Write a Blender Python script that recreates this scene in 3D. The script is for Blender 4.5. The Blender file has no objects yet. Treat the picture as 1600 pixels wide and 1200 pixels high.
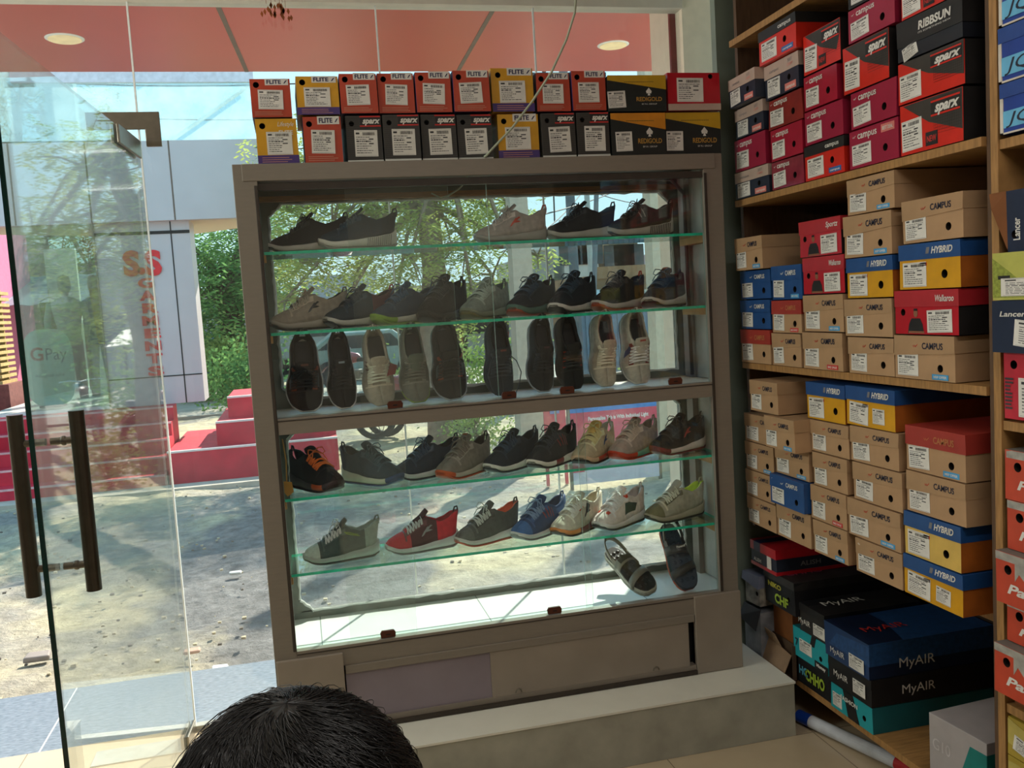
import bpy, math, random
import numpy as np
from mathutils import Vector, Matrix, Euler
PI = math.pi
R = math.radians
rnd = random.Random(7)
scn = bpy.context.scene
COL = scn.collection

# ------------------------------------------------------------------ camera
H = 1.704                    # eye height, metres
FPX = 1413.28                # focal length in pixels of the 1600 px wide frame
CR = Vector((0.97081086, -0.23208562, -0.06051897))
CU = Vector((0.07924818, 0.0722361, 0.99423421))
CF = Vector((0.22637581, 0.97000939, -0.08851996))
cam_data = bpy.data.cameras.new('camera')
cam_data.sensor_width = 36.0
cam_data.lens = 36.0 * FPX / 1600.0
cam_data.clip_start = 0.02
cam_data.clip_end = 400
cam = bpy.data.objects.new('camera', cam_data)
COL.objects.link(cam)
cm = Matrix.Identity(4)
for i in range(3):
    cm[i][0], cm[i][1], cm[i][2] = CR[i], CU[i], -CF[i]
cm[2][3] = H
cam.matrix_world = cm
scn.camera = cam


def on(px, py, axis, val):
    """the point seen at a pixel of the 1600x1200 frame on the plane axis = val"""
    d = CF + CR * ((px - 800) / FPX) - CU * ((py - 600) / FPX)
    o = Vector((0, 0, H))
    i = 'XYZ'.index(axis)
    return o + d * ((val - o[i]) / d[i])


# ------------------------------------------------------------------ sky, sun, exposure
scn.view_settings.view_transform = 'Standard'
scn.view_settings.look = 'None'
scn.view_settings.gamma = 1.0
scn.view_settings.exposure = 0.0
scn.view_settings.use_curve_mapping = False
world = bpy.data.worlds.new('sky')
scn.world = world
world.use_nodes = True
wn = world.node_tree
wn.nodes.clear()
w_out = wn.nodes.new('ShaderNodeOutputWorld')
w_bg = wn.nodes.new('ShaderNodeBackground')
w_tc = wn.nodes.new('ShaderNodeTexCoord')
w_sep = wn.nodes.new('ShaderNodeSeparateXYZ')
w_ramp = wn.nodes.new('ShaderNodeValToRGB')
wn.links.new(w_tc.outputs['Generated'], w_sep.inputs[0])
wn.links.new(w_sep.outputs['Z'], w_ramp.inputs[0])
wn.links.new(w_ramp.outputs[0], w_bg.inputs[0])
wn.links.new(w_bg.outputs[0], w_out.inputs[0])
el = w_ramp.color_ramp.elements
el[0].position = 0.0
el[0].color = (0.66, 0.84, 0.90, 1)
el[1].position = 0.6
el[1].color = (0.30, 0.62, 0.90, 1)
e = el.new(0.16)
e.color = (0.52, 0.84, 0.96, 1)
w_bg.inputs[1].default_value = 1.6

sun_d = bpy.data.lights.new('sun', 'SUN')
sun_d.energy = 11.0
sun_d.angle = R(0.8)
sun_d.color = (1.0, 0.93, 0.80)
sun = bpy.data.objects.new('sun', sun_d)
COL.objects.link(sun)
SUN_EL = R(40)
sdir = Vector((0.546 * math.cos(SUN_EL), 0.838 * math.cos(SUN_EL), math.sin(SUN_EL)))
sun.rotation_euler = sdir.to_track_quat('Z', 'Y').to_euler()
scn.cycles.transparent_max_bounces = 48
scn.cycles.max_bounces = 10


# ------------------------------------------------------------------ helpers
def lin(h):
    h = h.lstrip('#')
    out = []
    for k in (0, 2, 4):
        c = int(h[k:k + 2], 16) / 255.0
        out.append(c / 12.92 if c <= 0.04045 else ((c + 0.055) / 1.055) ** 2.4)
    return (out[0], out[1], out[2], 1.0)


MATS = {}


def mat(name, col, rough=0.6, metal=0.0, var=0.12, scale=18.0, bump=0.0, bscale=None, spec=0.4, stretch=None, col2=None, emit=None, coat=0.0):
    """a procedural material: a noise mottles the colour a little, and may raise a bump"""
    if name in MATS:
        return MATS[name]
    m = bpy.data.materials.new(name)
    m.use_nodes = True
    nt = m.node_tree
    b = nt.nodes['Principled BSDF']
    c = lin(col)
    b.inputs['Roughness'].default_value = rough
    b.inputs['Metallic'].default_value = metal
    b.inputs['Specular IOR Level'].default_value = spec
    if coat:
        b.inputs['Coat Weight'].default_value = coat
        b.inputs['Coat Roughness'].default_value = 0.1
    tc = nt.nodes.new('ShaderNodeTexCoord')
    mp = nt.nodes.new('ShaderNodeMapping')
    nt.links.new(tc.outputs['Object'], mp.inputs[0])
    if stretch:
        mp.inputs['Scale'].default_value = stretch
    nz = nt.nodes.new('ShaderNodeTexNoise')
    nz.inputs['Scale'].default_value = scale
    nz.inputs['Detail'].default_value = 5
    nt.links.new(mp.outputs[0], nz.inputs['Vector'])
    rp = nt.nodes.new('ShaderNodeValToRGB')
    rp.color_ramp.elements[0].position = 0.32
    rp.color_ramp.elements[1].position = 0.68
    if col2:
        rp.color_ramp.elements[0].color = c
        rp.color_ramp.elements[1].color = lin(col2)
    else:
        rp.color_ramp.elements[0].color = tuple(x * (1 - var) for x in c[:3]) + (1,)
        rp.color_ramp.elements[1].color = tuple(min(1, x * (1 + var)) for x in c[:3]) + (1,)
    nt.links.new(nz.outputs['Fac'], rp.inputs[0])
    nt.links.new(rp.outputs[0], b.inputs['Base Color'])
    if bump:
        n2 = nt.nodes.new('ShaderNodeTexNoise')
        n2.inputs['Scale'].default_value = bscale or scale * 4
        n2.inputs['Detail'].default_value = 4
        nt.links.new(mp.outputs[0], n2.inputs['Vector'])
        bp = nt.nodes.new('ShaderNodeBump')
        bp.inputs['Strength'].default_value = bump
        bp.inputs['Distance'].default_value = 0.01
        nt.links.new(n2.outputs['Fac'], bp.inputs['Height'])
        nt.links.new(bp.outputs[0], b.inputs['Normal'])
    if emit:
        b.inputs['Emission Color'].default_value = lin(emit[0])
        b.inputs['Emission Strength'].default_value = emit[1]
    MATS[name] = m
    return m


def glass_mat(name, tint, dust=0.03, refl=0.06, dustcol='#dfe8e4'):
    """clear window glass with a thin film of dust: transparent, a little mirror, a little matte"""
    if name in MATS:
        return MATS[name]
    m = bpy.data.materials.new(name)
    m.use_nodes = True
    nt = m.node_tree
    nt.nodes.clear()
    out = nt.nodes.new('ShaderNodeOutputMaterial')
    tr = nt.nodes.new('ShaderNodeBsdfTransparent')
    tr.inputs[0].default_value = lin(tint)
    gl = nt.nodes.new('ShaderNodeBsdfGlossy')
    gl.inputs['Roughness'].default_value = 0.02
    geo = nt.nodes.new('ShaderNodeNewGeometry')
    dt = nt.nodes.new('ShaderNodeVectorMath')
    dt.operation = 'DOT_PRODUCT'
    nt.links.new(geo.outputs['Normal'], dt.inputs[0])
    nt.links.new(geo.outputs['Incoming'], dt.inputs[1])

    def mth(op, a, b_=None):
        n_ = nt.nodes.new('ShaderNodeMath')
        n_.operation = op
        for i_, v_ in enumerate((a, b_)):
            if v_ is None:
                continue
            if isinstance(v_, (int, float)):
                n_.inputs[i_].default_value = v_
            else:
                nt.links.new(v_, n_.inputs[i_])
        return n_.outputs[0]
    c_ = mth('ABSOLUTE', dt.outputs['Value'])
    fz = mth('ADD', mth('MULTIPLY', mth('POWER', mth('SUBTRACT', 1.0, c_), 5.0), 0.96), refl * .7)
    mx = nt.nodes.new('ShaderNodeMixShader')
    nt.links.new(fz, mx.inputs[0])
    nt.links.new(tr.outputs[0], mx.inputs[1])
    nt.links.new(gl.outputs[0], mx.inputs[2])
    df = nt.nodes.new('ShaderNodeBsdfTranslucent')
    df.inputs[0].default_value = lin(dustcol)
    df2 = nt.nodes.new('ShaderNodeBsdfDiffuse')
    df2.inputs[0].default_value = lin(dustcol)
    dm = nt.nodes.new('ShaderNodeMixShader')
    dm.inputs[0].default_value = 0.5
    nt.links.new(df.outputs[0], dm.inputs[1])
    nt.links.new(df2.outputs[0], dm.inputs[2])
    nz = nt.nodes.new('ShaderNodeTexNoise')
    nz.inputs['Scale'].default_value = 3.0
    nz.inputs['Detail'].default_value = 6
    tc = nt.nodes.new('ShaderNodeTexCoord')
    nt.links.new(tc.outputs['Object'], nz.inputs['Vector'])
    mr = nt.nodes.new('ShaderNodeMapRange')
    mr.inputs['From Min'].default_value = 0.3
    mr.inputs['From Max'].default_value = 0.8
    mr.inputs['To Min'].default_value = dust * 0.5
    mr.inputs['To Max'].default_value = dust * 1.8
    nt.links.new(nz.outputs['Fac'], mr.inputs[0])
    mx2 = nt.nodes.new('ShaderNodeMixShader')
    nt.links.new(mr.outputs[0], mx2.inputs[0])
    nt.links.new(mx.outputs[0], mx2.inputs[1])
    nt.links.new(dm.outputs[0], mx2.inputs[2])
    nt.links.new(mx2.outputs[0], out.inputs[0])
    MATS[name] = m
    return m


def leaf_mat(name, c1, c2, tl=0.55):
    if name in MATS:
        return MATS[name]
    m = bpy.data.materials.new(name)
    m.use_nodes = True
    nt = m.node_tree
    nt.nodes.clear()
    out = nt.nodes.new('ShaderNodeOutputMaterial')
    d = nt.nodes.new('ShaderNodeBsdfDiffuse')
    t = nt.nodes.new('ShaderNodeBsdfTranslucent')
    mx = nt.nodes.new('ShaderNodeMixShader')
    mx.inputs[0].default_value = tl
    tc = nt.nodes.new('ShaderNodeTexCoord')
    nz = nt.nodes.new('ShaderNodeTexNoise')
    nz.inputs['Scale'].default_value = 1.6
    nz.inputs['Detail'].default_value = 6
    rp = nt.nodes.new('ShaderNodeValToRGB')
    rp.color_ramp.elements[0].position = 0.35
    rp.color_ramp.elements[1].position = 0.65
    rp.color_ramp.elements[0].color = lin(c1)
    rp.color_ramp.elements[1].color = lin(c2)
    nt.links.new(tc.outputs['Object'], nz.inputs['Vector'])
    nt.links.new(nz.outputs['Fac'], rp.inputs[0])
    nt.links.new(rp.outputs[0], d.inputs[0])
    nt.links.new(rp.outputs[0], t.inputs[0])
    nt.links.new(d.outputs[0], mx.inputs[1])
    nt.links.new(t.outputs[0], mx.inputs[2])
    nt.links.new(mx.outputs[0], out.inputs[0])
    MATS[name] = m
    return m


def tag(o, label=None, cat=None, group=None, kind=None):
    if label:
        o['label'] = label
    if cat:
        o['category'] = cat
    if group:
        o['group'] = group
    if kind:
        o['kind'] = kind
    return o


def empty(name, loc=(0, 0, 0), rot=(0, 0, 0), label=None, cat=None, group=None):
    o = bpy.data.objects.new(name, None)
    o.empty_display_size = 0.05
    COL.objects.link(o)
    o.location = loc
    o.rotation_euler = rot
    tag(o, label, cat, group)
    return o


_text = {}


def text_mesh(s, bold=0.0, shear=0.0, spacing=1.0):
    """letters of height about 0.7 at size 1, as flat (verts, faces), centred on x"""
    key = (s, bold, shear, spacing)
    if key not in _text:
        cu = bpy.data.curves.new('lettering_source', 'FONT')
        cu.body = s
        cu.size = 1.0
        cu.offset = bold
        cu.shear = shear
        cu.space_character = spacing
        cu.align_x = 'CENTER'
        cu.resolution_u = 3
        o = bpy.data.objects.new('lettering_source', cu)
        COL.objects.link(o)
        dg = bpy.context.evaluated_depsgraph_get()
        me = bpy.data.meshes.new_from_object(o.evaluated_get(dg))
        vs = [tuple(v.co) for v in me.vertices]
        fs = [tuple(p.vertices) for p in me.polygons]
        bpy.data.objects.remove(o)
        bpy.data.curves.remove(cu)
        bpy.data.meshes.remove(me)
        xs = [v[0] for v in vs]
        w = (max(xs) - min(xs)) if xs else 1
        if bold and max([v[1] for v in vs] + [0]) > 3:      # a broken outline: use the plain letter
            _text[key] = text_mesh(s, 0.0, shear, spacing)
            return _text[key]
        _text[key] = (vs, fs, w)
    return _text[key]


FRONT = Matrix(((1, 0, 0), (0, 0, -1), (0, 1, 0)))      # text plane to a face that looks to -y


class MB:
    def __init__(self):
        self.v = []
        self.f = []
        self.m = []
        self.M = None

    def add(self, vs, fs, mi=0):
        n = len(self.v)
        if self.M is not None:
            vs = [tuple(self.M @ Vector(v)) for v in vs]
        self.v.extend([tuple(v) for v in vs])
        self.f.extend([tuple(i + n for i in f) for f in fs])
        self.m.extend([mi] * len(fs))
        return self

    def box(self, x0, x1, y0, y1, z0, z1, mi=0):
        vs = [(x0, y0, z0), (x1, y0, z0), (x1, y1, z0), (x0, y1, z0), (x0, y0, z1), (x1, y0, z1), (x1, y1, z1), (x0, y1, z1)]
        fs = [(0, 3, 2, 1), (4, 5, 6, 7), (0, 1, 5, 4), (1, 2, 6, 5), (2, 3, 7, 6), (3, 0, 4, 7)]
        return self.add(vs, fs, mi)

    def hexa(self, p, mi=0):
        return self.add(p, [(0, 3, 2, 1), (4, 5, 6, 7), (0, 1, 5, 4), (1, 2, 6, 5), (2, 3, 7, 6), (3, 0, 4, 7)], mi)

    def poly(self, pts, mi=0):
        return self.add(pts, [tuple(range(len(pts)))], mi)

    def prism(self, pts, d, mi=0):
        """a flat outline given depth d (a vector)"""
        n = len(pts)
        d = Vector(d)
        vs = [Vector(p) for p in pts] + [Vector(p) + d for p in pts]
        fs = [tuple(range(n))[::-1], tuple(range(n, 2 * n))] + [(i, (i + 1) % n, n + (i + 1) % n, n + i) for i in range(n)]
        return self.add(vs, fs, mi)

    def tube(self, pts, r, n=8, mi=0, cap=True):
        pts = [Vector(p) for p in pts]
        rs = r if isinstance(r, (list, tuple)) else [r] * len(pts)
        vs, fs = [], []
        prev = None
        for i, p in enumerate(pts):
            if i == 0:
                t = pts[1] - p
            elif i == len(pts) - 1:
                t = p - pts[i - 1]
            else:
                t = (pts[i + 1] - p).normalized() + (p - pts[i - 1]).normalized()
            t = t.normalized() if t.length > 1e-9 else Vector((0, 0, 1))
            a = prev if prev is not None else (Vector((0, 0, 1)) if abs(t.z) < 0.9 else Vector((1, 0, 0)))
            u = (a - t * a.dot(t))
            u = u.normalized() if u.length > 1e-6 else t.orthogonal().normalized()
            prev = u
            w = t.cross(u)
            for k in range(n):
                an = 2 * PI * k / n
                vs.append(p + (u * math.cos(an) + w * math.sin(an)) * rs[i])
        for i in range(len(pts) - 1):
            for k in range(n):
                a, b = i * n + k, i * n + (k + 1) % n
                fs.append((a, b, b + n, a + n))
        if cap:
            fs.append(tuple(range(n))[::-1])
            fs.append(tuple(range((len(pts) - 1) * n, len(pts) * n)))
        return self.add(vs, fs, mi)

    def lathe(self, prof, n=24, mi=0, c=(0, 0, 0), cap=True):
        vs, fs = [], []
        for r, z in prof:
            for k in range(n):
                a = 2 * PI * k / n
                vs.append((c[0] + r * math.cos(a), c[1] + r * math.sin(a), c[2] + z))
        for i in range(len(prof) - 1):
            for k in range(n):
                a, b = i * n + k, i * n + (k + 1) % n
                fs.append((a, b, b + n, a + n))
        if cap:
            fs.append(tuple(range(n))[::-1])
            fs.append(tuple(range((len(prof) - 1) * n, len(prof) * n)))
        return self.add(vs, fs, mi)

    def grid(self, fn, nu, nv, mi=0, closeu=False):
        vs = [fn(i / (nu if closeu else nu - 1), j / (nv - 1)) for j in range(nv) for i in range(nu)]
        fs = []
        for j in range(nv - 1):
            for i in range(nu if closeu else nu - 1):
                a = j * nu + i
                b = j * nu + (i + 1) % nu
                fs.append((a, b, b + nu, a + nu))
        return self.add(vs, fs, mi)

    def text(self, s, size, at, mi=0, bold=0.0, shear=0.0, frame=FRONT, width=None, spacing=1.0, thick=0.0004):
        vs, fs, w = text_mesh(s, bold, shear, spacing)
        sx = sz = size
        if width:
            sx = width / w
        at = Vector(at)
        out = [at + frame @ Vector((v[0] * sx, v[1] * sz, thick)) for v in vs]
        return self.add(out, fs, mi)

    def ink(self, at, w, h, frame=FRONT, mi=0, lift=0.0004):
        """a small printed rectangle with its lower left corner at `at`"""
        at = Vector(at)
        vs = [at + frame @ Vector(q) for q in ((0, 0, lift), (w, 0, lift), (w, h, lift), (0, h, lift))]
        return self.add(vs, [(0, 1, 2, 3)], mi)

    def mesh(self, name, mats, smooth=False):
        me = bpy.data.meshes.new(name)
        me.from_pydata(self.v, [], self.f)
        for m in mats:
            me.materials.append(m)
        me.polygons.foreach_set('material_index', self.m)
        if smooth:
            me.polygons.foreach_set('use_smooth', [True] * len(me.polygons))
        me.update()
        return me

    def obj(self, name, mats, parent=None, smooth=False, loc=None, rot=None, sub=0, bevel=0.0):
        if not isinstance(mats, (list, tuple)):
            mats = [mats]
        o = bpy.data.objects.new(name, self.mesh(name, mats, smooth))
        COL.objects.link(o)
        if parent is not None:
            o.parent = parent
        if loc is not None:
            o.location = loc
        if rot is not None:
            o.rotation_euler = rot
        if bevel:
            b = o.modifiers.new('edge', 'BEVEL')
            b.width = bevel
            b.segments = 2
            b.limit_method = 'ANGLE'
            b.angle_limit = R(40)
        if sub:
            s = o.modifiers.new('smooth', 'SUBSURF')
            s.levels = sub
            s.render_levels = sub
        return o


def reuse(name, me, parent=None, loc=None, rot=None):
    o = bpy.data.objects.new(name, me)
    COL.objects.link(o)
    if parent is not None:
        o.parent = parent
    if loc is not None:
        o.location = loc
    if rot is not None:
        o.rotation_euler = rot
    return o


def copy_tree(o, parent=None):
    c = o.copy()
    COL.objects.link(c)
    c.parent = parent
    for ch in list(o.children):
        copy_tree(ch, c)
    return c


def struct(o):
    o['kind'] = 'structure'
    return o


ORD = ['lowest', 'second', 'third', 'fourth', 'fifth', 'sixth', 'seventh', 'eighth', 'ninth', 'tenth']
# ------------------------------------------------------------------ materials used all over
M_cream = mat('cream wall paint', '#b9b0a0', 0.8, var=0.05, scale=6)
M_ceil = mat('white ceiling paint', '#d8d4ca', 0.85, var=0.03, scale=5)
M_lam = mat('grey laminate', '#857c71', 0.42, var=0.03, scale=22, bump=0.05, stretch=(1, 1, 6))
M_lam_dark = mat('dark laminate edge', '#3b332c', 0.55, var=0.12)
M_lam_panel = mat('worn base laminate', '#93887c', 0.4, var=0.07, scale=7)
M_white = mat('white enamel board', '#e6e8e2', 0.35, var=0.03, scale=8)
M_white_dirty = mat('dirty white board', '#b9b7ae', 0.5, var=0.14, scale=9)
M_plat = mat('white laminate platform', '#e2e0d4', 0.22, var=0.04, scale=6)
M_plat_front = mat('scuffed laminate front', '#a5a497', 0.45, var=0.14, scale=9)
M_ply = mat('plywood', '#a37a49', 0.6, var=0.2, scale=14, stretch=(1, 8, 1), bump=0.1)
M_ply_dark = mat('dark stained wood', '#5a4330', 0.6, var=0.2, scale=12, stretch=(6, 6, 1))
M_back = mat('dark back board', '#3a2c22', 0.8, var=0.2)
M_glass = glass_mat('window glass', '#fcfefe', dust=0.012)
M_glass_front = glass_mat('sliding glass', '#fcfefd', dust=0.011)
M_glass_door = glass_mat('door glass', '#f8fcfa', refl=0.14, dust=0.03, dustcol='#d6e2d6')
M_glass_shelf = glass_mat('shelf glass', '#eef9f5', dust=0.02)
M_edge = mat('green glass edge', '#30d8b0', 0.12, var=0.22, scale=40, spec=0.6, emit=None)
M_edge_dark = mat('dark glass edge', '#06302c', 0.1, var=0.3, scale=3, spec=0.7)
M_silicone = mat('white silicone', '#d9ddda', 0.5, var=0.06, scale=30)
M_steel = mat('brushed steel', '#7d776c', 0.32, metal=0.85, var=0.08, scale=30)
M_pull = mat('brown plastic pull', '#54291a', 0.35, var=0.12)
M_wood_stick = mat('raw batten', '#9a6b3c', 0.7, var=0.2, scale=20, stretch=(1, 1, 8))
M_pillar = mat('grey green oil paint', '#79857a', 0.45, var=0.08, scale=5)
M_red = mat('red composite panel', '#bb4c40', 0.28, var=0.03, scale=4)
M_joint = mat('grey panel joint', '#6d5c50', 0.6)
M_black = mat('black rubber', '#161514', 0.6)
M_fascia = mat('grey composite panel', '#c3bcbd', 0.35, var=0.03, scale=3)
M_redpaint = mat('red floor paint', '#c22a3c', 0.6, var=0.16, scale=5, bump=0.1)
M_concrete = mat('weathered concrete', '#b3aa9b', 0.85, var=0.12, scale=8, bump=0.2)


def spotted(name, base, spot, dens=60, size=0.12):
    """paint with small dark mould spots that have a shape of their own"""
    m = mat(name, base, 0.5, var=0.08, scale=5)
    nt = m.node_tree
    b = nt.nodes['Principled BSDF']
    src = b.inputs['Base Color'].links[0].from_socket
    tc = nt.nodes.new('ShaderNodeTexCoord')
    v = nt.nodes.new('ShaderNodeTexVoronoi')
    v.inputs['Scale'].default_value = dens
    nt.links.new(tc.outputs['Object'], v.inputs['Vector'])
    nz = nt.nodes.new('ShaderNodeTexNoise')
    nz.inputs['Scale'].default_value = 9
    nt.links.new(tc.outputs['Object'], nz.inputs['Vector'])
    ad = nt.nodes.new('ShaderNodeMath')
    ad.operation = 'ADD'
    nt.links.new(v.outputs['Distance'], ad.inputs[0])
    nt.links.new(nz.outputs['Fac'], ad.inputs[1])
    th = nt.nodes.new('ShaderNodeMath')
    th.operation = 'LESS_THAN'
    th.inputs[1].default_value = 0.40 + size
    nt.links.new(ad.outputs[0], th.inputs[0])
    mx = nt.nodes.new('ShaderNodeMixRGB')
    mx.inputs[2].default_value = lin(spot)
    nt.links.new(src, mx.inputs[1])
    nt.links.new(th.outputs[0], mx.inputs[0])
    nt.links.new(mx.outputs[0], b.inputs['Base Color'])
    return m


def tiled(name, col, grout, size, rough=0.25, offs=0.0, var=0.04):
    m = mat(name, col, rough, var=var, scale=5, spec=0.5)
    nt = m.node_tree
    b = nt.nodes['Principled BSDF']
    src = b.inputs['Base Color'].links[0].from_socket
    tc = nt.nodes.new('ShaderNodeTexCoord')
    br = nt.nodes.new('ShaderNodeTexBrick')
    br.offset = offs
    br.inputs['Scale'].default_value = 1.0
    br.inputs['Brick Width'].default_value = size
    br.inputs['Row Height'].default_value = size
    br.inputs['Mortar Size'].default_value = 0.0022
    br.inputs['Color1'].default_value = (1, 1, 1, 1)
    br.inputs['Color2'].default_value = (1, 1, 1, 1)
    br.inputs['Mortar'].default_value = (0, 0, 0, 1)
    nt.links.new(tc.outputs['Object'], br.inputs['Vector'])
    mx = nt.nodes.new('ShaderNodeMixRGB')
    mx.inputs[1].default_value = lin(grout)
    nt.links.new(br.outputs['Color'], mx.inputs[0])
    nt.links.new(src, mx.inputs[2])
    nt.links.new(mx.outputs[0], b.inputs['Base Color'])
    return m


M_tile = tiled('cream floor tile', '#c0ae92', '#8b7c68', 0.6)
M_whitetile = tiled('white display tile', '#dfe6e2', '#8f9a96', 0.62, offs=0.0)
M_granite = mat('blue grey granite', '#5d6873', 0.35, var=0.0, col2='#858f9a', scale=34, stretch=(1, 3, 1))
M_pillar_spot = spotted('spotted green oil paint', '#7d897d', '#39423a', dens=26, size=0.02)

# ------------------------------------------------------------------ room
G = 3.9                      # plane of the glass shop front
ZC = 3.08                    # ceiling
XL, XR, YB = -2.3, 2.36, -2.4
b = MB(); b.box(XL, XR, YB, G + 0.02, -0.12, 0.0)
struct(b.obj('floor', M_tile))
b = MB(); b.box(XL - 0.15, XR + 0.15, YB - 0.15, G + 0.05, ZC, ZC + 0.15)
struct(b.obj('ceiling', M_ceil))
b = MB(); b.box(XL - 0.15, XL, YB, G, -0.12, ZC)
struct(b.obj('wall_left', M_cream))
b = MB(); b.box(XR, XR + 0.15, YB, 3.42, -0.12, ZC)
struct(b.obj('wall_right', M_cream))
b = MB(); b.box(XL - 0.15, XR + 0.15, YB - 0.15, YB, -0.12, ZC)
struct(b.obj('wall_back', M_cream))
b = MB(); b.box(1.72, XR + 0.15, 3.42, 3.46, -0.12, ZC)
struct(b.obj('wall_front', M_pillar_spot))
b = MB(); b.box(1.79, 2.6, G - 0.02, G + 0.35, -0.12, 3.4)
struct(b.obj('pillar', mat('cream exterior paint', '#efe3cc', 0.8, var=0.04)))

# glass shop front: fixed panes, a transom over the door, white silicone joints
PANES = [(-0.545, 0.42), (0.425, 1.10), (1.105, 1.785)]
n = 0
for x0, x1 in PANES:
    n += 1
    b = MB()
    b.box(x0, x1, G, G + 0.01, 0.005, 2.985)
    o = struct(b.obj('window_%d' % n, M_glass))
    b = MB()
    b.box(x0 - 0.004, x0 + 0.002, G - 0.002, G + 0.012, 0.005, 2.985)
    b.obj('joint', M_silicone, o)
b = MB(); b.box(XL, -0.55, G, G + 0.01, 2.44, 2.985)
o = struct(b.obj('window_4', M_glass))
b = MB(); b.box(XL, -0.55, G - 0.001, G + 0.011, 2.437, 2.441)
b.obj('joint', M_edge_dark, o)
b = MB(); b.box(XL, 1.79, G - 0.03, G + 0.05, 2.972, ZC)
struct(b.obj('trim_1', mat('cream header', '#cfc8ba', 0.6, var=0.04)))
b = MB(); b.box(-0.55, 1.79, G - 0.015, G + 0.025, 0.0, 0.02)
struct(b.obj('trim_2', mat('sill channel', '#9b9a90', 0.5, metal=0.3)))

# glass door, open inwards, with patch fittings and the long pull handle
HX, HY = -0.553, 3.885
DD = Vector((-0.060, -0.998, 0)).normalized()       # from the pivot to the free edge
DN = Vector((DD.y, -DD.x, 0))                        # its normal
DW = 1.505


def dpt(a, n_, z):
    p = Vector((HX, HY, 0)) + DD * a + DN * n_
    return Vector((p.x, p.y, z))


def dbox(mb, a0, a1, n0, n1, z0, z1, mi=0):
    mb.hexa([dpt(a0, n0, z0), dpt(a1, n0, z0), dpt(a1, n1, z0), dpt(a0, n1, z0), dpt(a0, n0, z1), dpt(a1, n0, z1), dpt(a1, n1, z1), dpt(a0, n1, z1)], mi)


door = empty('door_1')
struct(door)
b = MB(); dbox(b, 0.0, DW, -0.006, 0.006, 0.012, 2.425)
b.obj('glass_leaf', M_glass_door, door)
b = MB()
dbox(b, DW, DW + 0.003, -0.006, 0.006, 0.012, 2.425)
b.obj('leaf_edge', M_edge_dark, door)
b = MB()
dbox(b, 0.02, 0.36, -0.016, -0.006, 2.36, 2.43)
dbox(b, 0.02, 0.36, 0.006, 0.016, 2.36, 2.43)
b.obj('top_patch_fitting', M_steel, door, bevel=0.003)
b = MB()
dbox(b, 0.02, 0.18, -0.016, -0.006, 0.008, 0.06)
dbox(b, 0.02, 0.18, 0.006, 0.016, 0.008, 0.06)
b.obj('bottom_patch_fitting', M_steel, door, bevel=0.003)
for s, sn in ((-1, 'outer'), (1, 'inner')):
    b = MB()
    b.tube([dpt(DW - 0.115, s * 0.073, 1.03), dpt(DW - 0.115, s * 0.073, 1.50)], 0.019, 20)
    h = b.obj('pull_bar', mat('dark brushed steel', '#57524a', 0.28, metal=0.85, var=0.1, scale=30), door, smooth=False)
    for z in (1.10, 1.425):
        b = MB()
        b.tube([dpt(DW - 0.115, s * 0.006, z), dpt(DW - 0.115, s * 0.03, z), dpt(DW - 0.115, s * 0.034, z), dpt(DW - 0.115, s * 0.04, z), dpt(DW - 0.115, s * 0.044, z), dpt(DW - 0.115, s * 0.065, z)],
               [0.0095, 0.0095, 0.0125, 0.0125, 0.0095, 0.0095], 14)
        b.obj('standoff', M_steel, h)
b = MB(); b.box(-0.92, -0.575, 3.70, 3.83, 0.0, 0.005)
tag(b.obj('floor_spring_plate', mat('steel floor plate', '#c9cfca', 0.25, metal=0.4), bevel=0.002),
    'pale metal floor spring plate let into the threshold tiles below the glass door', 'plate')
# L shaped corner patch on the fixed glass, with the transom arm
lp = empty('corner_patch_fitting', label='L-shaped brushed steel patch fitting gripping the corner of the glass above the door', cat='bracket')
b = MB()
b.prism([(-0.735, G - 0.02, 2.545), (-0.462, G - 0.02, 2.545), (-0.462, G - 0.02, 2.41), (-0.52, G - 0.02, 2.41), (-0.52, G - 0.02, 2.478), (-0.735, G - 0.02, 2.478)], (0, 0.014, 0))
b.obj('plate', M_steel, lp, bevel=0.002)
b = MB()
b.prism([(-0.715, G + 0.013, 2.545), (-0.475, G + 0.013, 2.545), (-0.475, G + 0.013, 2.425), (-0.525, G + 0.013, 2.425), (-0.525, G + 0.013, 2.485), (-0.715, G + 0.013, 2.485)], (0, 0.012, 0))
b.obj('plate', M_steel, lp, bevel=0.002)

# raised white platform under the cabinet
pf = empty('platform', (0, 0, 0), label='low white laminate plinth the glass shoe cabinet stands on', cat='platform')
b = MB(); b.box(-0.2, 1.73, 2.995, 3.62, 0.206, 0.214)
b.obj('top', M_plat, pf)
b = MB(); b.box(-0.195, 1.727, 3.0, 3.62, 0.0, 0.206)
b.obj('front_board', M_plat_front, pf)

# ------------------------------------------------------------------ the shoe cabinet
X0, X1, YF, YK = -0.167, 1.614, 3.2, 3.57
ZT = 2.222
cab = empty('shoe_display_cabinet', (X0, YF, 0.214), label='tall grey laminate shoe display cabinet with glass shelves, full of shoes', cat='cabinet')


def cobj(mb, name, mats, **k):
    o_ = mb.obj(name, mats, None, **k)
    o_.parent = cab
    o_.matrix_parent_inverse = Matrix.Translation(cab.location).inverted()
    return o_


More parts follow.
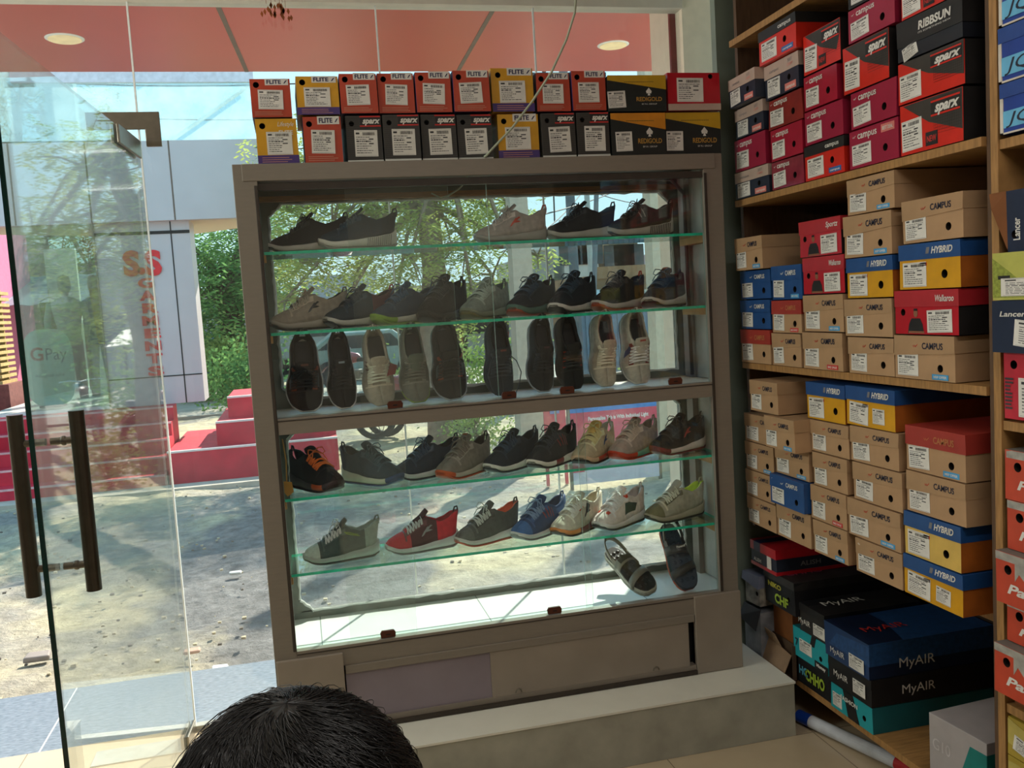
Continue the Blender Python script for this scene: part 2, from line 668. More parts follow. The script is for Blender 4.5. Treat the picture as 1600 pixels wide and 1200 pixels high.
for xa, xb, nm in ((X0, X0 + 0.078, 'left'), (X1 - 0.078, X1, 'right')):
    b = MB()
    b.box(xa, xb, YF, YF + 0.03, 0.214, ZT)
    xi = xb - 0.012 if nm == 'left' else xa
    b.box(xi, xi + 0.012, YF - 0.004, YF, 0.53, 2.15, 1)
    cobj(b, 'stile', [M_lam, M_lam_dark], bevel=0.002)
b = MB(); b.box(X0 + 0.03, X1 - 0.03, YF - 0.004, YF + 0.03, 2.165, ZT)
cobj(b, 'top_rail', M_lam, bevel=0.002)
b = MB(); b.box(X0 + 0.078, X1 - 0.078, YF + 0.006, YF + 0.03, 2.135, 2.158)
cobj(b, 'glass_channel', M_lam_dark)
b = MB(); b.box(X0 + 0.078, X1 - 0.078, YF - 0.002, YF + 0.03, 1.300, 1.357)
b.box(X0 + 0.078, X1 - 0.078, YF - 0.004, YF - 0.002, 1.346, 1.350, 1)
cobj(b, 'middle_rail', [M_lam, M_lam_dark], bevel=0.0015)
b = MB(); b.box(X0 + 0.078, X1 - 0.078, YF - 0.002, YF + 0.03, 0.455, 0.530)
b.box(X0 + 0.078, X1 - 0.078, YF - 0.004, YF - 0.002, 0.516, 0.520, 1)
cobj(b, 'bottom_rail', [M_lam, M_lam_dark], bevel=0.0015)
for xa, xb, nm in ((X0, X0 + 0.021, 'l'), (X1 - 0.021, X1, 'r')):
    b = MB(); b.box(xa, xb, YF + 0.03, YK, 0.214, ZT)
    cobj(b, 'side_panel', M_lam)
    b = MB()
    xs = xb + 0.001 if nm == 'l' else xa - 0.007
    b.box(xs, xs + 0.006, YF + 0.03, YK - 0.03, 1.36, 2.19)
    b.box(xs, xs + 0.006, YF + 0.03, YK - 0.03, 0.535, 1.30)
    cobj(b, 'inner_lining', M_white_dirty)
b = MB(); b.box(X0 + 0.02, X1 - 0.02, YF + 0.03, YK, 2.198, ZT)
cobj(b, 'top_board', M_lam)
b = MB(); b.box(X0 + 0.02, X1 - 0.02, YF + 0.03, YK, 1.325, 1.357)
cobj(b, 'deck', M_white)
b = MB(); b.box(X0 + 0.02, X1 - 0.02, YF + 0.03, YK, 0.48, 0.530)
cobj(b, 'display_floor', M_whitetile)
# base: flat end panels, sliding doors, toe board
b = MB(); b.box(X0 + 0.005, X0 + 0.235, YF - 0.014, YF + 0.01, 0.216, 0.505)
cobj(b, 'base_panel', M_lam_panel, bevel=0.002)
b = MB(); b.box(1.42, X1, YF - 0.014, YF + 0.01, 0.216, 0.525)
cobj(b, 'base_panel', M_lam_panel, bevel=0.002)
b = MB(); b.box(X0 + 0.24, 1.418, YF - 0.008, YF + 0.006, 0.425, 0.455)
cobj(b, 'base_rail', M_lam, bevel=0.002)
b = MB(); b.box(X0 + 0.24, 0.63, YF + 0.003, YF + 0.018, 0.25, 0.425)
dr = cobj(b, 'sliding_door', mat('lilac stained laminate', '#8a7f88', 0.4, var=0.08, scale=6))
b = MB(); b.box(0.6, 1.392, YF - 0.004, YF + 0.002, 0.25, 0.425)
dr = cobj(b, 'sliding_door', M_lam_panel)
for xx in (0.7, 1.25):
    b = MB()
    b.tube([(xx - 0.012, YF - 0.007, 0.256), (xx - 0.008, YF - 0.008, 0.266), (xx, YF - 0.008, 0.270), (xx + 0.008, YF - 0.008, 0.266), (xx + 0.012, YF - 0.007, 0.256)], 0.002, 6)
    hb = b.obj('finger_ring', M_steel, dr)
b = MB(); b.box(X0 + 0.24, 1.418, YF - 0.006, YF + 0.03, 0.216, 0.25)
b.box(X0 + 0.24, 1.418, YF - 0.016, YF - 0.006, 0.216, 0.232, 1)
cobj(b, 'toe_board', [M_lam, M_lam_dark])
b = MB(); b.box(X0 + 0.02, X1 - 0.02, YF + 0.05, YF + 0.06, 0.216, 0.48)
cobj(b, 'base_back', M_black)


# back windows in a grey frame with ragged white sealant
def back_window(z0, z1):
    xa, xb = X0 + 0.098, 1.548
    c = 0.05
    f = MB()
    Y = YK - 0.025
    f.box(X0 + 0.021, xa, Y, YK, z0 - 0.03, z1)
    f.box(xb, X1 - 0.021, Y, YK, z0 - 0.03, z1)
    f.box(xa, xb, Y, YK, z0 - 0.03, z0 + 0.004)
    f.box(X0 + 0.021, X1 - 0.021, Y, YK, z1, (2.198 if z1 > 2 else z1 + 0.03))
    for (cx, sx) in ((xa, 1), (xb, -1)):
        for (cz, sz) in ((z0, 1), (z1, -1)):
            if sz == 1 and sx == -1:
                continue
            f.prism([(cx, Y, cz), (cx + sx * c, Y, cz), (cx, Y, cz + sz * c)], (0, YK - Y, 0))
    fo = cobj(f, 'back_frame', mat('painted window frame', '#6f746c', 0.6, var=0.12, scale=14))
    s = MB()
    rr = random.Random(int(z0 * 100))

    def rag(p, q, nseg):
        P0, Q0 = Vector(p), Vector(q)
        pts = []
        for i in range(nseg + 1):
            t = i / nseg
            v = P0.lerp(Q0, t)
            pts.append(v + Vector((rr.uniform(-.002, .002), 0, rr.uniform(-.002, .002))))
        s.tube(pts, [rr.uniform(.003, .0075) for _ in pts], 6)
    y = Y - 0.001
    rag((xa, y, z0 + c), (xa, y, z1 - c), 30)
    rag((xb, y, z0), (xb, y, z1 - c), 30)
    rag((xa + c, y, z1), (xb - c, y, z1), 50)
    rag((xa + c, y, z0 + .004), (xb, y, z0 + .004), 50)
    rag((xa, y, z0 + c), (xa + c, y, z0), 5)
    rag((xa, y, z1 - c), (xa + c, y, z1), 5)
    rag((xb, y, z1 - c), (xb - c, y, z1), 5)
    s.obj('sealant', M_silicone, fo)
    g = MB(); g.box(xa - 0.01, xb + 0.01, YK - 0.012, YK - 0.006, z0 - .01, z1 + .01)
    cobj(g, 'back_glass', M_glass)


back_window(1.385, 2.128)
back_window(0.556, 1.285)
b = MB(); b.box(X0 + 0.03, X1 - 0.03, YK - 0.05, YK - 0.027, 2.134, 2.154)
cobj(b, 'batten', M_wood_stick)
b = MB(); b.box(X1 - 0.052, X1 - 0.030, YK - 0.13, YK - 0.07, 1.36, 2.195)
b.box(X1 - 0.052, X1 - 0.030, YK - 0.13, YK - 0.07, 0.53, 1.32)
cobj(b, 'corner_post', M_lam)
b = MB(); b.tube([(X1 - 0.058, YK - 0.15, 1.37), (X1 - 0.06, YK - 0.15, 1.8), (X1 - 0.06, YK - 0.15, 2.10), (X1 - 0.09, YK - 0.1, 2.165), (X1 - 0.3, YK - 0.09, 2.175), (X1 - 0.75, YK - 0.09, 2.17)], 0.008, 8)
cobj(b, 'conduit', mat('brown conduit', '#3a2a24', 0.5), smooth=True)
# glass shelves on wooden brackets
for z in (1.930, 1.652, 1.068, 0.797):
    b = MB()
    xa, xb, ya, yb, t = X0 + 0.08, X1 - 0.03, YF + 0.036, YK - 0.055, 0.010
    b.box(xa, xb, ya, yb, z - t, z, 0)
    b.m = [0, 0, 1, 1, 1, 1]
    cobj(b, 'glass_shelf', [M_glass_shelf, M_edge])
    for xs, xe in ((X0 + 0.03, X0 + 0.085), (X1 - 0.075, X1 - 0.03)):
        b = MB(); b.box(xs, xe, YF + 0.036, YF + (0.055 if xs < 1 else 0.25), z - t - 0.026, z - t - 0.0005)
        cobj(b, 'shelf_bracket', mat('pine block', '#b58d5a', 0.7, var=0.12, scale=20))
# sliding front glass
for z0, z1, joints in ((1.359, 2.15, ((X0 + 0.08, 0.56, 0.016), (0.20, 0.70, 0.024), (0.70, X1 - 0.08, 0.016))), (0.532, 1.30, ((X0 + 0.08, 0.34, 0.016), (0.10, 1.02, 0.024), (0.99, X1 - 0.08, 0.016)))):
    for xa, xb, yy in joints:
        b = MB(); b.box(xa, xb, YF + yy, YF + yy + 0.004, z0, z1)
        b.m = [0, 0, 0, 1, 0, 1]
        cobj(b, 'sliding_glass', [M_glass_front, mat('pale glass edge', '#a8c8bd', 0.2, spec=0.6)])
for px, py, z in ((617, 627, 1.363), (795, 611, 1.363), (886, 604, 1.363), (1055, 590, 1.363), (607, 999, 0.536), (867, 963, 0.536)):
    p = on(px, py, 'Y', YF + 0.008)
    b = MB()
    b.prism([(p.x - .026, YF + .004, z - .004), (p.x + .026, YF + .004, z - .004), (p.x + .028, YF + .004, z + .012), (p.x + .022, YF + .004, z + .022), (p.x - .022, YF + .004, z + .022), (p.x - .028, YF + .004, z + .012)], (0, 0.011, 0))
    b.box(p.x - .008, p.x + .008, YF + 0.002, YF + .004, z + .006, z + .010, 1)
    cobj(b, 'finger_pull', [M_pull, M_black], bevel=0.002)
b = MB()
b.tube([(X0 + 0.088, YF + 0.05, 1.28), (X0 + 0.094, YF + 0.05, 1.2), (X0 + 0.09, YF + 0.05, 1.12), (X0 + 0.1, YF + 0.05, 1.08)], 0.0022, 6)
b.prism([(X0 + .08, YF + .046, 1.13), (X0 + .108, YF + .046, 1.125), (X0 + .112, YF + .046, 1.09), (X0 + .09, YF + .046, 1.075), (X0 + .08, YF + .046, 1.09)], (0, 0.004, 0))
cobj(b, 'masking_tape', mat('yellow tape', '#b98a3a', 0.6))
# trailing flex out of the ceiling into the cabinet
b = MB()
pts = []
for px, py, y in ((903, -40, 3.10), (898, 20, 3.10), (885, 62, 3.12), (862, 112, 3.14), (832, 158, 3.155), (800, 200, 3.17), (768, 234, 3.18), (760, 243, 3.19)):
    pts.append(on(px, py, 'Y', y))
b.tube(pts, 0.0042, 8)
pts2 = [on(px, py, 'Y', 3.30) for px, py in ((729, 282), (716, 296), (700, 306), (688, 309), (674, 302))]
b.tube([pts[-1], pts[-1] + Vector((0, 0.06, 0.004)), pts2[0] + Vector((0.02, 0, 0.12)), pts2[0]] + pts2[1:], [0.0042] * 4 + [0.003] * 4, 8)
tag(b.obj('electric_flex', mat('grey green flex', '#a9b09b', 0.5), smooth=True), 'pale electric flex hanging from the ceiling down into the cabinet top', 'cable')

# ------------------------------------------------------------------ outer canopy over the pavement
ZS = 3.16
can = empty('shop_canopy', (0, 4, ZS), label='glossy red panelled canopy over the pavement in front of the shop', cat='canopy')


def kid(mb, name, mats, parent, **k):
    o_ = mb.obj(name, mats, None, **k)
    o_.parent = parent
    o_.matrix_parent_inverse = Matrix.Translation(parent.location).inverted()
    return o_


b = MB()
b.box(-4.0, 2.4, G + 0.06, 5.68, ZS, ZS + 0.5)
kid(b, 'soffit', M_red, can)
for x0_, x1_ in ((-0.27, -0.165), (1.06, 1.1)):
    b = MB(); b.prism([(x0_ - .012, G + .06, ZS - .002), (x0_ + .012, G + .06, ZS - .002), (x1_ + .012, 5.68, ZS - .002), (x1_ - .012, 5.68, ZS - .002)], (0, 0, 0.004))
    kid(b, 'panel_joint', M_joint, can)
b = MB(); b.box(1.762, 1.79, G + .052, G + .07, 2.60, ZS)
kid(b, 'end_trim', mat('dark red trim', '#7c2622', 0.5), can)
for px, py, lab in ((101, 60, 'left'), (958, 70, 'right')):
    p = on(px, py, 'Z', ZS)
    l = empty('recessed_downlight', (p.x, p.y, ZS), label='round recessed ceiling light in the red canopy %s' % ('above the glass door' if lab == 'left' else 'above the right end of the box rows'), cat='light', group='canopy downlights')
    b = MB(); b.lathe([(0.085, -0.006), (0.092, -0.002), (0.092, 0.01)], 32)
    b.obj('rim', M_white, l)
    b = MB(); b.lathe([(0.078, -0.009), (0.078, -0.0061)], 32)
    b.obj('diffuser', mat('warm diffuser', '#e6d3a4', 0.5, emit=('#ffe3b0', 0.25)), l)

# added fill lamps, unseen out of the frame: ceiling tubes
for x, y, en, wh in ((0.75, 0.7, 15, 'nearest the cabinet'), (0.75, -1.2, 16, 'towards the back of the shop')):
    t = empty('fill_tube_light', (x, y, ZC - 0.05), label='added unseen fill tube on the ceiling, the one ' + wh, cat='light')
    b = MB(); b.box(-0.6, 0.6, -0.03, 0.03, 0.0, 0.05)
    b.obj('housing', M_white, t)
    b = MB(); b.tube([(-0.58, 0, -0.018), (0.58, 0, -0.018)], 0.014, 12)
    b.obj('tube', mat('lit fill tube', '#ffffff', 0.5, emit=('#fff4e2', 3.0)), t)
    ld = bpy.data.lights.new('fill_glow', 'AREA')
    ld.shape = 'RECTANGLE'
    ld.size = 1.2
    ld.size_y = 0.12
    ld.energy = en
    ld.color = (1.0, 0.96, 0.90)
    lo = bpy.data.objects.new('fill_glow', ld)
    COL.objects.link(lo)
    lo.location = (x, y, ZC - 0.09)

t = empty('wall_fill_tube', (XL, 2.65, 2.45), label='added unseen fill tube on the left wall', cat='light')  # added lamp that brightens the boxes on the right shelves
b = MB(); b.box(0.0, 0.05, -0.6, 0.6, -0.03, 0.03)
b.obj('housing', M_white, t)
b = MB(); b.tube([(0.066, -0.58, 0), (0.066, 0.58, 0)], 0.014, 12)
b.obj('tube', MATS['lit fill tube'], t)
ld = bpy.data.lights.new('fill_glow', 'AREA')
ld.shape = 'RECTANGLE'
ld.size = 0.12
ld.size_y = 1.2
ld.energy = 43
ld.color = (1.0, 0.96, 0.90)
lo = bpy.data.objects.new('fill_glow', ld)
COL.objects.link(lo)
lo.location = (XL + 0.1, 2.65, 2.45)
lo.rotation_euler = (0, R(-80), 0)
# ------------------------------------------------------------------ printed labels and shoe boxes
M_paper = mat('white label paper', '#e2e0da', 0.6, var=0.05, scale=40)
M_ink = mat('black label ink', '#3c3c3e', 0.7)
M_inkgrey = mat('grey label ink', '#77767a', 0.7)
M_hole = mat('painted hole shade', '#1b140e', 0.95)  # near-black lining carries the shade inside the finger hole
M_kraft = mat('kraft card', '#b3906c', 0.75, var=0.09, scale=10)
M_kraft_lid = mat('kraft card lid', '#ac8b68', 0.75, var=0.09, scale=9)
M_cmaroon = mat('maroon gloss card', '#9c2340', 0.3, var=0.1, scale=8)
M_cred = mat('red gloss card', '#b71d2a', 0.3, var=0.1, scale=8)
M_cbright = mat('bright red card', '#cf2a1c', 0.35, var=0.08)
M_cblue = mat('blue card', '#1f4b86', 0.45, var=0.1)
M_cnavy = mat('navy card', '#242b3c', 0.5, var=0.12)
M_ccream = mat('cream card', '#b9a396', 0.55, var=0.06)
M_cblack = mat('black card', '#211f1f', 0.5, var=0.15)
M_cgrid = mat('dark grey grid card', '#3a3733', 0.5, var=0.1)
M_cyellow = mat('yellow card', '#d29a12', 0.45, var=0.08)
M_cyellow_pale = mat('pale yellow card', '#d8b45a', 0.45, var=0.1)
M_corange = mat('orange card', '#b5432a', 0.5, var=0.08)
M_cpurple = mat('purple card', '#4a3478', 0.5, var=0.08)
M_cbrown = mat('brown card side', '#7a4a24', 0.7, var=0.1)
M_cgold = mat('mustard card', '#c39a1e', 0.45, var=0.08)
M_wink = mat('white print', '#dcdad4', 0.6)
M_dink = mat('dark blue print', '#23283c', 0.6)
M_rink = mat('red print', '#c2302a', 0.6)
M_gink = mat('gold print', '#b58a3a', 0.5)
M_skyblue = mat('sky blue sticker', '#4a9bd0', 0.4)
M_teal = mat('teal sticker', '#3c9c86', 0.4)
M_rsticker = mat('red sticker', '#c63a3a', 0.4)
M_salmon = mat('salmon sticker', '#d98078', 0.4)
M_bluesticker = mat('blue sticker', '#2f66a8', 0.4)
M_pink = mat('pink sticker', '#d2889a', 0.4)
M_ysticker = mat('yellow black sticker', '#b9a52e', 0.4)
M_skin = mat('printed skin tone', '#8a5a42', 0.6)

_lab = {}


def label_mesh(w, h, var, mark=None, paper=None):
    """an address label: barcode, ruled text and a bold size figure (no square code)"""
    key = (round(w, 3), round(h, 3), var, mark)
    if key in _lab:
        return _lab[key]
    r = random.Random(round(w * 1000) * 7919 + round(h * 1000) * 31 + var)
    b = MB()
    b.box(-w / 2, w / 2, -0.0006, 0, 0, h, 0)
    F = lambda x, z, a, c, mi=1: b.ink((x - w / 2, -0.0006, z), a, c, mi=mi)
    x = w * 0.36
    while x < w * 0.88:
        t = r.uniform(0.0006, 0.0022)
        F(x, h * 0.80, t, h * 0.12)
        x += t + r.uniform(0.0007, 0.0018)
    F(w * 0.06, h * 0.84, w * 0.16, h * 0.07)
    for k in range(8):
        z = h * (0.72 - k * 0.085)
        x = w * 0.07
        xe = w * r.uniform(0.45, 0.88)
        if k in (1, 3):
            F(w * 0.62, z, w * 0.2, h * 0.045)
            xe = w * 0.5
        while x < xe:
            a = r.uniform(0.03, 0.13) * w
            F(x, z, min(a, xe - x), h * (0.028 if k != 2 else 0.05), 1 if r.random() < .6 else 2)
            x += a + w * 0.02
    F(w * 0.03, h * 0.03, w * 0.94, 0.0006, 2)
    F(w * 0.03, h * 0.96, w * 0.94, 0.0006, 2)
    if mark:
        b.text(mark, h * 0.2, (-w * 0.36, -0.0006, h * 0.5), 1, bold=0.03)
    _lab[key] = b.mesh('label_sticker', [M_paper, M_ink, M_inkgrey])
    return _lab[key]


def card_body(w, d, h, r, hole=None, mis=(0, 0, 0), top=True, jit=0.0012):
    """a card box whose finger hole is a cup with shade painted dark inside. mis: material of front, sides, hole rim"""
    b = MB()
    j = lambda: r.uniform(-jit, jit)
    x0, x1 = -w / 2, w / 2
    fl = [(x0 + j(), j(), 0), (x1 + j(), j(), 0), (x1 + j(), j(), h + j()), (x0 + j(), j(), h + j())]
    bk = [(x0, d, 0), (x1, d, 0), (x1, d, h), (x0, d, h)]
    vs = fl + bk
    b.add(vs, [(1, 5, 6, 2), (4, 0, 3, 7), (5, 4, 7, 6), (0, 4, 5, 1), (3, 2, 6, 7)], mis[1])
    if hole is None:
        b.add(fl, [(0, 1, 2, 3)], mis[0])
        return b
    hx, hz, hr = hole
    N = 16
    ring = [(hx + hr * math.cos(2 * PI * k / N + PI / 4), 0, hz + hr * math.sin(2 * PI * k / N + PI / 4)) for k in range(N)]
    # corner order matching the ring quadrants: 45deg = upper right
    cs = [fl[2], fl[3], fl[0], fl[1]]
    vs = cs + ring
    fs = []
    for q in range(4):
        c0, c1 = q, (q + 1) % 4
        base = q * (N // 4)
        idx = [4 + (base + k) % N for k in range(N // 4 + 1)]
        fs.append(tuple([c0, c1] + idx[::-1]))
    b.add(vs, fs, mis[0])
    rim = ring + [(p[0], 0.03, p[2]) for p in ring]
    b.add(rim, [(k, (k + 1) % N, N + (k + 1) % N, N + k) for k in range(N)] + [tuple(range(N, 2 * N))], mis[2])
    return b


def lid_mb(w, d, h, lh, r, slant=0.0, over=0.0022, mi=0):
    b = MB()
    x0, x1, y0 = -w / 2 - over, w / 2 + over, -over
    j = lambda: r.uniform(-0.001, 0.001)
    t = h + over
    zl, zr = h - lh - slant, h - lh + slant
    vs = [(x0 + j(), y0 + j(), zl), (x1 + j(), y0 + j(), zr), (x1, d, zr), (x0, d, zl), (x0 + j(), y0 + j(), t + j()), (x1 + j(), y0 + j(), t + j()), (x1, d, t), (x0, d, t)]
    b.hexa(vs, mi)
    return b


def squiggle(b, at, s, mi):
    """the little w-like dash before the box lettering"""
    p = [(-1, .25), (-.55, -.35), (-.25, .3), (.1, -.3), (1.2, .55)]
    at = Vector(at)
    for i in range(4):
        (xa, za), (xb, zb) = p[i], p[i + 1]
        t = .13
        v = [at + FRONT @ Vector(q) for q in ((xa * s, za * s, .0004), (xb * s, zb * s, .0004), (xb * s, (zb + 2 * t) * s, .0004), (xa * s, (za + 2 * t) * s, .0004))]
        b.add(v, [(0, 1, 2, 3)], mi)


GROUP_BOX = {}


def shoebox(kind, w, d, h, loc, rz, label, group, seed, opts=None):
    """one shoe box: end face towards local -y, its brand print, sticker, hole and lid"""
    opts = opts or {}
    r = random.Random(seed)
    root = empty('shoe_box', loc, (0, 0, rz), label, 'shoe box', group)
    P = lambda mb, n, mats, par=root, **k: mb.obj(n, mats, par, **k)
    y = -0.0008
    yl = -0.0030

    def sticker(x, z, lw, lh, tilt=None, mark=None, yy=y):
        o_ = reuse('label_sticker', label_mesh(lw, lh, r.randrange(4), mark), root, (x, yy, z), (0, R(r.uniform(-3, 3)) if tilt is None else R(tilt), 0))
        return o_

    def tab(x, z, tw, th, m, txt=None, yy=y, ink=M_wink):
        b = MB()
        b.box(x - tw / 2, x + tw / 2, yy - .0006, yy + .0006, z - th / 2, z + th / 2, 0)
        if txt:
            b.text(txt, th * .62, (x, yy - .0006, z - th * .22), 1, bold=.02, width=tw * .8)
        b.obj('promo_sticker', [m, ink], root)

    if kind in ('kraft', 'redtop', 'blue'):
        lidm = {'kraft': M_kraft_lid, 'redtop': mat('red printed lid', '#a1352c', 0.5, var=.08), 'blue': M_cblue}[kind]
        bodm = {'kraft': M_kraft, 'redtop': M_kraft, 'blue': M_cblue}[kind]
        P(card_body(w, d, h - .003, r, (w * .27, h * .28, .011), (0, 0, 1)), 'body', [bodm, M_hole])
        lh = h * .40
        P(lid_mb(w, d, h - .003, lh, r, slant=h * .05 if kind == 'kraft' else 0), 'lid', lidm)
        b = MB()
        ink, sq = (1, 0) if kind == 'kraft' else (2, 2) if kind == 'blue' else (3, 3)
        b.text('CAMPUS', h * .20, (w * .16, yl, h * .70), ink, bold=.02, width=w * .34)
        squiggle(b, (-w * .13, yl, h * .75), h * .075, sq)
        P(b, 'brand_lettering', [M_rink, M_dink, M_wink, mat('tan print', '#b8794a', .6)])
        sticker(-w * .27, h * .07, w * .36, h * .5)
        k = opts.get('tab', r.choice(['sky', 'none', 'red', 'teal', 'none', 'sky']))
        if k == 'sky':
            tab(w * .27, h * .09, w * .26, h * .12, M_skyblue, 'MRP OFFER')
        elif k == 'red':
            tab(w * .25, h * .09, w * .27, h * .12, M_rsticker, 'BIG SALE')
        elif k == 'teal':
            tab(-w * .35, h * .84, w * .26, h * .15, M_teal, 'comfort')
        elif k == 'redtl':
            tab(-w * .34, h * .85, w * .26, h * .16, M_rsticker, 'RIALPLLO')
        elif k == 'ys':
            tab(-w * .34, h * .86, w * .27, h * .15, M_cblack, 'OFFER', ink=M_ysticker)
    elif kind in ('maroon', 'redcam', 'maroonwrap', 'torn'):
        m = {'maroon': M_cmaroon, 'redcam': mat('crimson gloss card', '#a51f38', .28, var=.1), 'maroonwrap': mat('wrapped maroon card', '#8a3040', .12, var=.2, coat=.6), 'torn': mat('worn red card', '#83231f', .5, var=.15)}[kind]
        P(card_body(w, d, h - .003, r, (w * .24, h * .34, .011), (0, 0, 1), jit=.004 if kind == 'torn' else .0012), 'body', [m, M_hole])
        b = MB()
        b.text('campus', h * .26, (-w * .12, y, h * .74), 0, bold=.015, width=w * .40)
        squiggle(b, (-w * .40, y, h * .80), h * .06, 0)
        P(b, 'brand_lettering', [M_wink])
        sticker(-w * .24, h * .08, w * .40, h * .52)
        if opts.get('tab'):
            tab(w * .30, h * .82, w * .26, h * .20, M_salmon, 'BEST DEAL')
    elif kind == 'navy':
        P(card_body(w, d, h - .003, r, (w * .22, h * .40, .010), (0, 0, 1)), 'body', [M_cnavy, M_hole])
        P(lid_mb(w, d, h - .003, h * .37, r), 'lid', M_ccream)
        b = MB()
        b.text('campus', h * .13, (-w * .20, yl, h * .74), 0, width=w * .28)
        b.text('JUST', h * .12, (w * .28, yl, h * .83), 0, width=w * .13)
        b.text('CAMPY', h * .12, (w * .28, yl, h * .70), 1, width=w * .17)
        P(b, 'brand_lettering', [M_inkgrey, M_salmon])
        sticker(-w * .24, h * .05, w * .38, h * .52)
        tab(w * .26, h * .14, w * .32, h * .20, M_salmon, 'campus')
    elif kind == 'redblack':
        P(card_body(w, d, h - .003, r, (w * .20, h * .42, .011), (0, 0, 1)), 'body', [M_cbright, M_hole])
        P(lid_mb(w, d, h - .003, h * .27, r), 'lid', M_cblack)
        b = MB()
        b.text('campus', h * .17, (w * .22, yl, h * .80), 0, bold=.02, width=w * .34)
        P(b, 'brand_lettering', [M_wink])
        sticker(-w * .22, h * .08, w * .42, h * .54)
        tab(w * .27, h * .14, w * .30, h * .14, M_bluesticker, 'campus')
    elif kind == 'sparx':
        P(card_body(w, d, h - .003, r, None, (0, 1, 1)), 'body', [M_cbright, M_cblack])
        b = MB()
        yy = y
        b.prism([(-w * .45, yy, h * .97), (w * .495, yy, h * .97), (w * .495, yy, h * .22), (-w * .02, yy, h * .52)], (0, .0006, 0), 0)
        for k in range(13):
            z = h * (.26 + k * .055)
            b.ink((w * .06, yy, z), w * .42, .0007, mi=1)
        for k in range(16):
            b.ink((w * (.06 + k * .027), yy, h * .30), .0006, h * .64, mi=1)
        b.box(w * .02, w * .47, yy - .0008, yy, h * .62, h * .86, 2)
        b.ink((w * .02, yy - .0008, h * .60), w * .45, h * .035, mi=3)
        b.ink((w * .02, yy - .0008, h * .86), w * .45, h * .035, mi=3)
        b.text('sparx', h * .27, (w * .25, yy - .0009, h * .67), 4, bold=.04, shear=.35, width=w * .38)
        P(b, 'brand_print', [M_cgrid, M_cblack, M_cblack, M_cbright, M_wink])
        sticker(-w * .30, h * .07, w * .34, h * .60)
        if opts.get('tab'):
            tab(w * .02, h * .20, w * .19, h * .26, M_cblack, 'NEW', ink=M_rink)
    elif kind == 'black':
        P(card_body(w, d, h - .003, r, (w * .2, h * .4, .01), (0, 0, 1)), 'body', [M_cblack, M_hole])
        sticker(-w * .2, h * .08, w * .45, h * .55)
    elif kind == 'ribb':
        P(card_body(w, d, h - .003, r, None, (0, 0, 1)), 'body', [mat('dark blue card', '#1a1d26', .5), M_hole])
        P(lid_mb(w, d, h - .003, h * .62, r), 'lid', M_cblack)
        b = MB()
        b.text('RIBBSUN', h * .28, (w * .10, yl, h * .62), 0, bold=.035, shear=.1, width=w * .50)
        b.text('ITS SOMETHING NEW', h * .06, (w * .10, yl, h * .52), 0, width=w * .50)
        P(b, 'brand_lettering', [M_wink])
        sticker(-w * .28, h * .02, w * .24, h * .34, tilt=-14)
    elif kind in ('hybrid', 'hybridpale'):
        bm = M_cyellow if kind == 'hybrid' else M_cyellow_pale
        P(card_body(w, d, h - .003, r, (w * .25, h * .30, .012), (0, 1, 2)), 'body', [bm, mat('orange brown card', '#a65a1e', .55), M_hole])
        P(lid_mb(w, d, h - .003, h * .33, r), 'lid', M_cblue)
        b = MB()
        b.text('HYBRID', h * .20, (w * .22, yl, h * .76), 0, bold=.03, shear=.25, width=w * .34)
        b.prism([(-w * .04, yl, h * .76), (w * .01, yl, h * .76), (w * .03, yl, h * .90), (-w * .02, yl, h * .90)], (0, .0005, 0), 1)
        P(b, 'brand_lettering', [M_wink, M_inkgrey])
        sticker(-w * .24, h * .05, w * .40, h * .54)
        tab(-w * .09, h * .54, w * .11, h * .07, M_rsticker, 'new')
        if opts.get('lab2'):
            sticker(w * .18, h * .12, w * .24, h * .38)
    elif kind == 'walk':
        P(card_body(w, d, h - .003, r, (-w * .37, h * .50, .010), (0, 1, 2)), 'body', [M_cred, M_cblack, M_hole])
        P(lid_mb(w, d, h - .003, h * .35, r), 'lid', mat('red printed card lid', '#b02a32', .4, var=.08))
        b = MB()
        b.text(opts.get('name', 'Walkaroo'), h * .20, (w * .30, yl, h * .74), 0, bold=.02, shear=.2, width=w * .28)
        P(b, 'brand_lettering', [M_wink])
        # printed figure of a man in a black shirt
        b = MB()
        cx = -w * .16
        pts = []
        for k in range(12):
            a = 2 * PI * k / 12
            pts.append((cx + .009 * math.cos(a), y, h * .48 + .012 * math.sin(a)))
        b.prism([(cx - .034, y, h * .02), (cx + .034, y, h * .02), (cx + .028, y, h * .24), (cx + .018, y, h * .36), (cx - .018, y, h * .36), (cx - .028, y, h * .24)], (0, .0005, 0), 1)
        b.prism(pts[::-1], (0, .0006, 0), 0)
        b.prism([(cx - .008, y - .0003, h * .53), (cx + .008, y - .0003, h * .53), (cx + .007, y - .0003, h * .585), (cx - .007, y - .0003, h * .585)], (0, .0005, 0), 1)
        b.prism([(cx - .03, y - .0003, h * .02), (cx + .035, y - .0003, h * .02), (cx + .035, y - .0003, h * .07), (cx - .03, y - .0003, h * .07)], (0, .0005, 0), 0)
        P(b, 'printed_figure', [M_skin, M_cblack])
        sticker(w * .22, h * .05, w * .38, h * .50)
    elif kind in ('ora', 'yel', 'yel2'):
        m = M_corange if kind == 'ora' else M_cyellow
        P(card_body(w, d, h - .003, r, (-w * .34, h * .83, .010), (0, 1, 2)), 'body', [m, mat('violet side card', '#3b2f5e', .5) if kind == 'ora' else M_cyellow, M_hole])
        b = MB()
